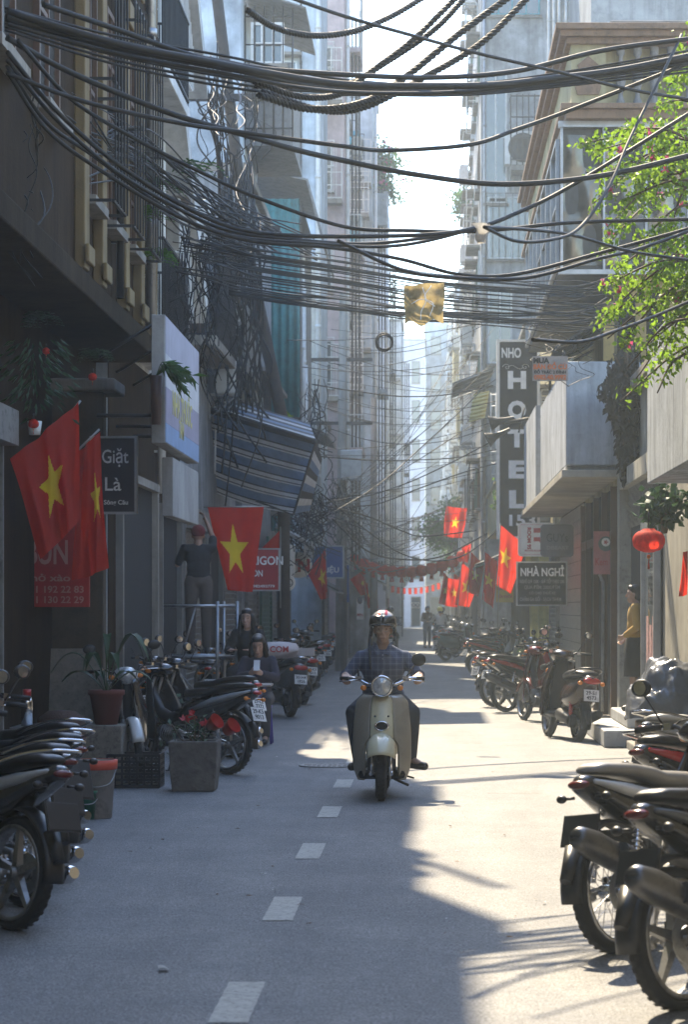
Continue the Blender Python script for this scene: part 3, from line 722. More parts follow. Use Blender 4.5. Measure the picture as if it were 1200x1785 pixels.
# mirrored glass bay
b = MB(); b.bx(1.72 - c.x, 3.3 - c.x, 31.8 - c.y, 42 - c.y, 6.0, 7.85); b.build('bay', mat('dark_bay_panel', (.05, .05, .045), .5, .3, dirt=.5), o.r)
M_film = mat('crumpled_foil_glass', (.16, .145, .115), .16, .6, var=.5, scale=1.2, bump=1., bscale=2.2, dirt=.3)
b = MB()
for q in range(3): 
    x0 = 1.75 + q * .55
    b.grid(lambda u, v: Vector((x0 + .52 * u - c.x, 31.79 - c.y - .03 * math.sin(u * 7 + q) * math.sin(v * 9) , 6.06 + 1.7 * v)), 10, 14)
b.build('foil_pane', M_film, o.r)
b = MB()
for q in range(4): b.bx(1.72 + q * .55 - c.x, 1.75 + q * .55 - c.x, 31.72 - c.y, 31.8 - c.y, 6.0, 7.85)
b.bx(1.69 - c.x, 3.3 - c.x, 31.70 - c.y, 31.8 - c.y, 7.85, 7.93); b.bx(1.69 - c.x, 3.3 - c.x, 31.72 - c.y, 31.8 - c.y, 5.94, 6.0); b.build('bay_frame', M_alu, o.r)
pb = LP(o, 'R', 1.72)
for q in range(7): 
    u = 32.0 + q * 1.45
    window(o.r, pb, u, u + 1.35, 6.08, 7.75, M_alu, 1, 2, sill=False)
# cornice, plinth courses, balusters
M_corn = mat('brown_cornice', (.25, .15, .085), .7, dirt=.4, streak=.4, bump=.3)
b = MB()
for (d, z0, z1) in ((0, 7.93, 8.05), (.07, 8.05, 8.12), (.0, 8.9, 8.98), (.08, 8.98, 9.06), (.14, 9.06, 9.14)):
    b.bx(1.78 - d - c.x, 4.5 - c.x, 31.55 - d - c.y, 31.9 - c.y, z0, z1); b.bx(1.78 - d - c.x, 2.1 - c.x, 31.9 - c.y, 45 - c.y, z0, z1)
b.build('cornice', M_corn, o.r, bevel=.008)
b = MB(); b.bx(1.85 - c.x, 2.3 - c.x, 31.62 - c.y, 32.0 - c.y, 8.12, 8.9); b.bx(2.3 - c.x, 4.5 - c.x, 31.85 - c.y, 32 - c.y, 8.12, 8.9); b.bx(1.85 - c.x, 2.1 - c.x, 32 - c.y, 45 - c.y, 8.12, 8.9); b.build('parapet', W_cream, o.r)
b = MB(); b.prism([(-.14, 0), (.14, 0), (.17, .1), (.1, .24), (.14, .38), (0, .5), (-.14, .38), (-.1, .24), (-.17, .1)], -.02, .01, lambda u, v, a: (2.07 + u - c.x, 31.61 - c.y + a, 8.25 + v)); b.build('plaster_ornament', M_corn, o.r)
for q in range(9):
    b = MB(); M = Matrix.Translation((2.5 + q * .22 - c.x, 31.72 - c.y, 8.14))
    b.lathe([(.055, 0), (.055, .05), (.035, .09), (.03, .14), (.07, .32), (.065, .42), (.03, .58), (.03, .62), (.055, .66), (.055, .75)], M, 12)
    b.build('baluster', mat('grey_baluster', (.24, .23, .22), .8, dirt=.4), o.r)
# ground floor of the yellow house
b = MB(); pl.bx(b, 32.2, 38.6, .1, 3.2, .0, .012); b.build('door_shade_panel', M_dark, o.r)  # flat dark panel painting the shade behind the folding door
b = MB()
for u in (32.2, 33.9, 35.6, 37.3, 38.5): pl.bx(b, u, u + .12, .1, 3.2, .012, .09)
pl.bx(b, 32.32, 38.5, 2.5, 2.62, .012, .08)
b.build('folding_door', M_brown, o.r)
# tiled pier: joints are real grooves, tiles separate
M_tiles = mat('beige_tile', (.38, .36, .29), .3, dirt=.35, var=.1); b = MB(); pl.bx(b, 38.8, 45.9, .1, 3.28, .0, .02); b.build('pier_bed', mat('tile_joint', (.08, .075, .06), .9), o.r)
tm = {}
for i in range(14):
    for j in range(14):
        b = MB(); pl.bx(b, 38.83 + i * .503, 39.32 + i * .503, .12 + j * .225, .335 + j * .225, .02, .032)
        b.build('tile', M_tiles, o.r)
tp = Pl('C', 40.0)
# low house with shutters and yellow posts further along
o = house('house', 'low pale house with shutters and yellow posts behind the hotel sign', 2.5, 12, 46.02, 70, 8.6, W_cream); pl = LP(o, 'R', 2.5); c = o.c; wp = Pl('R', 2.5)
for u in (46.6, 50.2, 53.8, 57.4, 61.0, 64.6): shutter(o.r, pl, u, u + 2.6, .05, 2.8, M_shut)
for u in (49.75, 53.35, 56.95, 60.55, 64.15):
    b = MB(); pl.bx(b, u - .2, u + .2, .1, 3.2, 0, .26); b.build('yellow_post', mat('yellow_post_paint', (.46, .42, .12), .6, dirt=.3, streak=.4), o.r, bevel=.01)
balcony(o.r, pl, 50, 56, 3.5, .8, W_grey, 'cage', 2.3, railm=M_white); balcony(o.r, pl, 58, 66, 3.6, .9, W_cream, 'wall', .95)
floors(o, pl, wp, 47, 69, 3.6, 8.4, 2.7, 'windows', ac=.4, acname='air conditioner on the low pale house behind the hotel sign', seed=12)
# tall mottled block
o = house('apartment_block', 'tall mottled grey block rising above the hotel sign', 1.5, 12, 70.02, 88, 24, W_mottle, 'building'); pl = LP(o, 'R', 1.5); cp = LP(o, 'C', 70.02); wp = Pl('R', 1.5); c = o.c
window(o.r, cp, 1.6, 2.25, 13.2, 17.0, M_white, 2, 2, n=.0); window(o.r, cp, 1.7, 2.4, 8.6, 10.8, M_white, 2, 2)
window(o.r, cp, 1.6, 3.2, 18.6, 19.6, M_cyan, 4, 1); window(o.r, cp, 1.7, 3.1, 11.6, 13.4, M_alu, 2, 2, bars=True)
floors(o, pl, wp, 70.4, 87.6, 3.6, 23, 3.1, 'windows', ac=.25, acname='air conditioner on the street front of the tall mottled block', seed=14)
b = MB(); cp.bx(b, 2.33, 3.35, 14.0, 14.15, .0, .95); b.build('service_shelf', M_conc, o.r)
b = MB()
for z in (14.3, 14.9, 15.5, 16.1):
    b.tube([cp.p(2.33, z, .93), cp.p(3.35, z, .93)], .025, 5)
    for x in (2.33, 3.35): b.tube([cp.p(x, z, 0), cp.p(x, z, .93)], .02, 5)
for q in range(7): b.tube([cp.p(2.33 + q * 1.02 / 6, 14.1, .93), cp.p(2.33 + q * 1.02 / 6, 16.15, .93)], .02, 5)
b.build('shelf_cage', M_darkmetal, o.r)
aircon(Pl('C', 70.02), 2.85, 14.18, .1, 'large air conditioner inside the cage beside the tall mottled block window', s=1.7)
for u in (3.45, 3.6, 3.75, 3.95): pipe(o, cp, u, 6, 23.8, .08, .045, M_white)
for u in (1.6, ): pipe(o, cp, u, 3, 23.8, .08, .05, M_metal)
y = 70.6
while y < 86: (shutter if rnd.random() < .5 else opening)(o.r, pl, y, y + 2.5, .05, 2.7); y += 3.2
# grey plain block above the yellow house
o = house('apartment_block', 'plain grey block right of the mottled one, above the yellow cornice', 4.0, 12, 60, 69.9, 24, W_grey, 'building', z0=8.8)
cp = LP(o, 'C', 60); window(o.r, cp, 4.4, 5.4, 14, 16, M_alu, 2, 2)
specs = [('apartment_block', 'pale block with plants on its roof right of the sky gap', 1.62, 11, 88.02, 104, 16.2, W_mottle, 31),
         ('apartment_block', 'cream block with stacked balconies beyond the tall mottled block', 1.5, 11, 104.02, 124, 15.6, W_cream, 32),
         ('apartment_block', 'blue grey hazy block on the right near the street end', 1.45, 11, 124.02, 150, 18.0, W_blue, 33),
         ('apartment_block', 'farthest hazy block on the right side of the street', 1.3, 11, 150.02, 192, 16, W_white, 34)]
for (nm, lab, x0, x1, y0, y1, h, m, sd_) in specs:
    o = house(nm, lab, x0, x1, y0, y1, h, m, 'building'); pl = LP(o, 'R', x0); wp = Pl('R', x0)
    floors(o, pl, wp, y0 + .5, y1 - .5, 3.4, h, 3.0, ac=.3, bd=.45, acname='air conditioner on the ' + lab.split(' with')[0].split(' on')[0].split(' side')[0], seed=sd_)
    y = y0 + .6
    while y + 2.8 < y1: (shutter if rnd.random() < .5 else opening)(o.r, pl, y, y + 2.4, .05, 2.7); y += 3.1
    pipe(o, pl, y0 + .2, 2, h - .5, .1, .05); pipe(o, pl, y0 + 5, 2, h - .5, .1, .04)
# houses closing the end of the street
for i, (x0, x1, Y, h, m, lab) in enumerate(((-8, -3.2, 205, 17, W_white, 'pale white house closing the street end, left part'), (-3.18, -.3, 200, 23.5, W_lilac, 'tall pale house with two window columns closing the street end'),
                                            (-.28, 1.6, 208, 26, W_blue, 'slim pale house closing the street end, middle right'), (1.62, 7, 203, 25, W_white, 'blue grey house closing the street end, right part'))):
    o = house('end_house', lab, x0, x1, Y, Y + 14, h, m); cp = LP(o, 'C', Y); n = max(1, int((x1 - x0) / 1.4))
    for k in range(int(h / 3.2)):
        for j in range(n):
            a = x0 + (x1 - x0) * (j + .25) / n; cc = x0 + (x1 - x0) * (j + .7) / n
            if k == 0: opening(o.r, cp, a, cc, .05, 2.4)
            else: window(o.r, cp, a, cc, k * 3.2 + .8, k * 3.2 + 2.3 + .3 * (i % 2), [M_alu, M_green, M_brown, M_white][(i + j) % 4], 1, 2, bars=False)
# ---------------------------------------------------------------- two-wheelers (local frame: x forward, y left, z up)
def paint(name, col, rough=.22, dirt=.25): return mat(name, col, rough, 0, var=.05, coat=.6, dirt=dirt, dirtcol=tuple(.5 * v + .02 for v in col))
P_black = paint('black_gloss', (.012, .012, .014)); P_redp = paint('red_gloss', (.42, .012, .01)); P_silver = paint('silver_gloss', (.32, .33, .34), .3)
P_brown = paint('brown_gloss', (.05, .028, .02)); P_olive = paint('olive_green_gloss', (.10, .15, .12)); P_blue = paint('blue_gloss', (.02, .09, .3)); P_whitep = paint('white_gloss', (.55, .55, .53))
P_cream = paint('aged_cream', (.60, .55, .36), .3, .35); P_taupe = paint('taupe_gloss', (.31, .27, .20), .35, .35); P_grey = paint('dark_grey_gloss', (.06, .062, .065)); P_dred = paint('dark_red_gloss', (.14, .008, .008)); P_orange = paint('orange_gloss', (.5, .1, .02))
M_alum = mat('cast_aluminium', (.3, .3, .3), .42, .9, dirt=.5)
M_lens = mat('headlamp_lens', (.55, .57, .58), .06, .3, coat=1., var=.3, scale=30)
def ring(x, y, z, hw, hh, n=16, p=2.5, top=1., lean=0.):
    out = []
    for j in range(n):
        th = 2 * PI * j / n; c, s_ = math.cos(th), math.sin(th)
        yy = abs(c) ** (2 / p) * (1 if c >= 0 else -1) * hw; zz = abs(s_) ** (2 / p) * (1 if s_ >= 0 else -1) * hh
        if zz > 0: yy *= top
        out.append(Vector((x + lean * zz, y + yy, z + zz)))
    return out
def ringloft(b, secs, p=2.5, top=1., n=16, lean=0.):
    b.loft([ring(x, 0, z, hw, hh, n, p, top, lean) for (x, z, hw, hh) in secs])
def wheel(root, x, r, wd, rimr, spoke, disc=True, wide=.055):
    b = MB()
    b.torus((x, 0, r), (0, 1, 0), rimr, .012, 32, prof=[(-.012, -wide * .7), (.008, -wide * .7), (.008, wide * .7), (-.012, wide * .7), (-.004, 0)])
    b.cyl((x, -.05, r), (x, .05, r), .032, n=12); b.cyl((x, -.07, r), (x, .07, r), .012, n=8)
    if spoke == 'wire':
        for k in range(28):
            a = 2 * PI * k / 28; a2 = a + (.5 if k % 2 else -.5); sd = .03 if (k // 2) % 2 else -.03
            b.tube([(x + .03 * math.cos(a2), sd, r + .03 * math.sin(a2)), (x + (rimr - .01) * math.cos(a), sd * .2, r + (rimr - .01) * math.sin(a))], .0022, 4, cap=False)
    else:
        for k in range(spoke):
            a = 2 * PI * k / spoke + .3; d = Vector((math.cos(a), 0, math.sin(a))); t = Vector((-math.sin(a), 0, math.cos(a))); c = Vector((x, 0, r))
            b.loft([[c + d * .025 + t * .022 + Vector((0, y, 0)) for y in (-.02, .02)] + [c + d * .025 - t * .022 + Vector((0, y, 0)) for y in (.02, -.02)],
                    [c + d * (rimr - .008) + t * .012 + Vector((0, y, 0)) for y in (-.012, .012)] + [c + d * (rimr - .008) - t * .012 + Vector((0, y, 0)) for y in (.012, -.012)]], smooth=False)
    w_ = b.build('wheel', M_alum if spoke != 'wire' else M_chrome, root)
    b = MB(); d = r - rimr; pr = []
    for k in range(10):
        a = PI * k / 9; pr.append((d * (.05 + .95 * math.sin(a) ** .8), -math.cos(a) * wd / 2 * (1.0 if 0 < k < 9 else .8)))
    b.torus((x, 0, r), (0, 1, 0), rimr, 0, 40, prof=pr)
    for k in range(36):     # tread blocks
        a = 2 * PI * k / 36; c = Vector((x + (r - .001) * math.cos(a), 0, r + (r - .001) * math.sin(a)))
        for s_ in (-1, 1): b.box(c + Vector((0, s_ * wd * .17, 0)), (.003, wd * .22, .022), (0, -a, 0))
    b.build('tyre', M_rub, w_)
    if disc:
        b = MB(); M = Matrix.Translation((x, -.06, r)) @ Euler((PI / 2, 0, 0)).to_matrix().to_4x4()
        b.lathe([(.05, .0), (.1, .0), (.1, .004), (.05, .004), (.05, 0)], M, 24, False); b.build('brake_disc', M_metal, w_)
    return w_
def arch(b, cx, cz, Rr, a0, a1, w0, drop=.02, n=14):
    def f(u, v):
        a = R(a0 + (a1 - a0) * u); q = v * 2 - 1
        rr = Rr - drop * abs(q) ** 3
        return Vector((cx + rr * math.cos(a), q * w0 / 2, cz + rr * math.sin(a)))
    b.grid(f, n, 6)
PTX = [('29-L2', '7372'), ('29-S1', '4573'), ('30-H4', '1826'), ('29-K5', '9013')]; PN = [0]; DARKPL = [False]
def plate(root, x, z, tilt):
    PN[0] += 1; txt = PTX[PN[0] % 4]
    b = MB(); M = Matrix.Translation((x, 0, z)) @ Euler((0, tilt, 0)).to_matrix().to_4x4()
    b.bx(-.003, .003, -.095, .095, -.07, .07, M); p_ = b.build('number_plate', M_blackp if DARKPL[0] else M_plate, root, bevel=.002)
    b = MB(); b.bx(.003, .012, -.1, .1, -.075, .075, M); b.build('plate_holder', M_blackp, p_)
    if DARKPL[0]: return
    for i, t in enumerate(txt):
        c = M @ Vector((-.0045, 0, .028 - .058 * i)); text(t, .062, M_ink, p_, c, rot=(Euler((0, tilt, 0)).to_matrix() @ Euler((PI / 2, 0, -PI / 2)).to_matrix()).to_euler(), bold=.015, extr=.0006)
def mirrors(root, x, z, y=.2, h=.2, out=.12, m=None):
    for s_ in (-1, 1):
        b = MB(); b.tube(smooth_path([(x, s_ * y, z), (x - .01, s_ * (y + out * .5), z + h * .6), (x + .0, s_ * (y + out), z + h)], 3), .0055, 5)
        b.ell((x, s_ * (y + out), z + h + .02), (.016, .062, .045), None, 14, 8); o = b.build('mirror', M_blackp, root)
        b = MB(); M = Matrix.Translation((x - .0165, s_ * (y + out), z + h + .02)) @ Euler((0, -PI / 2, 0)).to_matrix().to_4x4(); b.lathe([(0, .002), (.036, .001)], M, 14); b.build('mirror_glass', M_chrome, o)
def levers(root, x, z, half=.33, rise=.0, m=None):
    b = MB(); b.tube(smooth_path([(x - .1, -half, z + rise), (x - .03, -half * .55, z + rise + .01), (x, -.1, z - .02), (x, .1, z - .02), (x - .03, half * .55, z + rise + .01), (x - .1, half, z + rise)], 4), .011, 8); h = b.build('handlebar', m or M_blackp, root)
    for s_ in (-1, 1):
        b = MB(); b.tube([(x - .103, s_ * (half + .005), z + rise), (x - .058, s_ * (half - .12), z + rise + .005)], [.018, .016], 10); b.build('grip', M_rub, h)
        b = MB(); b.tube(smooth_path([(x - .0, s_ * (half - .15), z + rise), (x + .02, s_ * (half - .1), z + rise - .005), (x - .03, s_ * (half + .01), z + rise - .01)], 3), .005, 5); b.box((x - .035, s_ * (half - .15), z + rise + .004), (.04, .045, .035)); b.build('lever', M_chrome, h)
def ctrl(root, x, z, xf, zf):
    b = MB()
    for s_ in (-1, 1): b.tube(smooth_path([(x, s_ * .2, z), (x + .09, s_ * .12, z + .02), (x + .1, s_ * .05, (z + zf) / 2), (xf, s_ * .06, zf)], 4), .0045, 5)
    b.build('control_cable', M_cable, root)
def stand(root, x=.02, side=1, low=.24):
    b = MB(); b.tube([(x, side * .1, low), (x - .04, side * .2, .015)], .011, 6); b.box((x - .04, side * .21, .008), (.05, .03, .012)); b.build('side_stand', M_darkmetal, root)

def underbone(label, col, col2, loc, rz, spoke='wire', exh='low', group='parked motorbikes', leg=None, seatm=None, rack=True, basket=False, lean=0.):
    rt = thing('motorbike', label, 'motorbike', loc, rz, group); rt.rotation_euler = (lean, 0, rz); r = .285
    wheel(rt, -.60, r, .085, .232, spoke); wheel(rt, .62, r, .075, .232, spoke)
    b = MB(); arch(b, -.60, r, .335, 30, 185, .12); b.tube([(-.86, 0, .5), (-.95, 0, .36)], [.045, .03], 6); b.build('rear_mudguard', M_blackp, rt, solid=.004)
    b = MB(); arch(b, .62, r, .325, 20, 150, .11); b.build('front_mudguard', col, rt, solid=.004)
    b = MB()
    for s_ in (-1, 1): b.tube([(-.62, s_ * .085, r), (-.1, s_ * .075, .33)], .016, 6); b.tube([(-.6, s_ * .1, r - .03), (-.62, s_ * .1, r), (-.2, s_ * .09, r + .02)], .02, 6)
    b.build('swing_arm', M_alum, rt)
    for s_ in (-1, 1):
        b = MB(); b.tube([(-.57, s_ * .115, .33), (-.47, s_ * .115, .62)], .016, 8)
        for k in range(8):
            t = .25 + k * .09; b.torus((-.57 + .1 * t, s_ * .115, .33 + .29 * t), (.1, 0, .29), .024, .0045, 12, 5)
        b.build('shock_absorber', M_chrome, rt)
    b = MB(); b.tube([(.0, -.11, .3), (.0, .11, .3)], .09, 16); b.tube([(.02, 0, .33), (.3, 0, .4)], [.075, .065], 12)
    for k in range(6): b.tube([(.1 + k * .028, 0, .348 + k * .007), (.11 + k * .028, 0, .35 + k * .007)], .085, 12)
    b.bx(-.14, .06, -.07, .07, .2, .36); b.tube([(-.06, -.125, .3), (-.06, .125, .3)], .06, 14); b.build('engine', M_alum, rt, bevel=.008)
    b = MB()
    if exh == 'low':
        b.tube(smooth_path([(.26, -.03, .35), (.26, -.1, .24), (.05, -.13, .17), (-.25, -.135, .19)], 4), .016, 8)
        b.tube([(-.22, -.14, .19), (-.3, -.145, .2), (-.82, -.16, .3), (-.86, -.16, .31)], [.02, .042, .046, .03], 14)
    else:
        b.tube(smooth_path([(.26, -.03, .35), (.26, -.1, .22), (.05, -.13, .17), (-.2, -.14, .22)], 4), .018, 8)
        b.tube([(-.18, -.15, .22), (-.34, -.165, .27), (-.56, -.18, .35), (-1.0, -.2, .52), (-1.1, -.2, .56), (-1.13, -.2, .57), (-1.115, -.2, .565)], [.02, .038, .060, .068, .052, .03, .018], 18)
    e = b.build('exhaust', mat('exhaust_steel', (.13, .13, .135), .33, .9, dirt=.5) if exh == 'high' else M_chrome, rt)
    b = MB(); 
    if exh == 'low': b.tube([(-.3, -.185, .215), (-.7, -.2, .295)], [.02, .02], 6)
    else: b.tube([(-.4, -.225, .30), (-.86, -.255, .48)], [.03, .045], 8)
    b.build('heat_shield', M_blackp, e)
    b = MB(); ringloft(b, [(-.93, .80, .02, .015), (-.89, .79, .065, .045), (-.76, .75, .10, .07), (-.6, .69, .125, .10), (-.4, .64, .13, .125), (-.2, .60, .11, .13), (-.04, .56, .08, .11), (.1, .52, .055, .08)], 2.6, .85)
    b.build('side_cover', col, rt)
    b = MB()
    for s_ in (-1, 1): b.loft([[Vector((x, s_ * (y), z - h)), Vector((x, s_ * (y + .012), z)), Vector((x, s_ * y, z + h)), Vector((x, s_ * (y - .02), z))] for (x, y, z, h) in ((-.88, .065, .80, .012), (-.7, .115, .75, .03), (-.45, .135, .69, .035), (-.15, .11, .6, .02))])
    b.build('side_stripe', col2, rt)
    b = MB(); ringloft(b, [(-.86, .855, .05, .015), (-.79, .857, .09, .028), (-.6, .84, .12, .034), (-.45, .815, .13, .034), (-.36, .79, .13, .036), (-.2, .775, .12, .04), (-.04, .765, .07, .04), (.0, .755, .03, .02)], 2.8); b.build('seat', seatm or M_seat, rt)
    b = MB(); b.loft([ring(x, 0, z, hw, hh, 12, 2.4) for x, z, hw, hh in ((.02, .54, .05, .07), (.18, .52, .05, .06), (.3, .56, .05, .07), (.4, .68, .045, .1), (.44, .85, .04, .1))]); b.build('frame_cover', M_blackp, rt)
    for s_ in (-1, 1):
        b = MB(); pr = [(.50, .93, .04), (.40, .97, .10), (.47, .70, .07), (.24, .66, .2), (.42, .5, .09), (.17, .40, .205), (.36, .33, .13), (.22, .27, .18)]
        def lf(u, v, s_=s_):
            k = v * 3; i = min(2, int(k)); t = k - i
            A = Vector(pr[2 * i]).lerp(Vector(pr[2 * i + 2]), t); B = Vector(pr[2 * i + 1]).lerp(Vector(pr[2 * i + 3]), t)
            q = A.lerp(B, u); q.x += .03 * math.sin(PI * u); return Vector((q.x, s_ * q.z, q.y))
        b.grid(lf, 6, 12); b.build('leg_shield', leg or col, rt, solid=.006)
    b = MB()
    for s_ in (-1, 1): b.tube([(.62, s_ * .075, r), (.5, s_ * .07, .58)], .022, 8); b.tube([(.5, s_ * .07, .58), (.38, s_ * .05, .92)], .017, 8)
    b.build('front_fork', M_alum, rt)
    b = MB(); b.loft([ring(x, 0, z, hw, hh, 14, 2.4, .8) for x, z, hw, hh in ((.22, 1.0, .05, .03), (.3, 1.0, .12, .055), (.4, .985, .13, .075), (.46, .975, .085, .06), (.475, .97, .06, .04))]); hs = b.build('headset', col, rt)
    b = MB(); M = Matrix.Translation((.462, 0, .975)) @ Euler((0, PI / 2, 0)).to_matrix().to_4x4(); b.lathe([(.078, 0), (.07, .02), (.045, .035), (0, .042)], M, 20); b.build('headlight', M_lens, hs)
    for s_ in (-1, 1): b = MB(); b.ell((.40, s_ * .13, .97), (.03, .035, .022)); b.build('indicator', M_orange, hs)
    levers(rt, .36, 1.03, .33); mirrors(rt, .3, 1.05, .2, .17, .1)
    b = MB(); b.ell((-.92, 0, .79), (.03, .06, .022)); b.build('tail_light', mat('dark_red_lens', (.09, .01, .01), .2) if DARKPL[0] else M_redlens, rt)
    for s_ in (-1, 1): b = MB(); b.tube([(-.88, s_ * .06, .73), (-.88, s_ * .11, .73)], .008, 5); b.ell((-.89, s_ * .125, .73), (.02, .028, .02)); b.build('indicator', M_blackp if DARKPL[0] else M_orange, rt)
    plate(rt, -.95, .585, R(22))
    if rack:
        b = MB(); b.tube(smooth_path([(-.45, .15, .79), (-.75, .14, .87), (-.92, .09, .9), (-.95, 0, .905), (-.92, -.09, .9), (-.75, -.14, .87), (-.45, -.15, .79)], 4), .009, 7); b.build('grab_rail', M_chrome, rt)
    b = MB(); b.tube([(.0, -.2, .26), (.0, .2, .26)], .009, 6)
    for s_ in (-1, 1): b.tube([(0, s_ * .17, .26), (0, s_ * .23, .26)], .018, 8); b.tube([(-.3, s_ * .12, .32), (-.36, s_ * .2, .33)], .012, 6)
    b.build('foot_peg', M_rub, rt)
    b = MB(); b.bx(-.5, .0, .095, .115, .23, .35); b.build('chain_case', M_blackp, rt, bevel=.01)
    ctrl(rt, .36, 1.03, .5, .6); stand(rt); return rt

def scooter(label, col, loc, rz, group='parked motorbikes', style='modern', seatm=None, lean=0., box=False):
    rt = thing('scooter', label, 'scooter', loc, rz, group); rt.rotation_euler = (lean, 0, rz); r = .245
    wheel(rt, -.62, r, .11, .178, 5); wheel(rt, .60, r, .1, .178, 5)
    fat = 1.25 if style == 'round' else 1.
    b = MB(); ringloft(b, [(-1.0, .74, .02, .02), (-.97, .72, .08 * fat, .07), (-.88, .67, .14 * fat, .13), (-.7, .59, .175 * fat, .19), (-.5, .56, .185 * fat, .2), (-.3, .55, .17 * fat, .19), (-.14, .53, .13, .18), (-.06, .5, .09, .15)], 2.5, .85); b.build('rear_body', col, rt)
    b = MB(); ringloft(b, [(-.9, .8, .06, .02), (-.82, .81, .13, .04), (-.6, .81, .16, .055), (-.4, .79, .165, .05), (-.22, .76, .14, .045), (-.1, .74, .08, .03)], 2.8); b.build('seat', seatm or M_seat, rt)
    b = MB(); b.loft([ring(x, 0, z, hw, hh, 12, 4.) for x, z, hw, hh in ((-.2, .31, .13, .05), (.1, .29, .17, .04), (.34, .30, .17, .045))]); b.build('floorboard', M_blackp, rt)
    # apron
    b = MB()
    def ap(u, v):
        q = u * 2 - 1; z = .26 + .68 * v; wd = (.21 - .07 * v ** 1.5 + .02 * math.sin(PI * v)); x = .36 + .13 * math.sin(PI * min(1, v * .75 + .12)) - .06 * v
        return Vector((x - .13 * abs(q) ** 2.2, q * wd, z))
    b.grid(ap, 12, 12); b.build('front_apron', col, rt, solid=.035)
    b = MB(); b.loft([ring(x, 0, z, hw, hh, 12, 2.6) for x, z, hw, hh in ((.30, .34, .1, .05), (.32, .5, .11, .1), (.31, .8, .09, .1), (.28, .93, .08, .04))]); b.build('inner_panel', M_blackp, rt)
    b = MB(); arch(b, .60, r, .30, 10, 165, .15, .05); b.build('front_mudguard', col, rt, solid=.005)
    b = MB(); arch(b, -.62, r, .285, 110, 200, .13, .03); b.tube([(-.9, 0, .36), (-1.0, 0, .22)], [.04, .025], 6); b.build('rear_mudguard', M_blackp, rt, solid=.005)
    b = MB()
    for s_ in (-1, 1): b.tube([(.60, s_ * .075, r), (.46, s_ * .07, .52)], .02, 8)
    b.tube([(.46, 0, .5), (.3, 0, 1.0)], .028, 8); b.build('front_fork', M_alum, rt)
    b = MB(); b.tube([(-.62, .1, r), (-.15, .1, .3)], [.07, .08], 10); b.tube([(-.62, .06, r), (-.62, .14, r)], .09, 14); b.bx(-.35, -.05, -.08, .08, .2, .36); b.build('engine', M_darkmetal, rt, bevel=.01)
    b = MB(); b.tube([(-.15, -.12, .22), (-.3, -.14, .2), (-.4, -.15, .24), (-.82, -.165, .34), (-.86, -.165, .35)], [.015, .02, .05, .055, .035], 14); e = b.build('exhaust', M_darkmetal, rt)
    b = MB(); b.tube([(-.42, -.2, .27), (-.75, -.21, .35)], .028, 8); b.build('heat_shield', M_metal, e)
    b = MB(); b.tube([(-.66, .13, .3), (-.6, .13, .58)], .018, 8); [b.torus((-.66 + .06 * t, .13, .3 + .28 * t), (.06, 0, .28), .026, .005, 12, 5) for t in [q / 9 for q in range(1, 9)]]; b.build('shock_absorber', M_redlens if style == 'modern' else M_chrome, rt)
    b = MB(); b.loft([ring(x, 0, z, hw, hh, 14, 2.3, .85) for x, z, hw, hh in ((.12, 1.02, .04, .03), (.2, 1.03, .14, .05), (.3, 1.02, .16, .07), (.38, 1.0, .12, .07), (.42, .99, .07, .045))]); hs = b.build('headset', col, rt)
    b = MB(); b.ell((.385, 0, 1.0), (.045, .085, .05)); b.build('headlight', M_lens, hs)
    for s_ in (-1, 1): b = MB(); b.ell((.44, s_ * .12, .8), (.03, .035, .045)); b.build('indicator', M_orange, rt)
    levers(rt, .26, 1.05, .33); mirrors(rt, .2, 1.08, .17, .18, .12)
    b = MB(); b.ell((-.975, 0, .73), (.035, .11, .04)); b.build('tail_light', M_redlens, rt)
    for s_ in (-1, 1): b = MB(); b.ell((-.96, s_ * .14, .70), (.025, .03, .025)); b.build('indicator', M_orange, rt)
    plate(rt, -1.0, .56, R(14))
    b = MB(); b.tube(smooth_path([(-.6, .17, .8), (-.85, .15, .86), (-1.0, .06, .88), (-1.0, -.06, .88), (-.85, -.15, .86), (-.6, -.17, .8)], 4), .012, 7); b.build('grab_rail', M_chrome if style != 'modern' else M_blackp, rt)
    ctrl(rt, .26, 1.05, .46, .55); stand(rt, -.1, 1, .3); return rt

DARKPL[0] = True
# the two big exhaust machines at the right edge
def mk(f, px, py, ang, *a, **k):
    "stand a machine so that its REAR wheel touches the road at this photo point; ang = heading in degrees from +X"
    Y = gy(py); X = (px - VPX) / FPX * Y; h = R(ang); off = .61
    return f(*a[:1], *a[1:], loc=(X + off * math.cos(h), Y + off * math.sin(h), 0), rz=h, **k)
def short(rt):
    "pull the tail of a machine forward over its rear wheel"
    for c in rt.children:
        if c.name.split('.')[0] in ('seat', 'side_cover', 'side_stripe', 'tail_light', 'indicator', 'number_plate'): c.location.x += .15
S_white = mat('sun_bleached_seat', (.4, .4, .38), .4, dirt=.3)
short(mk(underbone, 1074, 1662, 52, 'black motorbike at the right edge with fat silver exhaust and wire spoked wheel', P_black, P_whitep, spoke='wire', exh='high', rack=False, lean=R(-7), seatm=mat('grey_seat', (.26, .25, .24), .35)))
short(mk(underbone, 1186, 1762, 50, 'black motorbike at the bottom right corner with a dark round ended exhaust', P_black, P_grey, spoke=5, exh='high', rack=False, lean=R(-7)))
mk(underbone, 1196, 1550, 40, 'black and orange red motorbike behind the silver exhaust one at the right edge', P_black, P_redp, spoke=5, exh='low', rack=True, lean=R(-6))
mk(underbone, 1196, 1470, 34, 'dark motorbike with pale seat, farthest of the right edge group', P_grey, P_silver, spoke=5, rack=True, lean=R(-6), seatm=S_white)
DARKPL[0] = False
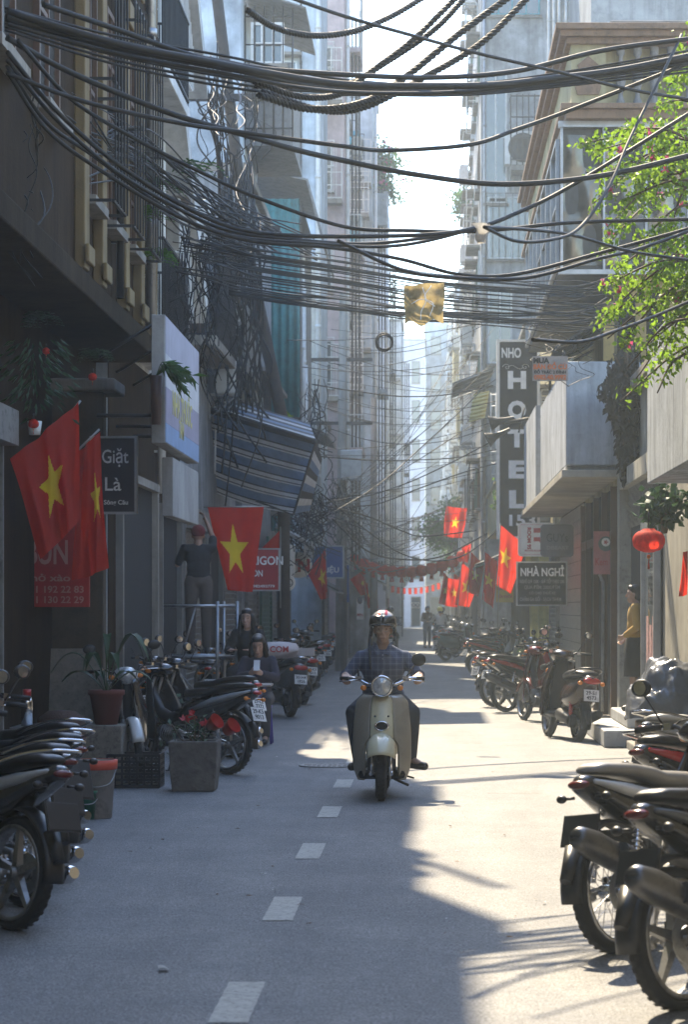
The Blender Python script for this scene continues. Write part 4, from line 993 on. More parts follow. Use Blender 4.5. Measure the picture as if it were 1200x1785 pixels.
# brown scooter, rear towards us
mk(scooter, 1008, 1292, 104, 'brown and cream scooter parked by the stone step, tail towards the camera', P_brown, lean=R(5))
b_tan = P_cream
mk(underbone, 968, 1262, 108, 'dark red motorbike just behind the brown scooter with its handlebars above it', P_dred, P_black, spoke=5, lean=R(5))
# red and black bikes seen from the side
mk(underbone, 882, 1241, 38, 'red and black motorbike parked in profile with raised tail, right side of the street', P_black, P_redp, spoke=5, exh='high', rack=False, lean=R(-5), leg=P_redp)
mk(underbone, 862, 1232, 36, 'black and silver motorbike just behind the red and black one', P_black, P_silver, spoke=5, rack=True, lean=R(-5))
mk(underbone, 835, 1182, 30, 'old motorbike with long flat seat, chromed wire wheels and white leg shield', P_black, P_redp, spoke='wire', leg=P_whitep, lean=R(-4))
mk(underbone, 848, 1172, 30, 'orange motorbike beyond the one with the white leg shield', P_orange, P_silver, spoke='wire', leg=P_orange, lean=R(-4))
mk(scooter, 778, 1152, 40, 'round olive green scooter parked on the right, tail to the road', P_olive, style='round', lean=R(-4))
mk(scooter, 792, 1142, 38, 'dark scooter right behind the round olive green one', P_grey, style='round')
UB = underbone('black motorbike in the crowded row on the right beyond the olive scooter, nearest one', P_black, P_silver, (1.15, 82, 0), R(60), spoke=5)
SC = scooter('dark grey scooter in the crowded row on the right beyond the olive scooter', P_grey, (1.1, 86, 0), R(65))
for i, (x, y, a, src, lab) in enumerate(((1.25, 79, 50, UB, 'motorbike between the olive scooter and the crowded row on the right'), (1.2, 90, 62, UB, 'third motorbike of the crowded right row beyond the olive scooter'), (1.1, 94, 70, SC, 'scooter beside the standing man on the right'), (1.0, 101, 60, UB, 'motorbike beyond the standing man on the right'),
                                         (1.0, 108, 55, SC, 'far scooter in the hazy right row'), (.95, 116, 60, UB, 'far motorbike in the hazy right row'), (1.6, 63, 70, SC, 'scooter half hidden behind the old wire wheeled motorbike'), (1.75, 58, 80, UB, 'dark motorbike near the yellow posts on the right'), (1.9, 45, 85, UB, 'dark motorbike deep behind the red and black one'),
                                         (1.75, 67, 75, UB, 'dark motorbike before the shuttered shops right'))):
    dup(src, (x, y, 0), R(a), lab, 'parked motorbikes')
# ---- left side
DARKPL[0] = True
mk(underbone, 22, 1622, 134, 'black motorbike at the left edge nearest the camera, only tail and rear wheel in view', P_black, P_silver, spoke=5, lean=R(6), rack=True)
mk(underbone, 40, 1580, 132, 'second black motorbike from the left edge foreground with a bent mudguard', P_black, P_grey, spoke='wire', lean=R(6), rack=True)
mk(underbone, 66, 1540, 130, 'black motorbike with a red tail in the left foreground, third from the front', P_black, P_redp, spoke=5, lean=R(6), rack=True)
mk(underbone, 70, 1500, 130, 'dark motorbike at the back of the left foreground group', P_grey, P_silver, spoke=5, lean=R(6))
DARKPL[0] = False
mk(underbone, 398, 1350, 143, 'dark motorbike with wide grey side panel and white plate behind the stone planter', P_black, P_silver, spoke=5, lean=R(5), rack=False)
mk(underbone, 405, 1322, 141, 'red tailed motorbike with black seat beyond the stone planter', P_black, P_redp, spoke=5, lean=R(5), rack=False)
underbone('silver and white motorbike by the left wall, its front turned to the camera', P_whitep, P_silver, (-2.83, 22.75, 0), R(-74), spoke=5, leg=P_black, lean=R(4))
mk(scooter, 505, 1250, 112, 'dark grey scooter beside the folding table with a white sack on it', P_grey, lean=R(4), style='round')
mk(scooter, 528, 1228, 110, 'dark scooter with red tail lamp behind the sack scooter', P_black, lean=R(4))
for i, (px, py, a, src, lab) in enumerate(((548, 1196, 115, UB, 'black motorbike beyond the two dark scooters on the left'), (556, 1180, 118, SC, 'dark scooter in the left row beyond the sack'), (563, 1168, 118, UB, 'motorbike fourth in the left row towards the blue scooter'), (571, 1158, 120, UB, 'motorbike last in the left row before the blue scooter'),
                                           (620, 1136, 110, SC, 'dark scooter behind the blue scooter on the left'), (632, 1128, 110, UB, 'far motorbike on the left behind the rider'))):
    Y = gy(py); dup(src, ((px - VPX) / FPX * Y - .25, Y + .5, 0), R(a), lab, 'parked motorbikes')
mk(scooter, 594, 1120, -80, 'bright blue scooter parked on the left facing the camera', P_blue, lean=R(4))
for (x, y, lab) in ((-3.1, 27.3, 'dark motorbike in the shade against the left wall'), (-3.0, 33.2, 'dark motorbike in the shade behind the scaffold'), (-3.0, 38.5, 'dark motorbike against the left wall beyond the women')):
    dup(UB, (x, y, 0), R(95), lab, 'parked motorbikes')
# ---------------------------------------------------------------- people (local frame: x forward, y left, z up)
M_skin = mat('skin', (.30, .165, .105), .5, var=.06); M_skin2 = mat('pale_skin', (.42, .26, .19), .5, var=.05); M_hair = mat('black_hair', (.012, .01, .01), .35, bump=.4, bscale=150)
M_shoe = mat('dark_shoe', (.02, .016, .014), .45)
def cloth(name, col, **k): return mat(name, col, .85, bump=.5, bscale=18, **k)
def hand(P, wr, d, up, side, grip=None, s=1.):
    "palm and five unequal bent fingers; d = pointing direction, up = back of hand, side = towards the thumb"
    d = Vector(d).normalized(); up = Vector(up).normalized(); side = Vector(side).normalized(); wr = Vector(wr)
    P.append(('e', wr + d * .045 * s, (.04 * s, .04 * s, .018 * s), None)) if False else None
    for k, y in enumerate((.028, .009, -.010, -.028)):
        P.append((wr + side * y * .6 * s, wr + d * .075 * s + side * y * s, .016 * s, .0125 * s))
        L = (.068, .078, .072, .056)[k] * s; c = wr + d * .08 * s + side * y * s
        curl = .9 if grip else .35
        p1 = c + (d * math.cos(curl) - up * math.sin(curl)) * L * .45
        p2 = p1 + (d * math.cos(curl * 2.1) - up * math.sin(curl * 2.1)) * L * .32
        p3 = p2 + (d * math.cos(curl * 3.1) - up * math.sin(curl * 3.1)) * L * .25
        for a, b_, r0, r1 in ((c, p1, .0095, .009), (p1, p2, .009, .0082), (p2, p3, .0082, .007)): P.append((a, b_, r0 * s, r1 * s))
    t0 = wr + d * .02 * s + side * .026 * s; t1 = t0 + (side * .7 + d * .6 - up * .2).normalized() * .035 * s; t2 = t1 + (d * .8 + side * .1 - up * .6).normalized() * .03 * s
    P.append((t0, t1, .0125 * s, .0105 * s)); P.append((t1, t2, .0105 * s, .0085 * s))
def figure(label, loc, rz, J, top, trousers, shoe=None, skin=None, hair='short', vox=.014, sleeves='long', legs='long', name='person', skirt=False, facing=0., hands=(None, None), sc=1., nod=0., bulk=1.):
    rt = thing(name, label, 'person', loc, rz); rt.scale = (sc,) * 3
    J = {k: Vector(v) for k, v in J.items()}; skin = skin or M_skin; P = []
    hd = J['head']; H = Euler((0, nod, facing)).to_matrix(); HM = H.to_4x4()
    def h(x, y, z): return hd + H @ Vector((x, y, z))
    P.append(('e', h(0, 0, .02), (.092, .074, .10), HM)); P.append(('e', h(.025, 0, -.045), (.062, .055, .07), HM)); P.append(('e', h(.055, 0, -.095), (.026, .028, .022), HM))
    P += [(h(.088, 0, .01), h(.108, 0, -.028), .009, .014), (h(.085, -.022, -.066), h(.085, .022, -.066), .009, .009), (h(.083, -.018, -.08), h(.083, .018, -.08), .008, .008)]
    for s_ in (-1, 1):
        P += [('e', h(.0, s_ * .075, -.01), (.018, .01, .03), HM), (h(.082, s_ * .012, .03), h(.07, s_ * .05, .028), .009, .008), ('e', h(.055, s_ * .035, -.03), (.028, .022, .022), HM)]
    P.append((J['neck'], hd + Vector((-.01, 0, -.06)), .056, .05))
    ch, pv_ = J['chest'], J['pelvis']; bl = (ch + pv_) / 2
    ax = (ch - pv_).normalized(); ta = math.atan2(ax.x, ax.z); E = Euler((0, ta, 0)).to_matrix().to_4x4()
    P += [('e', ch, (.10, .155, .17), E), ('e', bl, (.095, .135, .16), E), ('e', pv_, (.11, .155, .12), E), (J['neck'] - Vector((0, 0, .02)), ch, .06, .1)]
    S = []; T = []; q = .013
    S += [('e', ch, (.115 * bulk, .17 * bulk, .18), E), ('e', bl, (.12 * bulk, .155 * bulk, .19), E), ('e', pv_ + ax * .03, (.122 * bulk, .165 * bulk, .11), E)]
    T += [('e', pv_, (.12, .165, .125), E)]; Fo = []
    for s_, k in ((1, 'l'), (-1, 'r')):
        sh, el, wr, hp, kn, an = (J[n + k] for n in ('sh', 'el', 'wr', 'hip', 'kn', 'an'))
        P += [(sh, el, .043, .037), (el, wr, .037, .025), (ch + Vector((0, s_ * .06, .05)), sh, .06, .045)]
        S += [(J['neck'] + Vector((-.01, s_ * .03, -.03)), sh + Vector((0, -s_ * .02, -.0)), .052, .05), (ch + Vector((0, s_ * .06, .05)), sh, .08, .055), (sh, sh.lerp(el, .5), .058, .055)]
        if sleeves == 'long': S += [(sh.lerp(el, .5), el, .058, .052), (el, el.lerp(wr, .85), .052, .042)]
        elif sleeves == 'half': S += [(sh.lerp(el, .5), sh.lerp(el, .85), .058, .056)]
        P += [(hp, kn, .08, .052), (kn, kn.lerp(an, .35), .052, .054), (kn.lerp(an, .35), an, .054, .034)]
        T += [(pv_ + Vector((0, s_ * .06, 0)), hp, .11, .1), (hp, kn, .098, .07)]
        if legs == 'long': T += [(kn, kn.lerp(an, .4), .07, .066), (kn.lerp(an, .4), an.lerp(kn, .06), .066, .055)]
        fd = J.get('toe' + k, an + Vector((.16, 0, -.05))); P.append((an, fd, .032, .024))
        Fo += [(an + Vector((-.03, 0, -.045)), fd + Vector((0, 0, -.0)), .04, .036), (an + Vector((-.03, 0, -.045)), an + Vector((0, 0, -.01)), .04, .042)]
        hk = hands[0 if s_ == 1 else 1]; dv = (wr - el).normalized()
        if hk: hand(P, wr, hk[0], hk[1], hk[2], grip=True)
        else: hand(P, wr, dv, Vector((0, s_ * 1., 0)) - dv * dv.y * s_, Vector((1, 0, 0)) - dv * dv.x)
    body = blob('body', P, vox * .55, skin, rt, 2)
    blob('shirt', S, vox, top, rt, 4)
    if skirt:
        b = MB(); kz = (J['knl'].z + J['anl'].z * .0) - .05; pz = pv_.z + .08
        b.loft([[Vector((pv_.x + (rr * .8) * math.cos(2 * PI * j / 24) * (1 + .04 * math.sin(j * 3)), pv_.y + rr * math.sin(2 * PI * j / 24), z)) for j in range(24)] for rr, z in ((.125, pz), (.175, pz - .12), (.19, (pz + kz) / 2), (.2, kz))]); b.build('skirt', trousers, rt)
    else: blob('trousers', T, vox, trousers, rt, 4)
    sh_ = blob('shoes', Fo, .012, shoe or M_shoe, rt, 2)
    # eyes and brows
    for s_ in (-1, 1):
        b = MB(); b.ell(h(.077, s_ * .03, .006), (.008, .013, .0055), HM, 10, 7); b.build('eye', mat('eye_dark', (.02, .015, .012), .15), rt)
        b = MB(); b.tube([h(.09, s_ * .014, .033), h(.086, s_ * .035, .038), h(.072, s_ * .052, .032)], [.003, .0045, .002], 5); b.build('eyebrow', M_hair, rt)
    b = MB(); b.tube([h(.094, -.02, -.073), h(.098, 0, -.0725), h(.094, .02, -.073)], .0035, 5); b.build('lips', mat('lips', (.2, .07, .06), .45), rt)
    Hp = []
    if hair in ('short', 'bun', 'long'):
        Hp += [('e', h(-.02, 0, .045), (.098, .084, .092), HM), ('e', h(-.045, 0, .0), (.07, .082, .1), HM), ('e', h(.03, 0, .088), (.06, .07, .04), HM)]
        if hair == 'bun': Hp.append(('e', h(-.12, 0, .04), (.04, .045, .045), HM))
        if hair == 'long':
            for s_ in (-1, 1): Hp += [(h(.02, s_ * .075, .03), h(.0, s_ * .09, -.14), .03, .035), (h(.0, s_ * .09, -.14), h(.01, s_ * .085, -.33), .035, .022)]
            Hp += [(h(-.07, 0, 0), h(-.09, 0, -.3), .07, .05), (h(-.06, -.04, 0), h(-.08, -.05, -.32), .05, .035), (h(-.06, .04, 0), h(-.08, .05, -.32), .05, .035)]
        blob('hair', Hp, .012, M_hair, rt, 2)
    rt['_h'] = 0; del rt['_h']
    return rt, h
def standing(lean=0., step=.0, arm=.1):
    return dict(head=(.02 + lean, 0, 1.53), neck=(.0 + lean * .9, 0, 1.40), chest=(lean * .7, 0, 1.24), pelvis=(0, 0, .96), shl=(lean * .85, .18, 1.36), shr=(lean * .85, -.18, 1.36),
                ell=(.0 + arm * .3, .24, 1.09), elr=(arm * .3, -.24, 1.09), wrl=(.08 + arm, .22, .86), wrr=(.08 + arm, -.22, .86), hipl=(0, .09, .9), hipr=(0, -.09, .9),
                knl=(.03 + step, .1, .5), knr=(.03 - step * .5, -.1, .5), anl=(step * .8, .1, .09), anr=(-step, -.1, .09), toel=(step * .8 + .15, .12, .035), toer=(-step + .15, -.12, .035))

# ---- the cream scooter of the rider (front towards the camera)
def hero_scooter():
    rt = thing('scooter', 'cream and taupe retro scooter being ridden towards the camera by the helmeted man', 'scooter', (-.395, 20.78, 0), R(-90)); r = .222
    wheel(rt, -.6, r, .11, .15, 5, wide=.06); wheel(rt, .58, r, .098, .15, 5, False)
    # leg shield: wide curved sheet with an arch cut for the wheel
    def zw(v):
        z = .155 + .70 * v
        wd = .238 - .035 * max(0, (v - .45) / .55) ** 2 * 1.0 - .045 * max(0, (.25 - v) / .25) ** 2
        if v > .9: wd -= .05 * ((v - .9) / .1) ** 2
        return z, wd
    def pt(q, v):
        z, wd = zw(v); x = .33 + .11 * math.sin(PI * min(1., .2 + v * .75)) - .08 * v
        return Vector((x - .16 * abs(q) ** 2.2, q * wd, z))
    for nm, q0, q1, m_ in (('leg_shield', -1, -.42, P_taupe), ('leg_shield', .42, 1, P_taupe)):
        b = MB()
        def f(u, v, q0=q0, q1=q1):
            a0, a1 = q0, q1; z, wd = zw(v)
            cut = .14 / wd if v < .38 else (.14 / wd) * math.sqrt(max(0, 1 - ((v - .38) / .16) ** 2)) if v < .54 else 0
            cut = max(cut, .42)
            if q0 > 0: a0 = cut
            else: a1 = -cut
            return pt(a0 + (a1 - a0) * u, v)
        b.grid(f, 12, 30); b.build(nm, m_, rt, solid=.022)
    b = MB(); b.grid(lambda u, v: pt(-.41 + .82 * u, .50 + .5 * v) + Vector((.012, 0, 0)), 10, 16); cp_ = b.build('centre_panel', P_cream, rt, solid=.02)
    b = MB(); b.tube([pt(-.41 + .0, .5 + .5 * k / 12) + Vector((.02, 0, 0)) for k in range(13)], .004, 5); b.tube([pt(.41, .5 + .5 * k / 12) + Vector((.02, 0, 0)) for k in range(13)], .004, 5); b.build('trim', M_blackp, cp_)
    b = MB(); M = Matrix.Translation((.398, 0, .61)) @ Euler((0, PI / 2, 0)).to_matrix().to_4x4() @ Matrix.Diagonal((.68, 1, 1, 1))
    b.lathe([(.062, -.01), (.062, .014), (.05, .02), (.048, .008)], M, 28); hr = b.build('horn_ring', M_chrome, rt)
    b = MB(); b.lathe([(.048, .006), (0, .004)], M, 20); [b.bx(.404, .413, y - .0025, y + .0025, .58, .64) for y in (-.03, -.02, -.01, 0, .01, .02, .03)]; b.build('horn_grille', M_blackp, hr)
    for s_ in (-1, 1): b = MB(); b.ell((.388, s_ * .056, .69), (.008, .009, .009)); b.build('bolt', M_darkmetal, cp_)
    text('A', .05, mat('tired_red_ink', (.3, .05, .04), .6), rt, (.42, .14, .50), rot=(PI / 2, 0, PI / 2)) if False else None
    # wheel well and mudguard
    b = MB(); b.bx(.3, .34, -.12, .12, .17, .5); b.build('wheel_well', M_blackp, rt)
    b = MB()
    def mg(u, v):
        a = R(30 + 120 * u); q = v * 2 - 1; wd = .118; rr = .285 + .018 * math.sin(PI * u) - .075 * abs(q) ** 2.6
        return Vector((.58 + rr * math.cos(a) * (1.03), q * wd, r + .03 + rr * math.sin(a)))
    b.grid(mg, 18, 12); b.build('front_mudguard', P_cream, rt, solid=.006)
    b = MB()
    for s_ in (-1, 1): b.tube([(.58, s_ * .075, r), (.53, s_ * .08, .42)], .014, 8); b.tube([(.5, s_ * .085, r + .02), (.62, s_ * .085, r)], .016, 8)
    b.tube([(.30, 0, .4), (.20, 0, .95)], .03, 10); b.build('front_fork', M_chrome, rt)
    b = MB(); b.torus((.58, .07, r), (0, 1, 0), .05, .012, 16, 6); b.build('hub', M_alum, rt)
    # body behind
    b = MB(); ringloft(b, [(-.95, .6, .04, .05), (-.9, .58, .12, .14), (-.7, .52, .2, .2), (-.45, .5, .21, .2), (-.25, .48, .17, .18), (-.12, .46, .1, .15)], 2.5, .85); b.build('rear_body', P_cream, rt)
    b = MB(); ringloft(b, [(-.85, .74, .08, .03), (-.75, .75, .14, .04), (-.4, .74, .15, .045), (-.15, .71, .1, .04)], 2.8); b.build('seat', M_seat, rt)
    b = MB(); b.loft([ring(x, 0, z, hw, hh, 12, 4.) for x, z, hw, hh in ((-.2, .2, .14, .04), (.1, .19, .2, .035), (.34, .2, .2, .04))]); b.build('floorboard', M_blackp, rt)
    b = MB(); b.tube([(.05, .2, .17), (.05, .27, .15)], .009, 6); b.tube([(.12, .1, .15), (.05, .22, .09)], .012, 6); b.build('side_stand', M_darkmetal, rt)
    b = MB(); b.tube([(-.2, -.13, .2), (-.8, -.17, .26)], [.04, .05], 12); b.build('exhaust', M_darkmetal, rt)
    # handlebar with cowl, headlight, indicators, mirror
    b = MB(); b.loft([ring(x, 0, z, hw, hh, 18, 2.1) for x, z, hw, hh in ((.16, .93, .05, .05), (.2, .935, .085, .075), (.28, .94, .098, .09), (.335, .94, .092, .088), (.345, .94, .085, .082))]); hs = b.build('headlamp_shell', M_blackp, rt)
    M = Matrix.Translation((.335, 0, .94)) @ Euler((0, PI / 2, 0)).to_matrix().to_4x4()
    b = MB(); b.lathe([(.092, .0), (.092, .02), (.08, .026), (.078, .018)], M, 32); b.build('headlamp_rim', M_chrome, hs)
    b = MB(); b.lathe([(.079, .016), (.06, .03), (.03, .038), (0, .04)], M, 28); b.build('headlamp_lens', M_lens, hs)
    b = MB(); b.box((.31, 0, 1.035), (.03, .02, .02)); b.build('lamp_badge', M_chrome, hs)
    b = MB(); b.tube(smooth_path([(.13, -.34, 1.0), (.18, -.22, 1.0), (.22, -.1, .95), (.22, .1, .95), (.18, .22, 1.0), (.13, .34, 1.0)], 4), .0125, 8); hb = b.build('handlebar', M_chrome, rt)
    for s_ in (-1, 1):
        b = MB(); b.tube([(.125, s_ * .355, 1.0), (.17, s_ * .225, 1.0)], [.0175, .0165], 10); b.build('grip', M_rub, hb)
        b = MB(); b.tube(smooth_path([(.19, s_ * .2, .99), (.235, s_ * .26, .985), (.2, s_ * .36, .975)], 3), .006, 6); b.box((.19, s_ * .2, 1.0), (.04, .05, .04)); b.build('brake_lever', M_chrome, hb)
        b = MB(); b.tube([(.28, s_ * .08, .93), (.28, s_ * .14, .925)], .008, 6); o_ = b.build('indicator_stem', M_blackp, rt)
        b = MB(); b.ell((.285, s_ * .155, .925), (.022, .026, .024)); b.build('indicator', M_orange, o_)
    b = MB(); b.tube(smooth_path([(.19, .2, 1.0), (.2, .24, 1.07), (.19, .285, 1.12)], 3), .0065, 6); b.ell((.19, .31, 1.16), (.018, .062, .055), None, 18, 10); b.build('mirror', M_blackp, rt)
    b = MB(); b.tube(smooth_path([(.19, -.2, 1.0), (.2, -.2, 1.08)], 3), .007, 6); b.build('mirror_stub', M_blackp, rt)
    b = MB()
    for s_ in (-1, 1): b.tube(smooth_path([(.22, s_ * .2, .99), (.30, s_ * .13, .99), (.27, s_ * .04, .86)], 4), .005, 5)
    b.build('brake_cable', M_cable, rt)
    return rt
hero_scooter()
# plaid
def plaid(name, c0, c1, c2):
    m = mat(name, c0, .9, var=.08, bump=.4, bscale=30); t = m.node_tree; N = t.nodes; L = t.links
    b_ = N['Principled BSDF']; src = b_.inputs['Base Color'].links[0].from_socket; tc = N.new('ShaderNodeTexCoord'); sx = N.new('ShaderNodeSeparateXYZ'); L.new(tc.outputs['Object'], sx.inputs[0]); cur = src
    for axis, fr, thr, col in ((1, 19, .78, c1), (2, 19, .78, c1), (1, 19, -.9, c2), (2, 19, -.9, c2)):
        mu = N.new('ShaderNodeMath'); mu.operation = 'MULTIPLY'; mu.inputs[1].default_value = fr * 2 * PI; L.new(sx.outputs[axis], mu.inputs[0])
        si = N.new('ShaderNodeMath'); si.operation = 'SINE'; L.new(mu.outputs[0], si.inputs[0])
        cm = N.new('ShaderNodeMapRange'); cm.inputs[1].default_value = thr; cm.inputs[2].default_value = thr + (.15 if thr > 0 else -.08); cm.inputs[4].default_value = .3; L.new(si.outputs[0], cm.inputs[0])
        x = N.new('ShaderNodeMix'); x.data_type = 'RGBA'; L.new(cm.outputs[0], x.inputs[0]); L.new(cur, x.inputs[6]); x.inputs[7].default_value = (*col, 1); cur = x.outputs[2]
    L.new(cur, b_.inputs['Base Color']); return m
M_plaid = plaid('blue_plaid', (.085, .10, .15), (.3, .31, .36), (.03, .04, .07)); M_navy = cloth('dark_navy_trousers', (.022, .025, .035))
z0 = 0
J = dict(head=(-.16, 0, 1.41), neck=(-.2, 0, 1.28), chest=(-.22, 0, 1.08), pelvis=(-.34, 0, .82), shl=(-.21, .19, 1.175), shr=(-.21, -.19, 1.175), ell=(-.19, .315, 1.0), elr=(-.19, -.315, 1.0),
         wrl=(.06, .315, 1.03), wrr=(.06, -.315, 1.03), hipl=(-.3, .1, .80), hipr=(-.3, -.1, .80), knl=(.1, .255, .71), knr=(.1, -.245, .71), anl=(.0, .24, .31), anr=(.05, -.2, .30), toel=(.13, .36, .255), toer=(.2, -.26, .255))
hr, h = figure('man in a blue plaid shirt and striped open helmet riding the cream scooter', (-.395, 20.78, 0), R(-90), J, M_plaid, M_navy, vox=.012, hair='short', bulk=1.14, skin=mat('tanned_skin', (.40, .235, .16), .5, var=.08),
               hands=(((.75, -.1, -.25), (.3, 0, 1), (0, -1, 0)), ((.75, .1, -.25), (.3, 0, 1), (0, 1, 0))))
# helmet: shell, peak, stripes, straps; spectacles; collar and placket
def shellf(u, v, k=1.):
    a = 2 * PI * u; ph = PI * .5 * (1 - v) + 0; z = math.cos(PI / 2 * v) ; rr = math.sin(PI / 2 * v)
    return a, z, rr
b = MB()
def hf(u, v):
    a = 2 * PI * u; t = v * 1.18; z = math.cos(PI / 2 * t); rr = math.sin(PI / 2 * t)
    x = .128 * rr * math.cos(a); low = 0
    if t > 1 and math.cos(a) > .2: low = (t - 1) * .28 * math.cos(a)
    return h(x - .012, .112 * rr * math.sin(a), .048 + .118 * z + low)
b.grid(hf, 36, 16); hel = b.build('helmet', mat('helmet_white', (.42, .40, .37), .25, coat=.5), hr, solid=.008)
b = MB(); b.grid(lambda u, v: h(.105 + .05 * v - .06 * abs(u * 2 - 1) ** 2 * 1.2 - .012 + .0, (u * 2 - 1) * .1, .062 - .02 * v - .012 * abs(u * 2 - 1) ** 2), 14, 4); b.build('peak', P_black, hel, solid=.006)
for y0 in (-.042, .018):
    b = MB()
    def sf(u, v, y0=y0):
        yy = y0 + .024 * v; t = -1.1 + 2.2 * u; rr = math.sqrt(max(0, 1 - (yy / .112) ** 2))
        return h(-.012 + (.128 * rr + .0055) * math.sin(t), yy, .048 + (.118 * rr + .0055) * math.cos(t))
    b.grid(sf, 20, 2); b.build('red_stripe', M_red, hel)
b = MB()
def bf(u, v):
    a = 2 * PI * u; t = .60 + v * .58; z = math.cos(PI / 2 * t); rr = math.sin(PI / 2 * t); low = max(0, t - 1) * .28 * math.cos(a) if math.cos(a) > .2 else 0
    return h(.1335 * rr * math.cos(a) - .012, .1175 * rr * math.sin(a), .048 + .118 * z + low + .004)
b.grid(bf, 36, 12); b.build('rim_band', P_black, hel, solid=.004)
for s_ in (-1, 1):
    b = MB(); b.ell(h(-.0, s_ * .1, -.02), (.05, .014, .055), None, 14, 8); b.build('ear_pad', P_black, hel)
b = MB(); b.tube(smooth_path([h(.02, -.105, -.02), h(.05, -.115, -.12), h(.1, -.11, -.2), h(.14, -.105, -.34)], 3), .012, 6, sy=.4); b.build('strap', M_blackp, hel)
b = MB(); b.tube(smooth_path([h(.02, .105, -.02), h(.05, .1, -.1)], 3), .01, 6, sy=.4); b.build('strap', M_blackp, hel)
sp = None
b = MB()
for s_ in (-1, 1): b.torus(h(.1, s_ * .032, .003), (1, 0, 0), .021, .0016, 20, 5); b.tube([h(.098, s_ * .053, .008), h(.02, s_ * .08, .01)], .0015, 5)
b.tube([h(.102, -.011, .006), h(.106, 0, .009), h(.102, .011, .006)], .0015, 5); b.build('spectacles', M_chrome, hr)
for s_ in (-1, 1):
    b = MB(); n0 = Vector((-.15, 0, 1.275)); b.add([n0 + Vector((.075, s_ * .012, -.07)), n0 + Vector((.05, s_ * .075, -.03)), n0 + Vector((-.02, s_ * .085, .035)), n0 + Vector((.035, s_ * .05, .01)), n0 + Vector((.09, s_ * .055, -.085))], [(0, 4, 1, 3), (3, 1, 2)]); b.build('collar', M_plaid, hr, solid=.006)
b = MB(); b.tube([(-.095, 0, 1.2), (-.09, 0, 1.08), (-.105, 0, .92)], .005, 4, sy=.5)
for q in range(4): b.ell((-.085 - .004 * q, .0, 1.16 - .08 * q), (.004, .006, .006), None, 8, 6)
b.build('button_placket', mat('button', (.3, .3, .32), .4), hr)
for s_ in (-1, 1): b = MB(); b.tube([(.02, s_ * .318, 1.025), (.05, s_ * .316, 1.03)], [.046, .044], 14); b.build('cuff', M_plaid, hr)

# ---- other people
M_black = cloth('black_cotton', (.014, .013, .014)); M_greyt = cloth('grey_brown_trousers', (.09, .075, .065)); M_yel = cloth('mustard_blouse', (.40, .25, .06)); M_browncoat = cloth('brown_jacket', (.07, .05, .04)); M_pale = cloth('pale_grey_jacket', (.34, .35, .36)); M_bluej = cloth('blue_grey_jacket', (.07, .09, .12)); M_jeans = cloth('faded_jeans', (.06, .08, .12))
# man on the scaffold, arm up to the hoarding
J = standing(.05); J.update(elr=(.18, -.2, 1.5), wrr=(.28, -.12, 1.72), ell=(.1, .26, 1.15), wrl=(.28, .2, 1.25), wrl_=(0, 0, 0)); J.pop('wrl_')
rt, _ = figure('man in black top and baggy brown trousers on the scaffold reaching up', (-2.95, 31.2, 1.0), R(100), J, M_black, M_greyt, vox=.016, sleeves='half', hair='none')
b = MB(); b.ell(_(-.012, 0, .045), (.105, .092, .09)); b.build('red_cap', cloth('red_cap_cloth', (.13, .012, .012)), rt)
# girl with phone, seated at the folding table
J = dict(head=(.06, 0, 1.16), neck=(.0, 0, 1.03), chest=(-.02, 0, .86), pelvis=(-.1, 0, .55), shl=(0, .16, .98), shr=(0, -.16, .98), ell=(.12, .22, .78), elr=(.12, -.22, .78), wrl=(.3, .06, .84), wrr=(.3, -.06, .84),
         hipl=(-.06, .09, .53), hipr=(-.06, -.09, .53), knl=(.34, .12, .52), knr=(.34, -.12, .52), anl=(.36, .12, .1), anr=(.5, -.1, .1))
rt, hh = figure('girl with long dark hair looking at her phone at the folding table', (-2.0, 28.6, 0), R(-92), J, cloth('dark_violet_top', (.035, .03, .045)), cloth('grey_leggings', (.05, .05, .055)), skin=M_skin2, hair='long', vox=.014, nod=.35, hands=(((.7, -.6, .3), (.4, .9, 0), (0, 0, 1)), ((.7, .6, .3), (.4, -.9, 0), (0, 0, 1))))
b = MB(); b.box((0, 0, 0), (.072, .009, .145), (R(-35), 0, 0)); ph = b.build('phone', mat('white_phone', (.6, .6, .6), .3), bevel=.003); ph.location = (-1.995, 28.22, .93); tag(ph, 'small white phone held by the seated girl with both hands', 'phone')
# woman behind her
J = dict(J); J.update(head=(.02, 0, 1.34), neck=(-.02, 0, 1.21), chest=(-.04, 0, 1.04), pelvis=(-.1, 0, .73), shl=(-.02, .16, 1.16), shr=(-.02, -.16, 1.16), ell=(.06, .24, .94), elr=(.06, -.24, .94), wrl=(.28, .14, .95), wrr=(.28, -.14, .95), hipl=(-.06, .09, .71), hipr=(-.06, -.09, .71), knl=(.34, .12, .68), knr=(.34, -.12, .68), anl=(.3, .12, .25), anr=(.3, -.1, .25), toel=(.42, .12, .2), toer=(.42, -.1, .2))
figure('woman with long black hair seated in the shade behind the girl', (-2.28, 30.6, .12), R(-100), J, M_black, M_black, skin=M_skin2, hair='long', vox=.016)
# woman in the glass doorway
J = standing(.0); J.update(ell=(-.03, .24, 1.1), elr=(-.03, -.24, 1.1), wrl=(.15, .1, .98), wrr=(.15, -.1, .94))
figure('woman in a mustard blouse and dark skirt standing in the glass doorway', (2.53, 29.75, .34), R(172), J, M_yel, M_black, skin=M_skin2, hair='bun', vox=.014, skirt=True, sc=.93)
# man standing far down the street, wearing a mask
J = standing(.02); J.update(wrr=(.2, -.12, 1.05), elr=(.02, -.24, 1.1))
rt, hh = figure('man in a brown jacket and pale face mask standing far down the street', (-.07, 96, 0), R(-60), J, M_browncoat, M_jeans, vox=.02)
b = MB(); b.ell(hh(.05, 0, -.055), (.06, .06, .05)); b.build('face_mask', M_pale, rt)
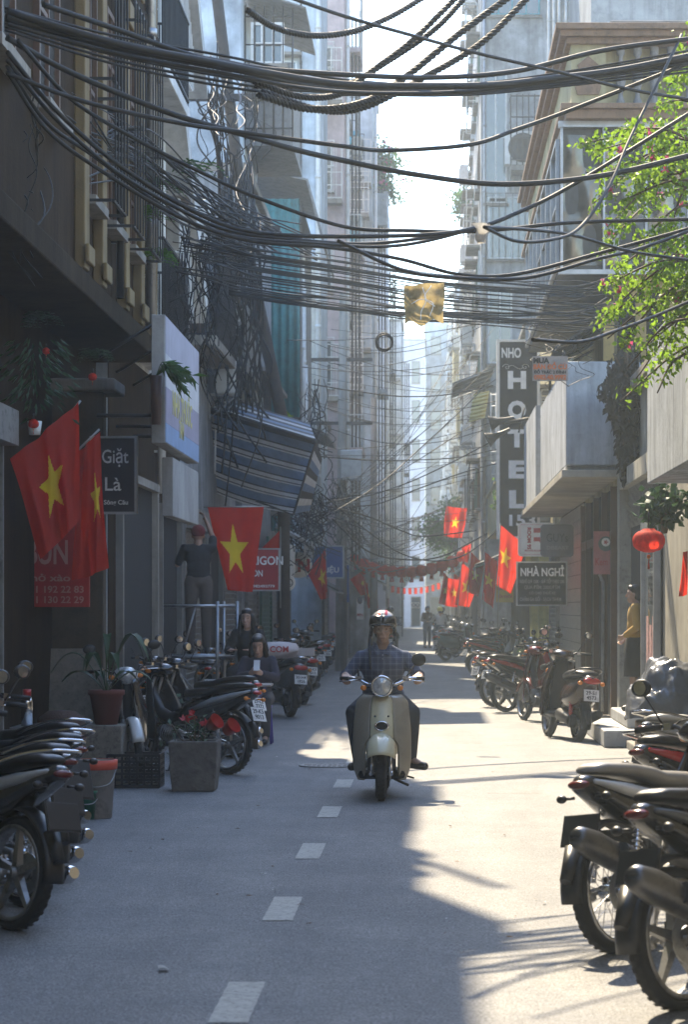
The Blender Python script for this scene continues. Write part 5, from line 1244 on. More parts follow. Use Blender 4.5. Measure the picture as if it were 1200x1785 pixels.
# riders far off: on a motorbike each
def rider(lab, blab, loc, rz, top, tr, helm, src):
    m = dup(src, loc, rz, blab, None)
    if 'group' in m: del m['group']
    J = dict(head=(-.2, 0, 1.48), neck=(-.23, 0, 1.34), chest=(-.26, 0, 1.15), pelvis=(-.36, 0, .9), shl=(-.22, .18, 1.28), shr=(-.22, -.18, 1.28), ell=(-.05, .27, 1.1), elr=(-.05, -.27, 1.1), wrl=(.2, .28, 1.08), wrr=(.2, -.28, 1.08),
             hipl=(-.32, .1, .87), hipr=(-.32, -.1, .87), knl=(.08, .2, .72), knr=(.08, -.2, .72), anl=(.0, .17, .36), anr=(.0, -.17, .36))
    rt, hh = figure(lab, loc, rz, J, top, tr, vox=.02)
    b = MB(); b.ell(hh(-.01, 0, .05), (.13, .115, .11), None, 20, 12); b.build('helmet', helm, rt)
rider('man in a blue grey jacket riding away behind the plaid rider', 'dark scooter ridden away by the man in the blue grey jacket', (-1.19, 76, 0), R(88), M_bluej, M_navy, P_black, SC)
rider('rider in a pale jacket and yellow helmet near the olive scooter', 'motorbike under the rider with the yellow helmet', (.38, 91, 0), R(100), M_pale, M_jeans, mat('yellow_helmet', (.6, .55, .1), .3), UB)
rider('dark rider far off close behind the yellow helmet one', 'scooter under the dark rider behind the yellow helmet one', (.5, 97, 0), R(100), M_browncoat, M_navy, P_black, SC)
# ---------------------------------------------------------------- flags
M_flag = mat('red_flag_cloth', (.55, .026, .01), .75, trans=.6, var=.1, bump=.3, bscale=25)
M_star = mat('yellow_star', (.75, .55, .02), .7, trans=.5, var=.08)
M_pole = mat('flag_pole', (.3, .3, .28), .4, .5)
def flag(label, c, Y, star=(.5, .5), size=.3, waves=3, amp=.05, dY=(0, 0, 0, 0), pole=None, ph=0., asp=1.5, group='red flags with a yellow star', both=True):
    "c = four photo corners (hoist top, fly top, fly bottom, hoist bottom) of the hanging cloth"
    C = [at(x, y, Y + d) for (x, y), d in zip(c, dY)]; o = sum(C, Vector()) / 4; rt = thing('flag', label, 'flag', o, 0, group); C = [p - o for p in C]
    def F(u, v, off=0.):
        p = C[0].lerp(C[1], u).lerp(C[3].lerp(C[2], u), v)
        w_ = amp * (math.sin(u * waves * PI * 2 + ph + v * 1.3) + .5 * math.sin(u * waves * PI * 3.7 + 2 * ph - v * 3) + .35 * math.sin(v * 7 + ph)) * (.35 + .65 * min(1, v * 1.5 + .2))
        return Vector((p.x + .25 * w_ * math.cos(v * 4 + ph), p.y + w_ + off, p.z - .02 * math.sin(PI * u) * amp * 10))
    pts = []
    for k in range(10):
        a = -PI / 2 + k * PI / 5; rr = size * (1 if k % 2 == 0 else .40); pts.append((star[0] + rr * math.cos(a) / asp, star[1] + rr * math.sin(a)))
    def inside(u, v):
        c_ = False; j = 9
        for i in range(10):
            (x1, y1), (x2, y2) = pts[i], pts[j]
            if (y1 > v) != (y2 > v) and u < (x2 - x1) * (v - y1) / (y2 - y1) + x1: c_ = not c_
            j = i
        return c_
    b = MB(); NU, NV = 84, 80; b.grid(F, NU, NV)
    b.mi = [1 if inside((k % NU + .5) / NU, (k // NU + .5) / NV) else 0 for k in range(NU * NV)]
    b.build('cloth', [M_flag, M_star], rt)
    if pole:
        b = MB(); b.tube([at(pole[0], pole[1], Y + .03) - o, at(pole[2], pole[3], Y + .03) - o], max(.01, .00018 * Y), 7); b.build('flag_pole', M_pole, rt)
    return rt
flag('large red flag with yellow star hanging at the far left in shade', [(136, 700), (22, 838), (98, 965), (140, 905)][0:1] + [(18, 800), (70, 975), (140, 905)], 20.2, (.50, .50), .3, 2, .05, (0, -.4, -.3, 0), (60, 800, 140, 698), asp=1.25)
flag('narrow red flag folded behind the large one at the far left', [(172, 752), (132, 790), (126, 1012), (188, 990)], 20.9, (.25, .45), .2, 1.5, .05, (0, 0, .1, .1), (120, 800, 173, 748), ph=1, asp=1.)
flag('red flag hanging below the striped awning in front of the scaffold', [(362, 884), (460, 884), (440, 1032), (396, 1028)], 33, (.42, .52), .33, 1.5, .03, (0, 0, 0, 0), (355, 884, 468, 883), asp=.95, ph=2)
flag('red flag tip sticking out above the red shop board on the left', [(487, 925), (452, 960), (450, 985), (487, 960)], 38.5, (.1, .9), .02, 1, .02, pole=(489, 918, 489, 1060))
flag('bright red flag draped before the blue sign on the left', [(567, 956), (536, 998), (560, 1045), (572, 1042)], 53.4, (.35, .50), .24, 1, .05, pole=(568, 950, 570, 1062), asp=.8)
flag('small red flag on the left below the lantern string, nearest of three', [(634, 992), (611, 1010), (630, 1038), (642, 1034)], 78, (.3, .5), .15, 1, .06, pole=(634, 990, 640, 1050), asp=.8)
flag('small red flag on the left below the lantern string, middle of three', [(645, 1010), (634, 1025), (640, 1060), (652, 1058)], 86, (.4, .5), .15, 1, .06, asp=.8)
flag('small red flag on the left below the lantern string, farthest of three', [(656, 1022), (644, 1030), (646, 1066), (660, 1060)], 92, (.4, .5), .15, 1, .06, asp=.8)
flag('brightest sunlit red flag beside the round cornered sign on the right', [(873, 915), (918, 950), (893, 1035), (868, 1020)], 44, (.3, .46), .19, 1, .06, (0, 0, 0, 0), (873, 912, 868, 1100), asp=.7)
flag('red flag hanging partly behind the brightest one on the right', [(846, 962), (868, 978), (862, 1060), (843, 1045)], 46, (.42, .5), .17, 1, .06, (0, 0, 0, 0), (846, 955, 843, 1090), asp=.5)
flag('big orange red flag nearest in the hanging row of three on the right', [(806, 982), (838, 1004), (820, 1058), (794, 1054)], 66, (.46, .48), .22, 1, .06, pole=(806, 978, 797, 1075), asp=.8)
flag('middle flag of the hanging row of three on the right', [(782, 1008), (804, 1010), (800, 1058), (778, 1056)], 70, (.55, .5), .18, 1, .06, asp=.8)
flag('bright flag overlapping the big orange red one in the row on the right', [(822, 962), (846, 985), (836, 1040), (814, 1030)], 57.5, (.46, .48), .2, 1, .06, pole=(822, 958, 814, 1070), asp=.8)
flag('small bright flag low at the far end of the hanging row right', [(792, 1000), (806, 1008), (800, 1048), (786, 1044)], 76, (.5, .5), .18, 1, .05, asp=.7)
flag('leftmost flag of the hanging row of three on the right', [(775, 998), (786, 1010), (782, 1056), (766, 1052)], 74, (.5, .5), .16, 1, .06, asp=.6)
flag('red flag high up in front of the small green tree, sun shining through', [(779, 882), (815, 886), (806, 938), (774, 934)], 72, (.52, .5), .22, 1.5, .09, pole=(779, 850, 782, 940), asp=.8, ph=1.4)
flag('little red flag torn and twisted beside the lantern string end', [(805, 952), (822, 948), (816, 982), (808, 974)], 70, (.5, .5), .1, 2, .09, asp=.8)
flag('sliver of a red flag at the right picture edge', [(1200, 960), (1192, 962), (1186, 1040), (1200, 1036)], 21, (.5, .5), .02, 1, .02, asp=.8)
# string of pleated red lanterns across the street
n = 12; ends = (at(612, 962, 78), at(815, 955, 72))
def lp(t): return ends[0].lerp(ends[1], t) + Vector((0, 0, -.62 * 4 * t * (1 - t) * .8))
b = MB(); b.tube([lp(q / 40) for q in range(41)], .012, 5); tag(b.build('lantern_string', M_cable), 'thin sagging cord carrying the row of red lanterns across the street', 'cord')
M_lan = mat('red_lantern_cloth', (.62, .05, .02), .7, trans=.5, var=.2, scale=12)
LN = None
for k in range(n):
    t = (k + .4) / (n - .2); p = lp(t)
    if LN is None:
        LN = thing('lantern', '', 'lantern', p); b = MB()
        prof = []
        for q in range(13): a = PI * q / 12; prof.append((.13 * math.sin(a) ** .7 + .03, -.22 + .2 * math.cos(a)))
        b.lathe([(r_ * (1 + .1 * (i % 2)), z) for i, (r_, z) in enumerate(prof)], n=18); b.build('shade', M_lan, LN)
        b = MB()
        for q in range(8): a = q * PI / 4; b.tube([(.03 * math.cos(a), .03 * math.sin(a), -.42), (.05 * math.cos(a), .05 * math.sin(a), -.60)], .012, 4)
        b.build('tassel', M_lan, LN); l = LN
    else: l = dup(LN, p)
    l['label'] = 'pleated red lantern %s on the string across the street' % ('first from the left', 'second from the left', 'third from the left', 'fourth from the left', 'fifth from the left', 'sixth from the left', 'sixth from the right', 'fifth from the right', 'fourth from the right', 'third from the right', 'second from the right', 'last at the right')[k]
    l['group'] = 'red lanterns strung across the street'; l.scale = (1.15, 1.15, .85); l.rotation_euler = (0, 0, k * .7)
# farther festoon of small red pennants
b = MB(); e0, e1 = at(650, 1010, 108), at(800, 1000, 108)
pp = [e0.lerp(e1, q / 30) + Vector((0, 0, -.5 * 4 * (q / 30) * (1 - q / 30))) for q in range(31)]; b.tube(pp, .012, 4); fs_ = thing('pennant_string', 'far string of small red pennants hazy down the street', 'bunting', e0)
b.v = [v - e0 for v in b.v]; b.build('cord', M_cable, fs_)
for q in range(1, 30, 2):
    b = MB(); p = pp[q] - e0; b.grid(lambda u, v: Vector((p.x - .07 + .14 * u, p.y + .05 * math.sin(u * 5 + q), p.z - .28 * v)), 3, 3); b.build('pennant', M_lan, fs_)
# big lantern at the shop right, small ones left
def lantern(px, py, Y, r_, lab, sq=.75):
    p = at(px, py, Y); l = thing('lantern', lab, 'lantern', p); b = MB(); vs = []; n = 48; m = 20
    prof = [(.34 * r_, sq * r_ * 1.08), (.42 * r_, sq * r_ * 1.0)] + [(r_ * math.sin(PI * q / m) ** .62 * (1) + .02 * r_, sq * r_ * .93 * math.cos(PI * q / m)) for q in range(2, m - 1)] + [(.3 * r_, -sq * r_ * .98), (.2 * r_, -sq * r_)]
    b.lathe(prof, n=n); 
    for i, v in enumerate(b.v):
        a = math.atan2(v.y, v.x); f = 1 + .05 * abs(math.sin(a * 12)) + rnd.uniform(-.02, .02); b.v[i] = Vector((v.x * f, v.y * f, v.z + rnd.uniform(-.01, .01) * r_))
    b.build('shade', mat('paper_lantern', (.6, .035, .015), .8, trans=.45, var=.3, scale=20, bump=.6, bscale=60), l)
    b = MB(); b.tube([(0, 0, sq * r_), (0, 0, sq * r_ + r_ * 1.2)], .006, 5); b.build('hanging_cord', M_blackp, l)
    b = MB(); b.ell((0, 0, -sq * r_ - r_ * .28), (.13 * r_, .13 * r_, .15 * r_)); b.build('bead', M_orange, l)
    b = MB()
    for q in range(6): a = q * PI / 3; b.tube([(0, 0, -sq * r_ - r_ * .4), (.06 * r_ * math.cos(a), .06 * r_ * math.sin(a), -sq * r_ - r_ * 1.1)], .02 * r_, 4)
    b.build('tassel', MATS['paper_lantern'], l)
lantern(1132, 943, 21.5, .135, 'big round red paper lantern hanging before the glass door on the right')
lantern(80, 612, 20.5, .03, 'tiny red lantern hanging at the dark left wall, upper one', .9); lantern(161, 657, 20.9, .035, 'tiny red lantern hanging under the small fern on the left, middle one', .9); lantern(58, 739, 19.6, .04, 'tiny red lantern low beside the white pot, lowest one', .9)

# ---------------------------------------------------------------- sign boards
def board(label, px0, py0, px1, py1, Y, m, edge=None, cat='sign', name='sign', d=.06, rz=0., frame=.0, framem=None, fac=1., grp=None, round_=0.):
    p, q = at(px0, py0, Y), at(px1, py1, Y); w_, h_ = q.x - p.x, p.z - q.z; c = (p + q) / 2
    rt = thing(name, label, cat, c, rz, grp); b = MB()
    if round_:
        poly = []; 
        for (sx, sz) in ((1, 1), (-1, 1), (-1, -1), (1, -1)):
            for k in range(5):
                a = {(1, 1): 0, (-1, 1): 1, (-1, -1): 2, (1, -1): 3}[(sx, sz)] * PI / 2 + k * PI / 8
                poly.append((sx * (w_ / 2 - round_) + round_ * math.cos(a), sz * (h_ / 2 - round_) + round_ * math.sin(a)))
        b.prism(poly, d, 0, lambda u, v, a: (u, a, v))
    else: b.bx(-w_ / 2, w_ / 2, 0, d, -h_ / 2, h_ / 2)
    b.build('panel', m, rt)
    if frame:
        b = MB(); f = frame
        b.bx(-w_ / 2 - f, -w_ / 2 + f * .2, -.012, d + .01, -h_ / 2 - f, h_ / 2 + f); b.bx(w_ / 2 - f * .2, w_ / 2 + f, -.012, d + .01, -h_ / 2 - f, h_ / 2 + f)
        b.bx(-w_ / 2 + f * .2, w_ / 2 - f * .2, -.012, d + .01, h_ / 2, h_ / 2 + f); b.bx(-w_ / 2 + f * .2, w_ / 2 - f * .2, -.012, d + .01, -h_ / 2 - f, -h_ / 2); b.build('frame', framem or M_alu, rt)
    rt2 = rt; k = Y / FPX
    def T(s, px, py, hpx, m_=None, sx=1., bold=.02, align='CENTER', wpx=None):
        c0 = at(px, py, Y) - c; o = text(s, hpx * k / .72, m_ or M_wht, rt, (c0.x, -.004, c0.z), sx, bold, align=align)
        if wpx:
            xs = [v.co.x for v in o.data.vertices]
            if xs: o.scale[0] = wpx * k / max(1e-3, max(xs) - min(xs))
        return o
    return rt, T, (w_, h_, c)
S_navy = mat('navy_board', (.02, .018, .03), .5, dirt=.2); S_redb = mat('red_board', (.38, .02, .02), .5, dirt=.25); S_blackb = mat('black_board', (.012, .013, .017), .6, spec=.2); S_bluebd = mat('blue_board', (.04, .09, .28), .5)
S_whiteb = mat('white_board', (.8, .77, .7), .45, dirt=.15); S_greyb = mat('grey_metal_board', (.17, .165, .17), .4, .4, dirt=.3); S_pinkb = mat('pink_board', (.42, .14, .14), .5, dirt=.3); I_red = mat('red_ink', (.4, .02, .02), .5); I_grey = mat('grey_ink', (.3, .3, .3), .5); I_or = mat('orange_ink', (.6, .14, .03), .5); I_dim = mat('faded_red_ink', (.5, .24, .2), .6); I_yel = mat('yellow_ink', (.5, .45, .18), .6)
S_box = wallmat('sign_box_sheet', (.34, .34, .33), .35)
rt, T, _d = board('dark navy laundry board with white serif lettering behind the left flags', 160, 764, 235, 892, 22.4, S_navy, frame=.02)
T('Giặt', 200, 797, 24, wpx=46, bold=.01); T('Là', 196, 845, 24, bold=.01); T('Sông Câu', 202, 876, 8)
rt, T, _d = board('red menu board with big letters and two phone numbers low on the left wall', 36, 905, 155, 1058, 21.6, S_redb)
T('BÚN', 82, 965, 42, I_dim, wpx=72); T('Phở xào', 82, 1008, 12, I_dim, wpx=80); T('091 192 22 83', 94, 1028, 12, I_dim, wpx=104); T('091 130 22 29', 94, 1046, 12, I_dim, wpx=104)
# light box parallel to the street
def sidebox(label, X, y0, y1, z0, z1, d, bands, m=S_box):
    rt = thing('sign', label, 'sign', (X, (y0 + y1) / 2, (z0 + z1) / 2)); b = MB(); w_ = y1 - y0; h_ = z1 - z0
    b.bx(-d, 0, -w_ / 2, w_ / 2, -h_ / 2, h_ / 2); b.build('casing', m, rt, bevel=.008)
    for (a, c, mm) in bands: b = MB(); b.bx(.0, .006, -w_ / 2 + .02, w_ / 2 - .02, -h_ / 2 + a * h_, -h_ / 2 + c * h_); b.build('face', mm, rt)
    return rt, h_, w_
rt, h_, w_ = sidebox('long light box sign with white and blue face jutting along the left side', -2.28, 21.05, 24.1, 3.02, 4.13, .12,
    ((.01, .16, mat('sky_blue_print', (.16, .30, .52), .4)), (.162, .44, mat('violet_grey_print', (.26, .26, .38), .4, dirt=.1)), (.442, .70, mat('white_print', (.52, .54, .58), .4)), (.702, .99, mat('pale_violet_print', (.36, .37, .47), .4))))
text('NHÀ THUỐC', .30, I_yel, rt, (.008, -.1, -.17), rot=(PI / 2, 0, PI / 2), bold=.02); text('TÂM', .22, I_yel, rt, (.008, -.2, -.36), rot=(PI / 2, 0, PI / 2), bold=.02)
for i in range(14):
    pass
b = MB()
for y in (-1.3, 0, 1.3): b.tube([(-.12, y, -.3), (-.62, y, -.3)], .02, 6); b.tube([(-.12, y, .5), (-.62, y, .2)], .015, 6)
b.build('bracket', M_darkmetal, rt)
rt, h_, w_ = sidebox('shorter plain white box hanging under the light box sign', -2.3, 21.9, 24.3, 2.42, 2.95, .1, ())
# hotel sign
rt, T, (w_, h_, c_) = board('tall narrow black hotel sign with white letters one above the other', 871, 596, 938, 935, 46.5, S_blackb, d=.28, frame=.045, framem=S_whiteb)
T('NHO', 892, 616, 17, wpx=34, bold=.03); 
for ch, y in (('H', 664), ('O', 716), ('T', 766), ('E', 820), ('L', 872)): T(ch, 902, y, 29, wpx=32, bold=.05)
T('153', 909, 908, 19, wpx=46, bold=.03)
b = MB(); k = 46.5 / FPX
def spiral(cx, cz, s_): return [Vector((cx + s_ * (1 - t) * 7 * k * math.cos(t * 9), -.006, cz + (1 - t) * 6 * k * math.sin(t * 9))) for t in [q / 24 for q in range(25)]]
for s_ in (-1, 1): c0 = at(900 + s_ * 16, 640, 46.5) - c_; b.tube(spiral(c0.x, c0.z, s_), .012, 4, sy=.3); 
c0 = at(900, 640, 46.5) - c_; b.tube([c0 + Vector((-14 * k + 28 * k * q / 12, -.006, 3 * k * math.sin(q / 12 * 2 * PI))) for q in range(13)], .012, 4, sy=.3); b.build('scroll_ornament', M_wht, rt)
b = MB(); [b.bx(w_ / 2, w_ / 2 + .5, .1, .15, z, z + .05) for z in (-h_ * .4, 0, h_ * .4)]; b.build('bracket', M_metal, rt)
# guest house sign etc.
rt, T, (w_, h_, c_) = board('black guest house board with white capitals and four small lines', 903, 981, 988, 1054, 38.5, S_blackb, frame=.02, framem=M_alu)
T('NHÀ NGHỈ', 946, 998, 14, wpx=76, bold=.03); T('NGHỈ GIỜ 150K · GIỜ TIẾP THEO 20K', 946, 1014, 6, I_grey, wpx=78); T('QUA ĐÊM: 200K/ĐÊM', 946, 1024, 6, I_grey, wpx=62); T('CÓ CHO THUÊ XE', 946, 1034, 4.5, I_grey, wpx=46); T('CHĂN GA GỐI - SẠCH THƠM', 943, 1045, 6, I_grey, wpx=72)
rt, T, (w_, h_, c_) = board('white round cornered sign with red letters turned sideways', 904, 911, 966, 970, 37.2, S_whiteb, round_=.05, d=.09)
b = MB(); k = 37.2 / FPX; W2, H2 = w_ / 2 - .03, h_ / 2 - .03
b.tube([(x * W2, -.004, z * H2) for x, z in ((-1, -.9), (-1, .9), (-.92, 1), (.92, 1), (1, .9), (1, -.9), (.92, -1), (-.92, -1), (-1, -.9))], .006, 4, sy=.3); b.build('red_border', I_red, rt)
b = MB()
for (u0, u1, v0, v1) in ((-4, 17, 12, 20), (-4, 10, -3, 4), (10, 17, -3, 20)): b.bx(u0 * k, u1 * k, -.006, -.001, v0 * k, v1 * k)
b.add([Vector((6 * k, -.004, -3 * k)), Vector((17 * k, -.004, -3 * k)), Vector((17 * k, -.004, -16 * k)), Vector((12 * k, -.004, -16 * k))], [(0, 1, 2, 3)]); b.build('red_emblem', I_red, rt)
o_ = text('ROOM 95', 9 * k, I_red, rt, (-12 * k, -.004, 2 * k), rot=(PI / 2, -PI / 2, 0), bold=.04); o_.rotation_euler = (PI / 2, PI / 2, 0); T('PRIVATE ROOM', 930, 960, 3, I_red)
rt, T, (w_, h_, c_) = board('grey metal sign with notched corners reading a shop name', 943, 914, 1001, 971, 36.8, S_greyb, round_=.06, d=.05)
T('GUYs', 972, 938, 15, M_ink, wpx=37, bold=-.005); T('DISEART', 973, 955, 6, I_grey, wpx=38)
rt, T, (w_, h_, c_) = board('pink sign on a thin pole with a green round emblem', 1036, 926, 1079, 1001, 32.6, S_pinkb, d=.05)
k = 32.6 / FPX; b = MB(); M = Matrix.Translation((at(1057, 948, 32.6) - c_) + Vector((0, -.002, 0))) @ Euler((PI / 2, 0, 0)).to_matrix().to_4x4()
b.lathe([(0, .003), (13 * k, .003), (13 * k, 0)], M, 28, False); b.build('green_disc', mat('grey_green_ink', (.09, .12, .1), .5), rt); b = MB(); M = Matrix.Translation((at(1057, 945, 32.6) - c_) + Vector((0, -.006, 0))) @ Euler((PI / 2, 0, 0)).to_matrix().to_4x4(); b.lathe([(0, .003), (7.5 * k, .003), (7.5 * k, 0)], M, 24, False); b.build('cream_disc', S_whiteb, rt)
b = MB()
for a in range(5): t_ = a * 2 * PI / 5; b.tube([at(1057, 945, 32.6) - c_ + Vector((0, -.01, 0)), at(1057 + 4 * math.cos(t_), 945 + 4 * math.sin(t_), 32.6) - c_ + Vector((0, -.01, 0))], .008, 4)
b.build('blossom_mark', I_red, rt)
T('Kem 35', 1057, 980, 13, I_red, wpx=36, bold=.01)
b = MB(); b.tube(smooth_path([at(1046, 1001, 32.7) - c_, at(1050, 1010, 32.7) - c_, at(1053, 1025, 32.7) - c_, at(1052, 1100, 32.7) - c_, at(1051, 1240, 32.7) - c_], 4), .022, 8); b.build('sign_pole', M_metal, rt); b = MB(); q_ = at(1051, 1262, 32.7) - c_; b.bx(q_.x - .12, q_.x + .12, q_.y - .12, q_.y + .12, -c_.z + .1, q_.z + .12); b.build('pole_base', M_conc, rt, bevel=.02)
# cloth notice on the wires, yellow-orange notice
rt, T, (w_, h_, c_) = board('small weathered notice for buying used goods hung from wires', 929, 621, 991, 664, 27.5, mat('dirty_banner', (.36, .33, .31), .7, dirt=.5, scale=6, trans=.3), d=.01, cat='notice', name='notice_board')
T('MUA', 944, 629, 9, M_ink, wpx=28, bold=.05); T('BÁN', 975, 629, 6, I_grey); T('BÁN ĐỒ CŨ', 960, 640, 8, I_or, wpx=58, bold=.04); T('ĐỒ TRÁC 2 ĐÌNH', 960, 649, 5, M_ink, wpx=56, bold=.03); T('0982.40.9992', 960, 658, 8, I_or, wpx=56, bold=.04)
rt, T, (w_, h_, c_) = board('yellow and orange notice behind the red flags on the right', 866, 1012, 896, 1050, 48, mat('yellow_notice', (.5, .33, .05), .6), d=.02, cat='notice', name='notice_board'); T('SỬA KHÓA', 881, 1040, 5, I_red, wpx=26); T('CHÌA KHÓA', 881, 1026, 5, I_red, wpx=26)
# left boards
rt, T, (w_, h_, c_) = board('red shop board ending in large white ON beyond the hanging flag', 438, 958, 486, 1028, 37.6, S_redb, frame=.02, framem=M_alu); T('SAIGON', 461, 978, 15, wpx=66) ; T('BÒN', 446, 1000, 11, wpx=24); T('0982493779', 458, 1022, 4.5, wpx=42)
rt, T, (w_, h_, c_) = board('blue street side board with white letters behind a red flag', 536, 953, 598, 1006, 55, S_bluebd, frame=.03, framem=M_alu); T('LIỆU', 578, 994, 9, wpx=26)
rt, T, (w_, h_, c_) = board('white hanging board with small writing left of the round signs', 492, 950, 514, 1000, 44, S_whiteb, d=.12); T('BI A', 503, 985, 4, M_ink, wpx=16)
def disc(label, px, py, rp, Y, m, fn):
    p = at(px, py, Y); rt = thing('sign', label, 'sign', p); k = Y / FPX; b = MB(); M = Euler((PI / 2, 0, 0)).to_matrix().to_4x4(); b.lathe([(0, .05), (rp * k * .96, .05), (rp * k, .03), (rp * k, -.03), (0, -.03)], M, 36, False); b.build('panel', m, rt); fn(rt, k)
def smile(rt, k):
    b = MB()
    for cx, cz in ((-4, 1), (3.5, 0)):
        b.torus((cx * k, -.055, cz * k), (0, 1, 0), 7 * k, .9 * k, 28, 5)
        b.tube([((cx + 4 * math.cos(a)) * k, -.056, (cz - .5 + 4 * math.sin(a)) * k) for a in [PI * 1.1 + q * PI * .8 / 8 for q in range(9)]], .7 * k, 5)
        for ex in (-2, 2): b.ell(((cx + ex) * k, -.056, (cz + 2.5) * k), (.8 * k, .01, 1.4 * k))
    b.build('face_mark', M_ink, rt)
disc('round white sign with two line drawn smiling faces on the left', 500, 1016, 15, 43, S_whiteb, smile)
disc('larger round white sign with red strokes above the smiling one', 521, 985, 23, 46, S_whiteb, lambda rt, k: text('VN', 30 * k, I_red, rt, (0, -.056, -2 * k), bold=.04))
rt, T, (w_, h_, c_) = board('small white oval topped sign under the far left flags', 622, 1043, 634, 1080, 76, S_whiteb, d=.2); b = MB(); b.ell((0, -.01, .28), (.08, .02, .13)); b.build('dark_portrait', S_navy, rt); T('MN', 628, 1072, 5, I_red)
rt, T, (w_, h_, c_) = board('far red shop board with pale letters behind the rider', 658, 1030, 678, 1058, 112, S_redb); T('QUÁN', 668, 1040, 5, S_whiteb)
rt, T, (w_, h_, c_) = board('far small white board with dark ring marks right of the rider', 718, 1050, 732, 1060, 125, S_whiteb); T('OO', 725, 1055, 6, M_ink)
rt, T, (w_, h_, c_) = board('blue grey vertical board on the left before the lantern string', 603, 985, 609, 1050, 66, S_bluebd)

# ---------------------------------------------------------------- striped awning
aw = thing('awning', 'large drooping blue and white striped awning on the left', 'awning', (-3.3, 38, 3.9)); ao = Vector((-3.3, 38, 3.9))
M_ab = mat('awning_blue', (.2, .29, .44), .7, trans=.4, dirt=.3); M_aw = mat('awning_white', (.72, .73, .74), .7, trans=.4, dirt=.15); M_ak = mat('awning_black', (.02, .022, .03), .7, trans=.1)
tl, tr, br, bl_ = at(300, 690, 38.4), at(551, 768, 37), at(512, 896, 38.8), at(296, 818, 39.8)
bands = [(.0, .05, M_ak)]; v = .05
for k in range(5): bands += [(v, v + .095, M_ab), (v + .095, v + .112, M_ak), (v + .112, v + .155, M_aw), (v + .155, v + .168, M_ak), (v + .168, v + .186, M_aw)]; v += .19
def awf(u, v): 
    p = tl.lerp(tr, u).lerp(bl_.lerp(br, u), v); return p - ao + Vector((0, .06 * math.sin(u * 7 + v * 3) + .14 * math.sin(PI * v), -.10 * math.sin(PI * u) * (.3 + v)))
for (a, c, m) in bands: b = MB(); b.grid(lambda u, v: awf(u, a + (c - a) * v), 24, 3); b.build('stripe', m, aw)
# top return of the awning (thin stripes) and its lit end
def aw2(u, v):
    p = tl.lerp(tr, u); q = at(330, 664, 41.5).lerp(at(540, 738, 41.5), u); return p.lerp(q, v) - ao + Vector((0, 0, -.1 * math.sin(PI * u) * .3))
for k in range(9): b = MB(); b.grid(lambda u, v: aw2(u, (k + v) / 9), 16, 2); b.build('stripe', (M_ak, M_aw, M_ak, M_ab)[k % 4], aw)
e0, e1, e2, e3 = tr, at(562, 800, 39), at(540, 890, 40.5), br
for k in range(9):
    b = MB(); b.grid(lambda u, v: (e0.lerp(e1, u)).lerp(e3.lerp(e2, u), (k + v) / 9) - ao, 4, 3); b.build('end_stripe', (M_ak, M_aw, M_ab)[k % 3], aw)
b = MB(); b.tube([tl - ao, tr - ao], .025, 6); b.tube([tr - ao, br - ao], .02, 6); b.tube([bl_ - ao, br - ao], .025, 6); b.tube([at(380, 740, 41.5) - ao, tr - ao + Vector((0, .05, 0))], .02, 6); b.build('awning_frame', M_darkmetal, aw)
# other awnings down the street
def slope(label, px0, py0, px1, py1, Y, L_, m, drop=.5, nm='awning'):
    p, q = at(px0, py0, Y), at(px1, py1, Y); rt = thing(nm, label, 'awning', p); 
    b = MB(); b.grid(lambda u, v: Vector(((q.x - p.x) * u, L_ * v, (q.z - p.z) * u + .03 * math.sin(v * 20))), 4, 24); b.build('sheet', m, rt, solid=.02)
    b = MB()
    for k in range(5): y = L_ * k / 4; b.tube([(0, y, -.04), (q.x - p.x, y, q.z - p.z - .04)], .018, 5); 
    out = (q - p); b.tube([(out.x, 0, out.z - .04), (out.x, L_, out.z - .04)], .02, 5); b.build('awning_frame', M_metal, rt)
    b = MB(); b.grid(lambda u, v: Vector((out.x, L_ * u, out.z - .28 * v * (1 + .12 * math.sin(u * 60)))), 40, 2); b.build('valance', m, rt); return rt
M_tarp = mat('dark_tarpaulin', (.05, .055, .06), .7, dirt=.3); M_wsheet = mat('pale_sheet', (.35, .36, .36), .6, dirt=.3)
slope('dark tarpaulin awning left of the hotel sign high over the street', 862, 640, 790, 668, 66, 5, M_tarp)
slope('pale awning on the left under the lantern string, nearer one', 590, 958, 660, 990, 80, 8, M_wsheet); slope('pale awning on the left under the lantern string, farther one', 608, 990, 668, 1016, 92, 8, M_tarp)
slope('dark blue sheet awning above the left shops past the blue board', 540, 1004, 590, 1030, 58, 6, M_tarp); slope('grey sheet awning over the shuttered shops on the right', 880, 965, 830, 985, 55, 8, M_tarp)
slope('small pale awning on the left above the round signs', 480, 915, 530, 942, 44, 4, M_wsheet); slope('far pale awning on the right shop fronts', 812, 985, 790, 1000, 96, 12, M_wsheet)
# yellow corrugated screen
p = at(826, 688, 64); ys = thing('screen', 'yellow corrugated screen panel beside the barred window left of the hotel sign', 'screen', p); b = MB()
b.grid(lambda u, v: Vector((.42 * u - .12 * v, .04 * math.sin(v * 44), -.72 * v + .1 * u)), 3, 60); b.build('sheet', mat('yellow_sheet', (.5, .45, .2), .6, dirt=.2), ys, solid=.01); b = MB()
for q in range(4): b.tube([(.46 + q * .13, 0, .05), (.46 + q * .13, 0, -2.6)], .016, 4)
for q in range(9): b.tube([(.46, 0, .0 - q * .3), (.9, 0, .0 - q * .3)], .014, 4)
b.build('bar_grid', M_white, ys)
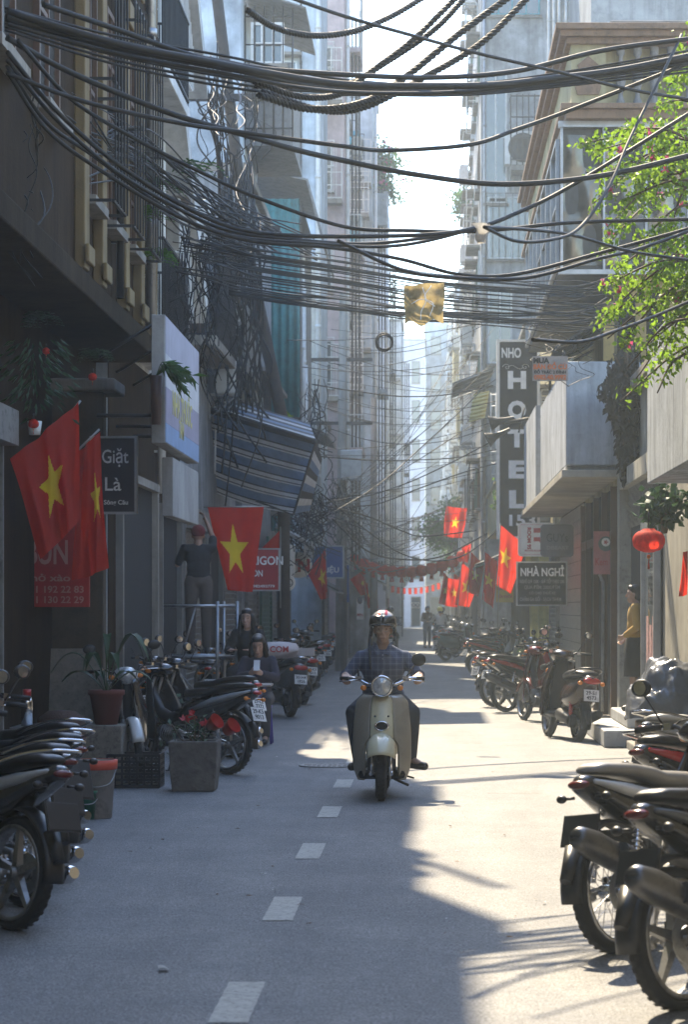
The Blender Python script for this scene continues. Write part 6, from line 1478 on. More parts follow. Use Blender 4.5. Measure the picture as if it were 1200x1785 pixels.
# street lamp-like horn? speakers on the lit post beside the hotel sign
p = at(905, 735, 44); sp = thing('loudspeaker', 'dark horn loudspeakers and brackets in front of the hotel sign', 'loudspeaker', p)
for (dx, dz, rot) in ((-.18, .05, -.5), (-.25, -.18, -.9)):
    b = MB(); M = Matrix.Translation((dx, 0, dz)) @ Euler((0, -PI / 2 + rot * .5, 0)).to_matrix().to_4x4(); b.lathe([(.03, -.1), (.04, .05), (.07, .2), (.14, .34), (.15, .35), (.12, .33), (.03, .1)], M, 18); b.build('horn', M_darkmetal, sp)
b = MB(); b.tube([(-.25, 0, -.02), (.55, 0, .12)], .03, 6); b.tube([(0, 0, -.2), (.1, 0, .25)], .02, 6); b.build('bracket', M_darkmetal, sp)

# ---------------------------------------------------------------- scaffold, table, pots and the rest on the ground
sc = thing('scaffold', 'tubular steel scaffold with cross braces and a plank deck in the dark shopfront', 'scaffold', (-3.0, 31.2, 0)); px_ = ((-.45, -.45), (.33, -.45), (.58, -.45), (-.45, .5), (.33, .5))
for (x, y) in px_: b = MB(); b.tube([(x, y, .02), (x, y, 1.68)], .024, 8); b.tube([(x, y, 0), (x, y, .02)], .05, 8); b.build('post', M_metal, sc)
b = MB()
for z in (.98, 1.62):
    b.tube([(-.45, -.45, z), (.58, -.45, z)], .02, 7); b.tube([(-.45, .5, z), (.33, .5, z)], .02, 7)
    for x in (-.45, .33): b.tube([(x, -.45, z), (x, .5, z)], .02, 7)
b.build('rail', M_metal, sc)
b = MB(); b.tube([(-.12, -.43, 1.0), (.05, -.43, 1.6)], .014, 6); b.tube([(-.42, .5, .1), (.3, .5, .95)], .014, 6); b.tube([(.3, .52, .1), (-.42, .52, .95)], .014, 6); b.build('brace', M_metal, sc)
for k in range(3): b = MB(); b.bx(-.42, .52, -.4 + k * .3, -.14 + k * .3, .94, .975); b.build('plank', mat('grey_plank', (.14, .12, .1), .8, dirt=.4), sc)
tb = thing('table', 'small folding table with thin violet legs in front of the girl', 'table', (-2.12, 27.95, 0)); b = MB(); b.bx(-.32, .32, -.24, .24, .70, .725); b.build('tabletop', mat('table_top', (.3, .28, .27), .4), tb, bevel=.006)
for (x, y) in ((-.25, -.18), (.25, -.18), (-.25, .18), (.25, .18)): b = MB(); b.tube([(x, y, .7), (-x * .6, y, .01)], .012, 6); b.build('leg', mat('violet_legs', (.06, .05, .2), .4), tb)
st = thing('stool', 'violet plastic stool under the seated girl', 'stool', (-2.0, 28.7, 0)); b = MB(); b.box((0, 0, .43), (.3, .3, .03)); b.build('seat', mat('violet_plastic', (.06, .04, .3), .4), st, bevel=.01)
for (x, y) in ((-1, -1), (1, -1), (-1, 1), (1, 1)): b = MB(); b.tube([(x * .12, y * .12, .42), (x * .15, y * .15, 0)], [.02, .014], 6); b.build('leg', MATS['violet_plastic'], st)
st2 = dup(st, (-2.25, 30.72, 0), 0, 'taller violet stool under the long haired woman behind the girl', None, 1.42)
# white sack and tray on the dark scooter
p = at(485, 1133, 35.2); b = MB()
b.loft([[Vector((x, y * 1, z)) for (x, y, z) in [((cx), w1 * math.cos(2 * PI * j / 20), h1 * (math.sin(2 * PI * j / 20)) * (1 + .08 * math.sin(3 * j)) + .02 * math.sin(7 * cx + j))for j in range(20)]] for (cx, w1, h1) in ((-.3, .02, .02), (-.27, .15, .08), (-.15, .2, .115), (0, .21, .13), (.15, .2, .11), (.26, .15, .08), (.3, .02, .02))]); sk_ = b.build('sack', mat('white_sack', (.55, .5, .5), .8, bump=.6, bscale=40)); sk_.location = p; sk_.rotation_euler = (0, 0, R(8)); tag(sk_, 'full white sack with red print lying on the dark scooter', 'sack')
o_ = text('COM', .12, I_red, sk_, (0, -.215, .01), bold=.02, name='print'); 
p = at(522, 1137, 35.6); bxx = thing('tray', 'shallow pale tray resting on the scooter behind the white sack', 'tray', p); b = MB(); b.bx(-.22, .22, -.15, .15, -.05, -.04); [b.bx(*q) for q in ((-.22, .22, -.15, -.14, -.04, .06), (-.22, .22, .14, .15, -.04, .06), (-.22, -.21, -.14, .14, -.04, .06), (.21, .22, -.14, .14, -.04, .06))]; b.build('shell', mat('tray_pale', (.42, .38, .37), .6), bxx)
# buckets
def bucket(label, px, py, rb, rt_, h_, m, rimm=None, Yo=0.):
    Y = gy(py) + Yo; X = (px - VPX) / FPX * Y; r = thing('bucket', label, 'bucket', (X, Y, 0)); b = MB()
    b.lathe([(0, .004), (rb, .004), (rt_, h_), (rt_ * 1.06, h_), (rt_ * 1.06, h_ + .02), (rt_ * .95, h_ + .02), (rb * .93, .02), (0, .02)], n=32); b.build('shell', m, r)
    if rimm: b = MB(); b.lathe([(rt_ * .97, h_ - .05), (rt_ * 1.07, h_ - .045), (rt_ * 1.09, h_ + .024), (rt_ * .93, h_ + .024)], n=32); b.build('rim', rimm, r)
    b = MB(); b.tube(smooth_path([(rt_ * 1.05, 0, h_ - .04), (rt_ * .7, -rt_ * .9, h_ * .62), (-rt_ * .7, -rt_ * .9, h_ * .62), (-rt_ * 1.05, 0, h_ - .04)], 5), .004, 5); b.build('handle', M_metal, r); return r
bucket('white plastic bucket with an orange red rim by the left motorbikes', 166, 1426, .125, .155, .42, mat('dirty_white_plastic', (.46, .42, .38), .5, dirt=.4), mat('orange_rim', (.55, .07, .03), .5))
bucket('small green bucket in front of the white one with orange rim', 146, 1424, .08, .1, .2, mat('green_plastic', (.01, .14, .08), .4), None, -.22)
# crate with holes
cr = thing('crate', 'black plastic crate with slotted sides behind the buckets', 'crate', (-2.62, 21.75, 0)); W_, D_, H_ = .23, .17, .29
for (ax, sg) in (('x', -1), ('x', 1), ('y', -1), ('y', 1)):
    b = MB(); half = W_ if ax == 'y' else D_; n = 7
    def add_(u0, u1, z0, z1):
        if ax == 'y': b.bx(u0, u1, sg * D_ - .008, sg * D_ + .008, z0, z1)
        else: b.bx(sg * W_ - .008, sg * W_ + .008, u0, u1, z0, z1)
    for i in range(n + 1): u = -half + 2 * half * i / n; add_(u - .01, u + .01, .02, H_)
    for j in range(6): z = .02 + (H_ - .02) * j / 5; add_(-half - .009, half + .009, z - .012, z + .013)
    b.build('side', M_blackp, cr)
b = MB(); b.bx(-W_, W_, -D_, D_, 0, .02); b.build('bottom', M_blackp, cr)
# stone planter with red flowers
pt_ = thing('planter', 'square rough stone planter with red potted blossoms on the road', 'planter', (-2.05, 21.35, 0)); M_st = mat('rough_stone', (.15, .135, .12), .9, bump=.9, bscale=18, dirt=.6, var=.3)
b = MB(); b.lathe([(.0, 0), (.26, 0), (.285, .18), (.30, .42), (.30, .44), (.255, .44), (.25, .38), (0, .38)], Matrix.Rotation(PI / 4, 4, 'Z'), 4, False); b.build('pot', M_st, pt_, bevel=.014); b = MB(); b.bx(-.2, .2, -.2, .2, .38, .39); b.build('soil', mat('soil', (.03, .022, .015), .95), pt_)
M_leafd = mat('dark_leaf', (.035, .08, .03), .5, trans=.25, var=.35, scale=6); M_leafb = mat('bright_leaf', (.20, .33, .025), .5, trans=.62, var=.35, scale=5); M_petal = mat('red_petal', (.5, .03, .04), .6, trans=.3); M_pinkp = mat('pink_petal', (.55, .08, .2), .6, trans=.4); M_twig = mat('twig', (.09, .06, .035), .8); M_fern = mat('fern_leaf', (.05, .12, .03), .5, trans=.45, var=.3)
def leaf(b, p, d, n_, L, W):
    "one folded pointed leaf of six triangles"
    d = d.normalized(); s = d.cross(n_)
    if s.length < 1e-4: s = d.orthogonal()
    s.normalize(); n2 = s.cross(d)
    b.add([p, p + d * L * .4 + s * W + n2 * .12 * L, p + d * L, p + d * L * .4 - s * W + n2 * .12 * L, p + d * L * .45 - n2 * .04 * L], [(0, 1, 4), (1, 2, 4), (2, 3, 4), (3, 0, 4)], True)
def rv(q=rnd): return Vector((q.uniform(-1, 1), q.uniform(-1, 1), q.uniform(-1, 1)))
b = MB(); lf_ = MB(); fl_ = MB()
for k in range(9):
    a = k * .7; tip = Vector((.2 * math.cos(a) * rnd.uniform(.3, 1.2), .2 * math.sin(a), .5 + rnd.uniform(0, .22))); b.tube(smooth_path([(0, 0, .39), tip * .6 + Vector((0, 0, .1)), tip], 3), .005, 4)
    for q in range(7): leaf(lf_, tip * rnd.uniform(.7, 1) + rv() * .03, rv(), Vector((0, 0, 1)), .08, .018)
    for q in range(8):
        if k % 3 == 0: leaf(fl_, tip, rv() + Vector((0, 0, .3)), rv(), .06, .028)
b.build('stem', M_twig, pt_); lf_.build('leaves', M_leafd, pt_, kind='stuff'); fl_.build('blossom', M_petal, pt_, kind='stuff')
for (x, y, z) in ((.28, -.12, .52), (.12, .05, .55)):
    b = MB(); b.lathe([(.0, 0), (.05, .005), (.07, .1), (.075, .11)], Matrix.Translation((x, y, z)) @ Euler((.5, .9, 0)).to_matrix().to_4x4(), 14); b.build('red_pot', M_red, pt_)
# plant pot on white block, left
wb = thing('concrete_block', 'pale speckled concrete block under the broad leaved pot plant', 'block', (-2.92, 21.9, 0)); b = MB(); b.bx(-.18, .18, -.2, .2, 0, .55); b.build('block', mat('speckled_concrete', (.2, .18, .15), .9, dirt=.7, scale=12), wb, bevel=.015)
pp_ = thing('pot_plant', 'broad leaved dark plant in a red brown pot against the leaning panel', 'pot plant', (-2.9, 21.9, .55)); b = MB(); b.lathe([(0, 0), (.1, 0), (.15, .26), (.165, .27), (.165, .31), (.14, .31), (0, .27)], n=24); b.build('pot', mat('terracotta', (.14, .03, .02), .7), pp_)
for k in range(11):
    a = k * 2.4; d = Vector((math.cos(a), math.sin(a) * .5, 0)); L = rnd.uniform(.3, .55); b = MB()
    mid = [Vector((0, 0, .28)) + d * L * t + Vector((0, 0, .34 * math.sin(t * 2.6) * (.6 + .5 * (k % 3)))) for t in [q / 8 for q in range(9)]]
    s = d.cross(Vector((0, 0, 1))); vs = []
    for q, m_ in enumerate(mid): w_ = .075 * math.sin(PI * min(1, max(.04, (q - 1.5) / 6.5))) if q > 1 else .008; vs += [m_ + s * w_, m_ - Vector((0, 0, .012)), m_ - s * w_]
    b.add(vs, [(3 * q + i, 3 * q + i + 1, 3 * q + 4 + i, 3 * q + 3 + i) for q in range(8) for i in (0, 1)], True); b.build('leaf', M_leafd, pp_)
# leaning stone panel, round basket, thermos and small things at the left wall
lpn = thing('stone_panel', 'big beige speckled panel leaning against the left wall under the red board', 'panel', (-3.1, 22.2, 0)); b = MB()
b.prism([(-.55, .0), (.16, .0), (.42, .22), (.05, 1.0), (-.02, 1.12), (-.7, 1.12)], 0, .03, lambda u, v, a: (u, .1 + a + .22 * v, v + .1)); b.build('slab', mat('beige_speckle', (.21, .19, .155), .6, dirt=.5, scale=14, dirtcol=(.08, .07, .06)), lpn, bevel=.008)
bk = thing('basket', 'round dark woven basket at the left edge beneath the leaning panel', 'basket', (-3.2, 21.2, .28)); b = MB(); b.lathe([(0, 0), (.15, 0), (.2, .12), (.22, .26), (.2, .36), (.12, .42), (0, .43)], n=28); b.build('weave', mat('dark_wicker', (.07, .035, .022), .8, bump=1., bscale=90), bk)
b = MB(); b.bx(-.22, .22, -.2, .2, -.28, 0); b.build('stand', M_brown, bk)
ts = thing('thermos', 'shiny steel thermos with red cap at the left edge', 'thermos', (-3.4, 20.6, .6)); b = MB(); b.lathe([(0, 0), (.05, 0), (.05, .2), (.035, .25), (0, .25)], n=20); b.build('flask', M_chrome, ts); b = MB(); b.lathe([(0, .25), (.036, .25), (.036, .31), (0, .31)], n=16); b.build('cap', M_red, ts)
sb = thing('side_cabinet', 'low brown cabinet carrying the thermos at the left edge', 'cabinet', (-3.3, 20.6, 0)); b = MB(); b.bx(-.25, .2, -.25, .25, 0, .58); b.build('cabinet', M_brown, sb, bevel=.01); b = MB(); b.bx(-.27, .22, -.27, .27, .58, .60); b.build('top', M_metal, sb)
# white hanging pot on the left
hp_ = thing('hanging_pot', 'white hanging pot with trailing leaves at the far left', 'pot plant', at(60, 745, 19.8)); b = MB(); b.lathe([(0, -.06), (.045, -.06), (.06, .05), (.055, .05), (0, .03)], n=18); b.build('pot', M_white, hp_)
lf_ = MB()
for k in range(170):
    a = rnd.uniform(0, 6.28); t = rnd.random(); d = Vector((math.cos(a), math.sin(a) * .6, 0)); p = d * (.05 + .28 * t) + Vector((0, 0, .1 + .5 * t * (1 - t) * 2 + rnd.uniform(-.1, .4))); leaf(lf_, p, d + Vector((0, 0, -.7)), rv(), .1, .013)
lf_.build('leaves', M_leafd, hp_, kind='stuff')
# stone step and slab at the glass door, tarpaulin heap
stp = thing('doorstep', 'pale stone step before the glass door on the right', 'step', (2.42, 29.3, 0)); b = MB(); b.bx(-.42, .28, -1.5, 1.6, .0, .2); b.build('lower_step', mat('pale_step_stone', (.34, .35, .36), .5, dirt=.35), stp, bevel=.02); b = MB(); b.bx(-.12, .3, -1.1, 1.5, .203, .34); b.build('upper_step', MATS['pale_step_stone'], stp, bevel=.02)
p = at(1172, 1215, 21.5); hpn = thing('tarpaulin_heap', 'grey plastic sheet bundled over goods at the right edge', 'tarpaulin', (p.x, p.y, 0)); b = MB()
import mathutils.noise as mn
def tf(u, v):
    a = 2 * PI * u; ph = PI * .5 * v; rr = .42 * math.sin(ph); z = .62 + .5 * math.cos(ph); q = Vector((rr * math.cos(a), rr * math.sin(a), z)); nn = mn.noise(q * 5) * .1 + abs(mn.noise(q * 11)) * .07; return q * (1 + nn)
b.grid(tf, 64, 28); b.build('sheet', mat('grey_plastic_sheet', (.16, .17, .19), .25, .1, trans=.1, bump=.7, bscale=14), hpn)
b = MB(); b.bx(-.3, .34, -.3, .3, 0, .6); b.build('goods_box', M_brown, hpn, bevel=.02)
# wire basket detail
b = MB()
for k in range(7): b.torus((-.02, -.33, .12 + k * .07), (0, 0, 1), .13 + .006 * k, .004, 20, 4)
b.build('wire_basket', M_metal, hpn)
# brown plastic bag on the wires and coil of cable
pb_ = at(740, 528, 27); bg_ = thing('plastic_sheet', 'torn yellow brown plastic sheet hanging on the wires over the street', 'plastic sheet', pb_); b = MB()
b.grid(lambda u, v: Vector(((u - .5) * .44 * (1 + .04 * math.sin(v * 6)), .05 * math.sin(u * 9 + v * 3) + .02 * math.sin(v * 14), .21 - .43 * v + .03 * math.sin(u * 11) * v + (.04 * (u - .5)))), 26, 22); b.build('sheet', mat('yellow_brown_plastic', (.36, .28, .13), .45, trans=.5, var=.4, scale=5, dirt=.5, dirtcol=(.1, .07, .03)), bg_)
for pts_ in (((-.02, .16), (.02, .02), (-.03, -.1), (-.04, -.2)), ((.08, .18), (.0, .05), (.1, -.02), (.06, -.16)), ((-.14, -.02), (-.02, .03), (.12, -.05))):
    b = MB(); b.tube(smooth_path([(x, -.085, z) for x, z in pts_], 5), .009, 5, sy=.5); b.build('white_tape', M_wht, bg_)
pc = at(671, 597, 30); cl_ = thing('cable_coil', 'black coil of spare cable hanging over the middle of the street', 'cable coil', pc)
for k in range(9): b = MB(); b.torus((rnd.uniform(-.012, .012), rnd.uniform(-.02, .02), rnd.uniform(-.012, .012)), (rnd.uniform(-.2, .2), 1, rnd.uniform(-.2, .2)), .1 + rnd.uniform(-.01, .008), .0065, 30, 6); b.build('loop', M_cable, cl_)
# tree trunk on the right pavement
# ---------------------------------------------------------------- plants
def climber(label, name, arcs, Y, dens, leafm, L, cat='climbing plant', flowers=None, spread=.12, fm=None, flw=0, seed=1, droop=.5):
    q = random.Random(seed); A = [[at(x, y, Y + d) for (x, y, d) in a] for a in arcs]; o = A[0][0]; rt = thing(name, label, cat, o); lf = MB(); fl = MB()
    for a in A:
        P = smooth_path(a, 8); b = MB(); n = len(P); b.tube([p - o for p in P], [.012 * (1 - .75 * i / n) + .002 for i in range(n)], 5); b.build('branch', M_twig, rt)
        ln = sum((P[i + 1] - P[i]).length for i in range(n - 1)); m = int(ln * dens)
        for k in range(m):
            t = q.random() ** .8; i = min(n - 2, int(t * (n - 1))); p = P[i].lerp(P[i + 1], q.random()) - o; s = spread * (1.1 - .7 * t)
            cl = mn.noise(Vector((p.x * 4, p.y * 4, p.z * 4)));
            if cl < -.28: continue
            v = Vector((q.gauss(0, 1), q.gauss(0, 1), q.gauss(0, 1))) * s
            leaf(lf, p + v, Vector((q.uniform(-1, 1), q.uniform(-1, 1), q.uniform(-1, .5) - droop)), rv(q), L * q.uniform(.4, 1.35), L * q.uniform(.26, .4))
            if flw and q.random() < flw and cl > .12:
                for r_ in range(5): leaf(fl, p + v * 1.2, rv(q), rv(q), L * .8, L * .4)
    lf.build('foliage', leafm, rt, kind='stuff')
    if len(fl.v): fl.build('blossom', fm, rt, kind='stuff')
    return rt
arcs = []
q = random.Random(5)
tips = [(1040, 262), (1022, 300), (1012, 250), (1085, 225), (1060, 300), (1035, 355), (1060, 395), (1085, 350), (1048, 440), (1075, 470), (1052, 500), (1045, 560), (1078, 540), (1060, 590), (1085, 600), (1095, 640), (1082, 700), (1110, 660), (1120, 610), (1130, 560), (1110, 500), (1120, 420), (1105, 300), (1130, 330), (1140, 240), (1150, 180), (1165, 150), (1150, 480), (1155, 620), (1147, 685), (1180, 130), (1170, 560), (1165, 420)]
for (x, y) in tips:
    r0 = (1235 + q.uniform(-20, 40), y + q.uniform(-90, 20) - (40 if y > 350 else -30), q.uniform(-.4, .5))
    m_ = ((r0[0] + x) / 2 + q.uniform(-10, 10), (r0[1] + y) / 2 - q.uniform(10, 40), q.uniform(-.5, .5)); arcs.append([r0, m_, (x, y, q.uniform(-.5, .5))])
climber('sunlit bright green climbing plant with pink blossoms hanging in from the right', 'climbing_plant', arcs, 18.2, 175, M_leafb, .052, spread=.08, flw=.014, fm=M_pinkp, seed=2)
# dead dark vines hanging by the white balcony
arcs = [[(1075 + q.uniform(-5, 35), 600 + q.uniform(0, 30), q.uniform(-.3, .3)), (1085 + q.uniform(-22, 30), 690 + q.uniform(-20, 20), q.uniform(-.3, .3)), (1100 + q.uniform(-20, 18), 740 + q.uniform(-30, 100), q.uniform(-.3, .3))] for k in range(15)]
arcs += [[(1100, 620, 0), (1062, 660, 0), (1048, 690, 0)], [(1100, 610, 0), (1070, 640, 0), (1075, 680, 0)]]
climber('withered dark brown fern fronds hanging beside the white balcony box', 'hanging_plant', arcs, 30.5, 130, mat('withered_leaf', (.035, .028, .02), .8, trans=.1, var=.4), .11, spread=.045, seed=3, droop=1.2)
# ferns of the left wall
def fern(label, px, py, Y, n, L, m=M_fern, seed=0, dirx=.5):
    q = random.Random(seed); o = at(px, py, Y); rt = thing('fern', label, 'fern', o)
    for k in range(n):
        a = q.uniform(-1.2, 1.2); d = Vector((math.sin(a) * .8 + dirx * .5, -.3 - q.random() * .4, 0)); ln = L * q.uniform(.6, 1.1); b = MB(); P = [d * ln * t + Vector((0, 0, ln * (1.1 * t - 1.3 * t * t) * q.uniform(.7, 1.2))) for t in [i / 10 for i in range(11)]]
        b.tube(P, .0025, 4)
        for i in range(2, 11):
            t = (P[i] - P[i - 1]).normalized(); s = t.cross(Vector((0, 0, 1))).normalized()
            for g in (-1, 1): leaf(b, P[i], s * g + t * .35, Vector((0, 0, 1)), ln * .26 * math.sin(PI * (i / 11.5)) + .01, .012)
        b.build('frond', m, rt)
    return rt
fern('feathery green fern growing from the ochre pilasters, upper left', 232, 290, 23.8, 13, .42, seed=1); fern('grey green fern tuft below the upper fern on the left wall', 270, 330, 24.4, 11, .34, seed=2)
fern('fern fronds reaching right in front of the cables, upper left', 300, 300, 24.6, 8, .38, M_fern, 3, 1.6); fern('bright green fern lit by the sun on the left wall', 252, 378, 24.0, 12, .36, mat('lit_fern', (.08, .2, .02), .5, trans=.6), 4, .3)  # lit_fern is the fern leaf brightened to paint sunlight on it
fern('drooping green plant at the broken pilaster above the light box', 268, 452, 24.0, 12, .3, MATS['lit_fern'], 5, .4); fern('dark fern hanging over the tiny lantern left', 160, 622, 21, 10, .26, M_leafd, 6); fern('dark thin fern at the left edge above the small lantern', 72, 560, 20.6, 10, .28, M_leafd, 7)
# bamboo-leaf plant in front of the light box
o = at(272, 655, 20.9); rt = thing('pot_plant', 'narrow leaved plant with glossy leaves in front of the light box sign', 'pot plant', o); q = random.Random(9)
for k in range(13):
    a = q.uniform(-.6, 1.2); tip = Vector((.36 * math.cos(a) * q.uniform(.4, 1), q.uniform(-.25, .1), .1 * math.sin(a) - q.uniform(-.02, .08))); b = MB(); P = smooth_path([(0, 0, 0), tip * .5 + Vector((0, 0, .09)), tip], 4); b.tube(P, .0035, 4)
    for p in P[3:]:
        for r_ in range(2): leaf(b, p, Vector((q.uniform(.0, 1) * .8 + .2, q.uniform(-.5, .5), q.uniform(-1.2, .1))), rv(q), q.uniform(.09, .17), .0125)
    b.build('twig', M_fern, rt)
b = MB(); b.lathe([(0, -.42), (.04, -.42), (.055, 0), (0, 0)], n=14); b.build('pot', mat('dark_brown_pot', (.05, .02, .015), .5), rt)
# trees: one trunk on the right pavement with a sunlit crown down the street, one roof shrub, roof plants
def tree(label, x, y, h_, cr, crz, m, trunk_r=.2, n=2600, seed=1, L=.11, lean=0.):
    q = random.Random(seed); rt = thing('tree', label, 'tree', (x, y, 0)); b = MB(); b.tube(smooth_path([(0, 0, 0), (.06, 0, h_ * .3), (lean * .5, .1, h_ * .7), (lean, 0, h_)], 5), [trunk_r * (1 - .6 * i / 16) for i in range(16)], 12); b.build('trunk', mat('bark', (.12, .10, .075), .9, bump=1., bscale=14, streak=.5), rt)
    lf = MB(); cs = [Vector((lean + q.uniform(-cr, cr) * .8, q.uniform(-cr, cr), h_ + q.uniform(-crz, crz))) for _ in range(16)]
    for c in cs:
        b = MB(); b.tube(smooth_path([(lean * .7, 0, h_ * .75), (c * .5 + Vector((lean * .5, 0, h_ * .45))), c], 4), [.05 - .004 * i for i in range(9)], 5); b.build('limb', MATS['bark'], rt)
        for k in range(n // 16):
            v = Vector((q.gauss(0, 1), q.gauss(0, 1), q.gauss(0, .7))) * cr * .26; leaf(lf, c + v, rv(q) - Vector((0, 0, .3)), rv(q), L * q.uniform(.6, 1.3), L * .36)
    lf.build('crown', m, rt, kind='stuff'); return rt
M_leafm = mat('mid_leaf', (.07, .14, .03), .55, trans=.5, var=.4, scale=2)
tree('street tree with a thick grey trunk behind the guest house board', 2.05, 56, 4.2, .5, .4, M_leafm, .27, 900, 3, .1)
tree('small sunlit tree hanging over the far lanterns on the right', 1.35, 99, 5.0, 1.3, .7, M_leafm, .13, 4200, 4, .15, lean=-.35)
tree('hazy tree on the right near the far standing man', 1.3, 118, 4.2, 1., .8, M_leafm, .12, 2200, 6, .15)
def shrub(label, p, r_, n, m, fm=None, seed=1, L=.16):
    q = random.Random(seed); rt = thing('shrub', label, 'shrub', p); lf = MB(); fl = MB()
    for k in range(9):
        c = Vector((q.uniform(-1, 1), q.uniform(-1, 1), q.uniform(-.8, 1))) * r_ * .6; b = MB(); b.tube(smooth_path([(0, 0, -r_), c * .6, c], 3), .025, 4); b.build('branch', M_twig, rt)
        for j in range(n // 9):
            v = Vector((q.gauss(0, 1), q.gauss(0, 1), q.gauss(0, 1))) * r_ * .3; leaf(lf, c + v, rv(q), rv(q), L * q.uniform(.6, 1.3), L * .36)
            if fm and j % 16 == 0: leaf(fl, c + v * 1.1, rv(q), rv(q), L, L * .5)
    lf.build('foliage', m, rt, kind='stuff')
    if len(fl.v): fl.build('blossom', fm, rt, kind='stuff')
shrub('pink flowering shrub spilling over the roof edge against the sky', Vector((at(660, 290, 88).x - .2, 88, at(660, 290, 88).z)), 1.15, 1800, M_leafm, M_pinkp, 1); shrub('small shrub below the flowering one against the sky', at(668, 330, 90), .6, 600, M_leafm, None, 2)
shrub('roof plants at the right edge of the sky gap', at(812, 355, 90), .7, 700, M_leafm, None, 3); shrub('green plant on a ledge of the left blocks near the lantern coil', at(678, 520, 108), .9, 700, M_leafm, None, 4); shrub('dark leafy plant above the glass door by the lantern', at(1160, 890, 24), .22, 420, M_leafd, None, 5, .1)
shrub('potted greenery beneath the yellow posts on the right', Vector((2.15, 52, .5)), .4, 500, M_leafd, None, 6, .1); shrub('little green bush seen through the cables above the awning', at(495, 728, 45), .18, 200, M_leafb, None, 7, .07)
shrub('dark weeds by the feet of the left wall', Vector((-3.0, 26.3, .35)), .3, 300, M_leafd, None, 8, .09)

# ---------------------------------------------------------------- posts, cables
pst = thing('utility_post', 'dark leaning concrete post carrying the cable bundles on the left', 'utility post', (-2.75, 29.5, 0)); b = MB()
P0, P1 = at(492, 745, 42), at(372, -60, 38); o_ = Vector(pst.location)
lowp = at(495, 745, 42); b.tube([Vector((lowp.x - .02, 42.2, 0)) - o_, lowp - o_, at(430, 430, 40.2) - o_, P1 - o_], [.12, .11, .1, .09], 10); b.build('post', mat('old_concrete_post', (.07, .065, .06), .9, dirt=.5), pst)
b = MB()
for (x, y, Y) in ((395, 170, 38.9), (425, 400, 39.9)): p = at(x, y, Y) - o_; b.bx(p.x - .9, p.x + .6, p.y - .06, p.y + .06, p.z - .05, p.z + .05)
b.build('cross_arm', M_darkmetal, pst)
p2 = thing('utility_post', 'tall pale utility post rising on the left beyond the awning', 'utility post', (at(596, 900, 62).x, 62 - .6, 0)); b = MB(); b.tube([(0, 0, 0), (.06, 0, 9.5)], [.15, .1], 12); b.build('post', M_conc, p2); b = MB(); [b.bx(-.8, .8, -.06, .06, z, z + .08) for z in (6.2, 7.8)]; b.build('cross_arm', M_darkmetal, p2)
b = MB(); M = Matrix.Translation((.3, -.1, 5.2)); b.bx(-.3, .25, -.2, .1, -.4, .35, M); b.build('junction_box', M_metal, p2, bevel=.02)
p3 = thing('utility_post', 'far utility post standing in the haze left of the sky gap', 'utility post', (at(652, 800, 80).x, 80, 0)); b = MB(); b.tube([(0, 0, 0), (0, 0, 8.5)], [.14, .1], 10); b.build('post', M_conc, p3)

def cable(pts, Y0, Y1, r_, k=10, jit=0., q=rnd):
    n = len(pts); P = [at(x + q.uniform(-jit, jit), y + q.uniform(-jit, jit), Y0 + (Y1 - Y0) * i / (n - 1)) for i, (x, y) in enumerate(pts)]; return smooth_path(P, k)
def wire(label, pts, Y0, Y1, r_, name='overhead_cable', group=None, jit=0., m=None, sides=6):
    b = MB(); P = cable(pts, Y0, Y1, r_, 8, jit); b.tube(P, r_, sides); o = b.build(name, m or M_cable); tag(o, label, 'cable', group)
    return P
def twisted(label, pts, Y0, Y1, r_, turns=22, strands=3):
    P = cable(pts, Y0, Y1, r_, 26); o = thing('twisted_cable', label, 'cable', P[0]); n = len(P)
    for s in range(strands):
        Q = []
        for i, p in enumerate(P):
            t = (P[min(i + 1, n - 1)] - P[max(i - 1, 0)]).normalized(); a = t.cross(Vector((0, 1, 0)) if abs(t.y) < .9 else Vector((0, 0, 1))).normalized(); c = t.cross(a); th = 2 * PI * (turns * i / n + s / strands)
            Q.append(p - P[0] + (a * math.cos(th) + c * math.sin(th)) * r_ * .95)
        b = MB(); b.tube(Q, r_, 6); b.build('strand', M_cable, o)
twisted('twisted cable sagging from the upper left to the top middle over the sky', [(432, 18), (480, 48), (545, 62), (615, 55), (680, 30), (745, -8)], 14, 16, .011)
twisted('twisted cable rising to the top centre right, first of the fan', [(440, 140), (520, 168), (590, 165), (640, 130), (720, 70), (800, -8)], 15, 16, .0115)
twisted('twisted cable rising to the top centre right, second of the fan', [(445, 150), (530, 150), (600, 150), (680, 105), (760, 50), (815, -8)], 15.4, 16.2, .011)
twisted('thick twisted cable rising to the top right of the sky, third of the fan', [(450, 165), (540, 190), (630, 180), (700, 140), (800, 60), (892, -8)], 15, 16.4, .0135)
twisted('thickest twisted cable rising to the top right, lowest of the fan', [(455, 160), (560, 192), (640, 185), (740, 135), (840, 75), (925, -8)], 15.2, 16.6, .013)
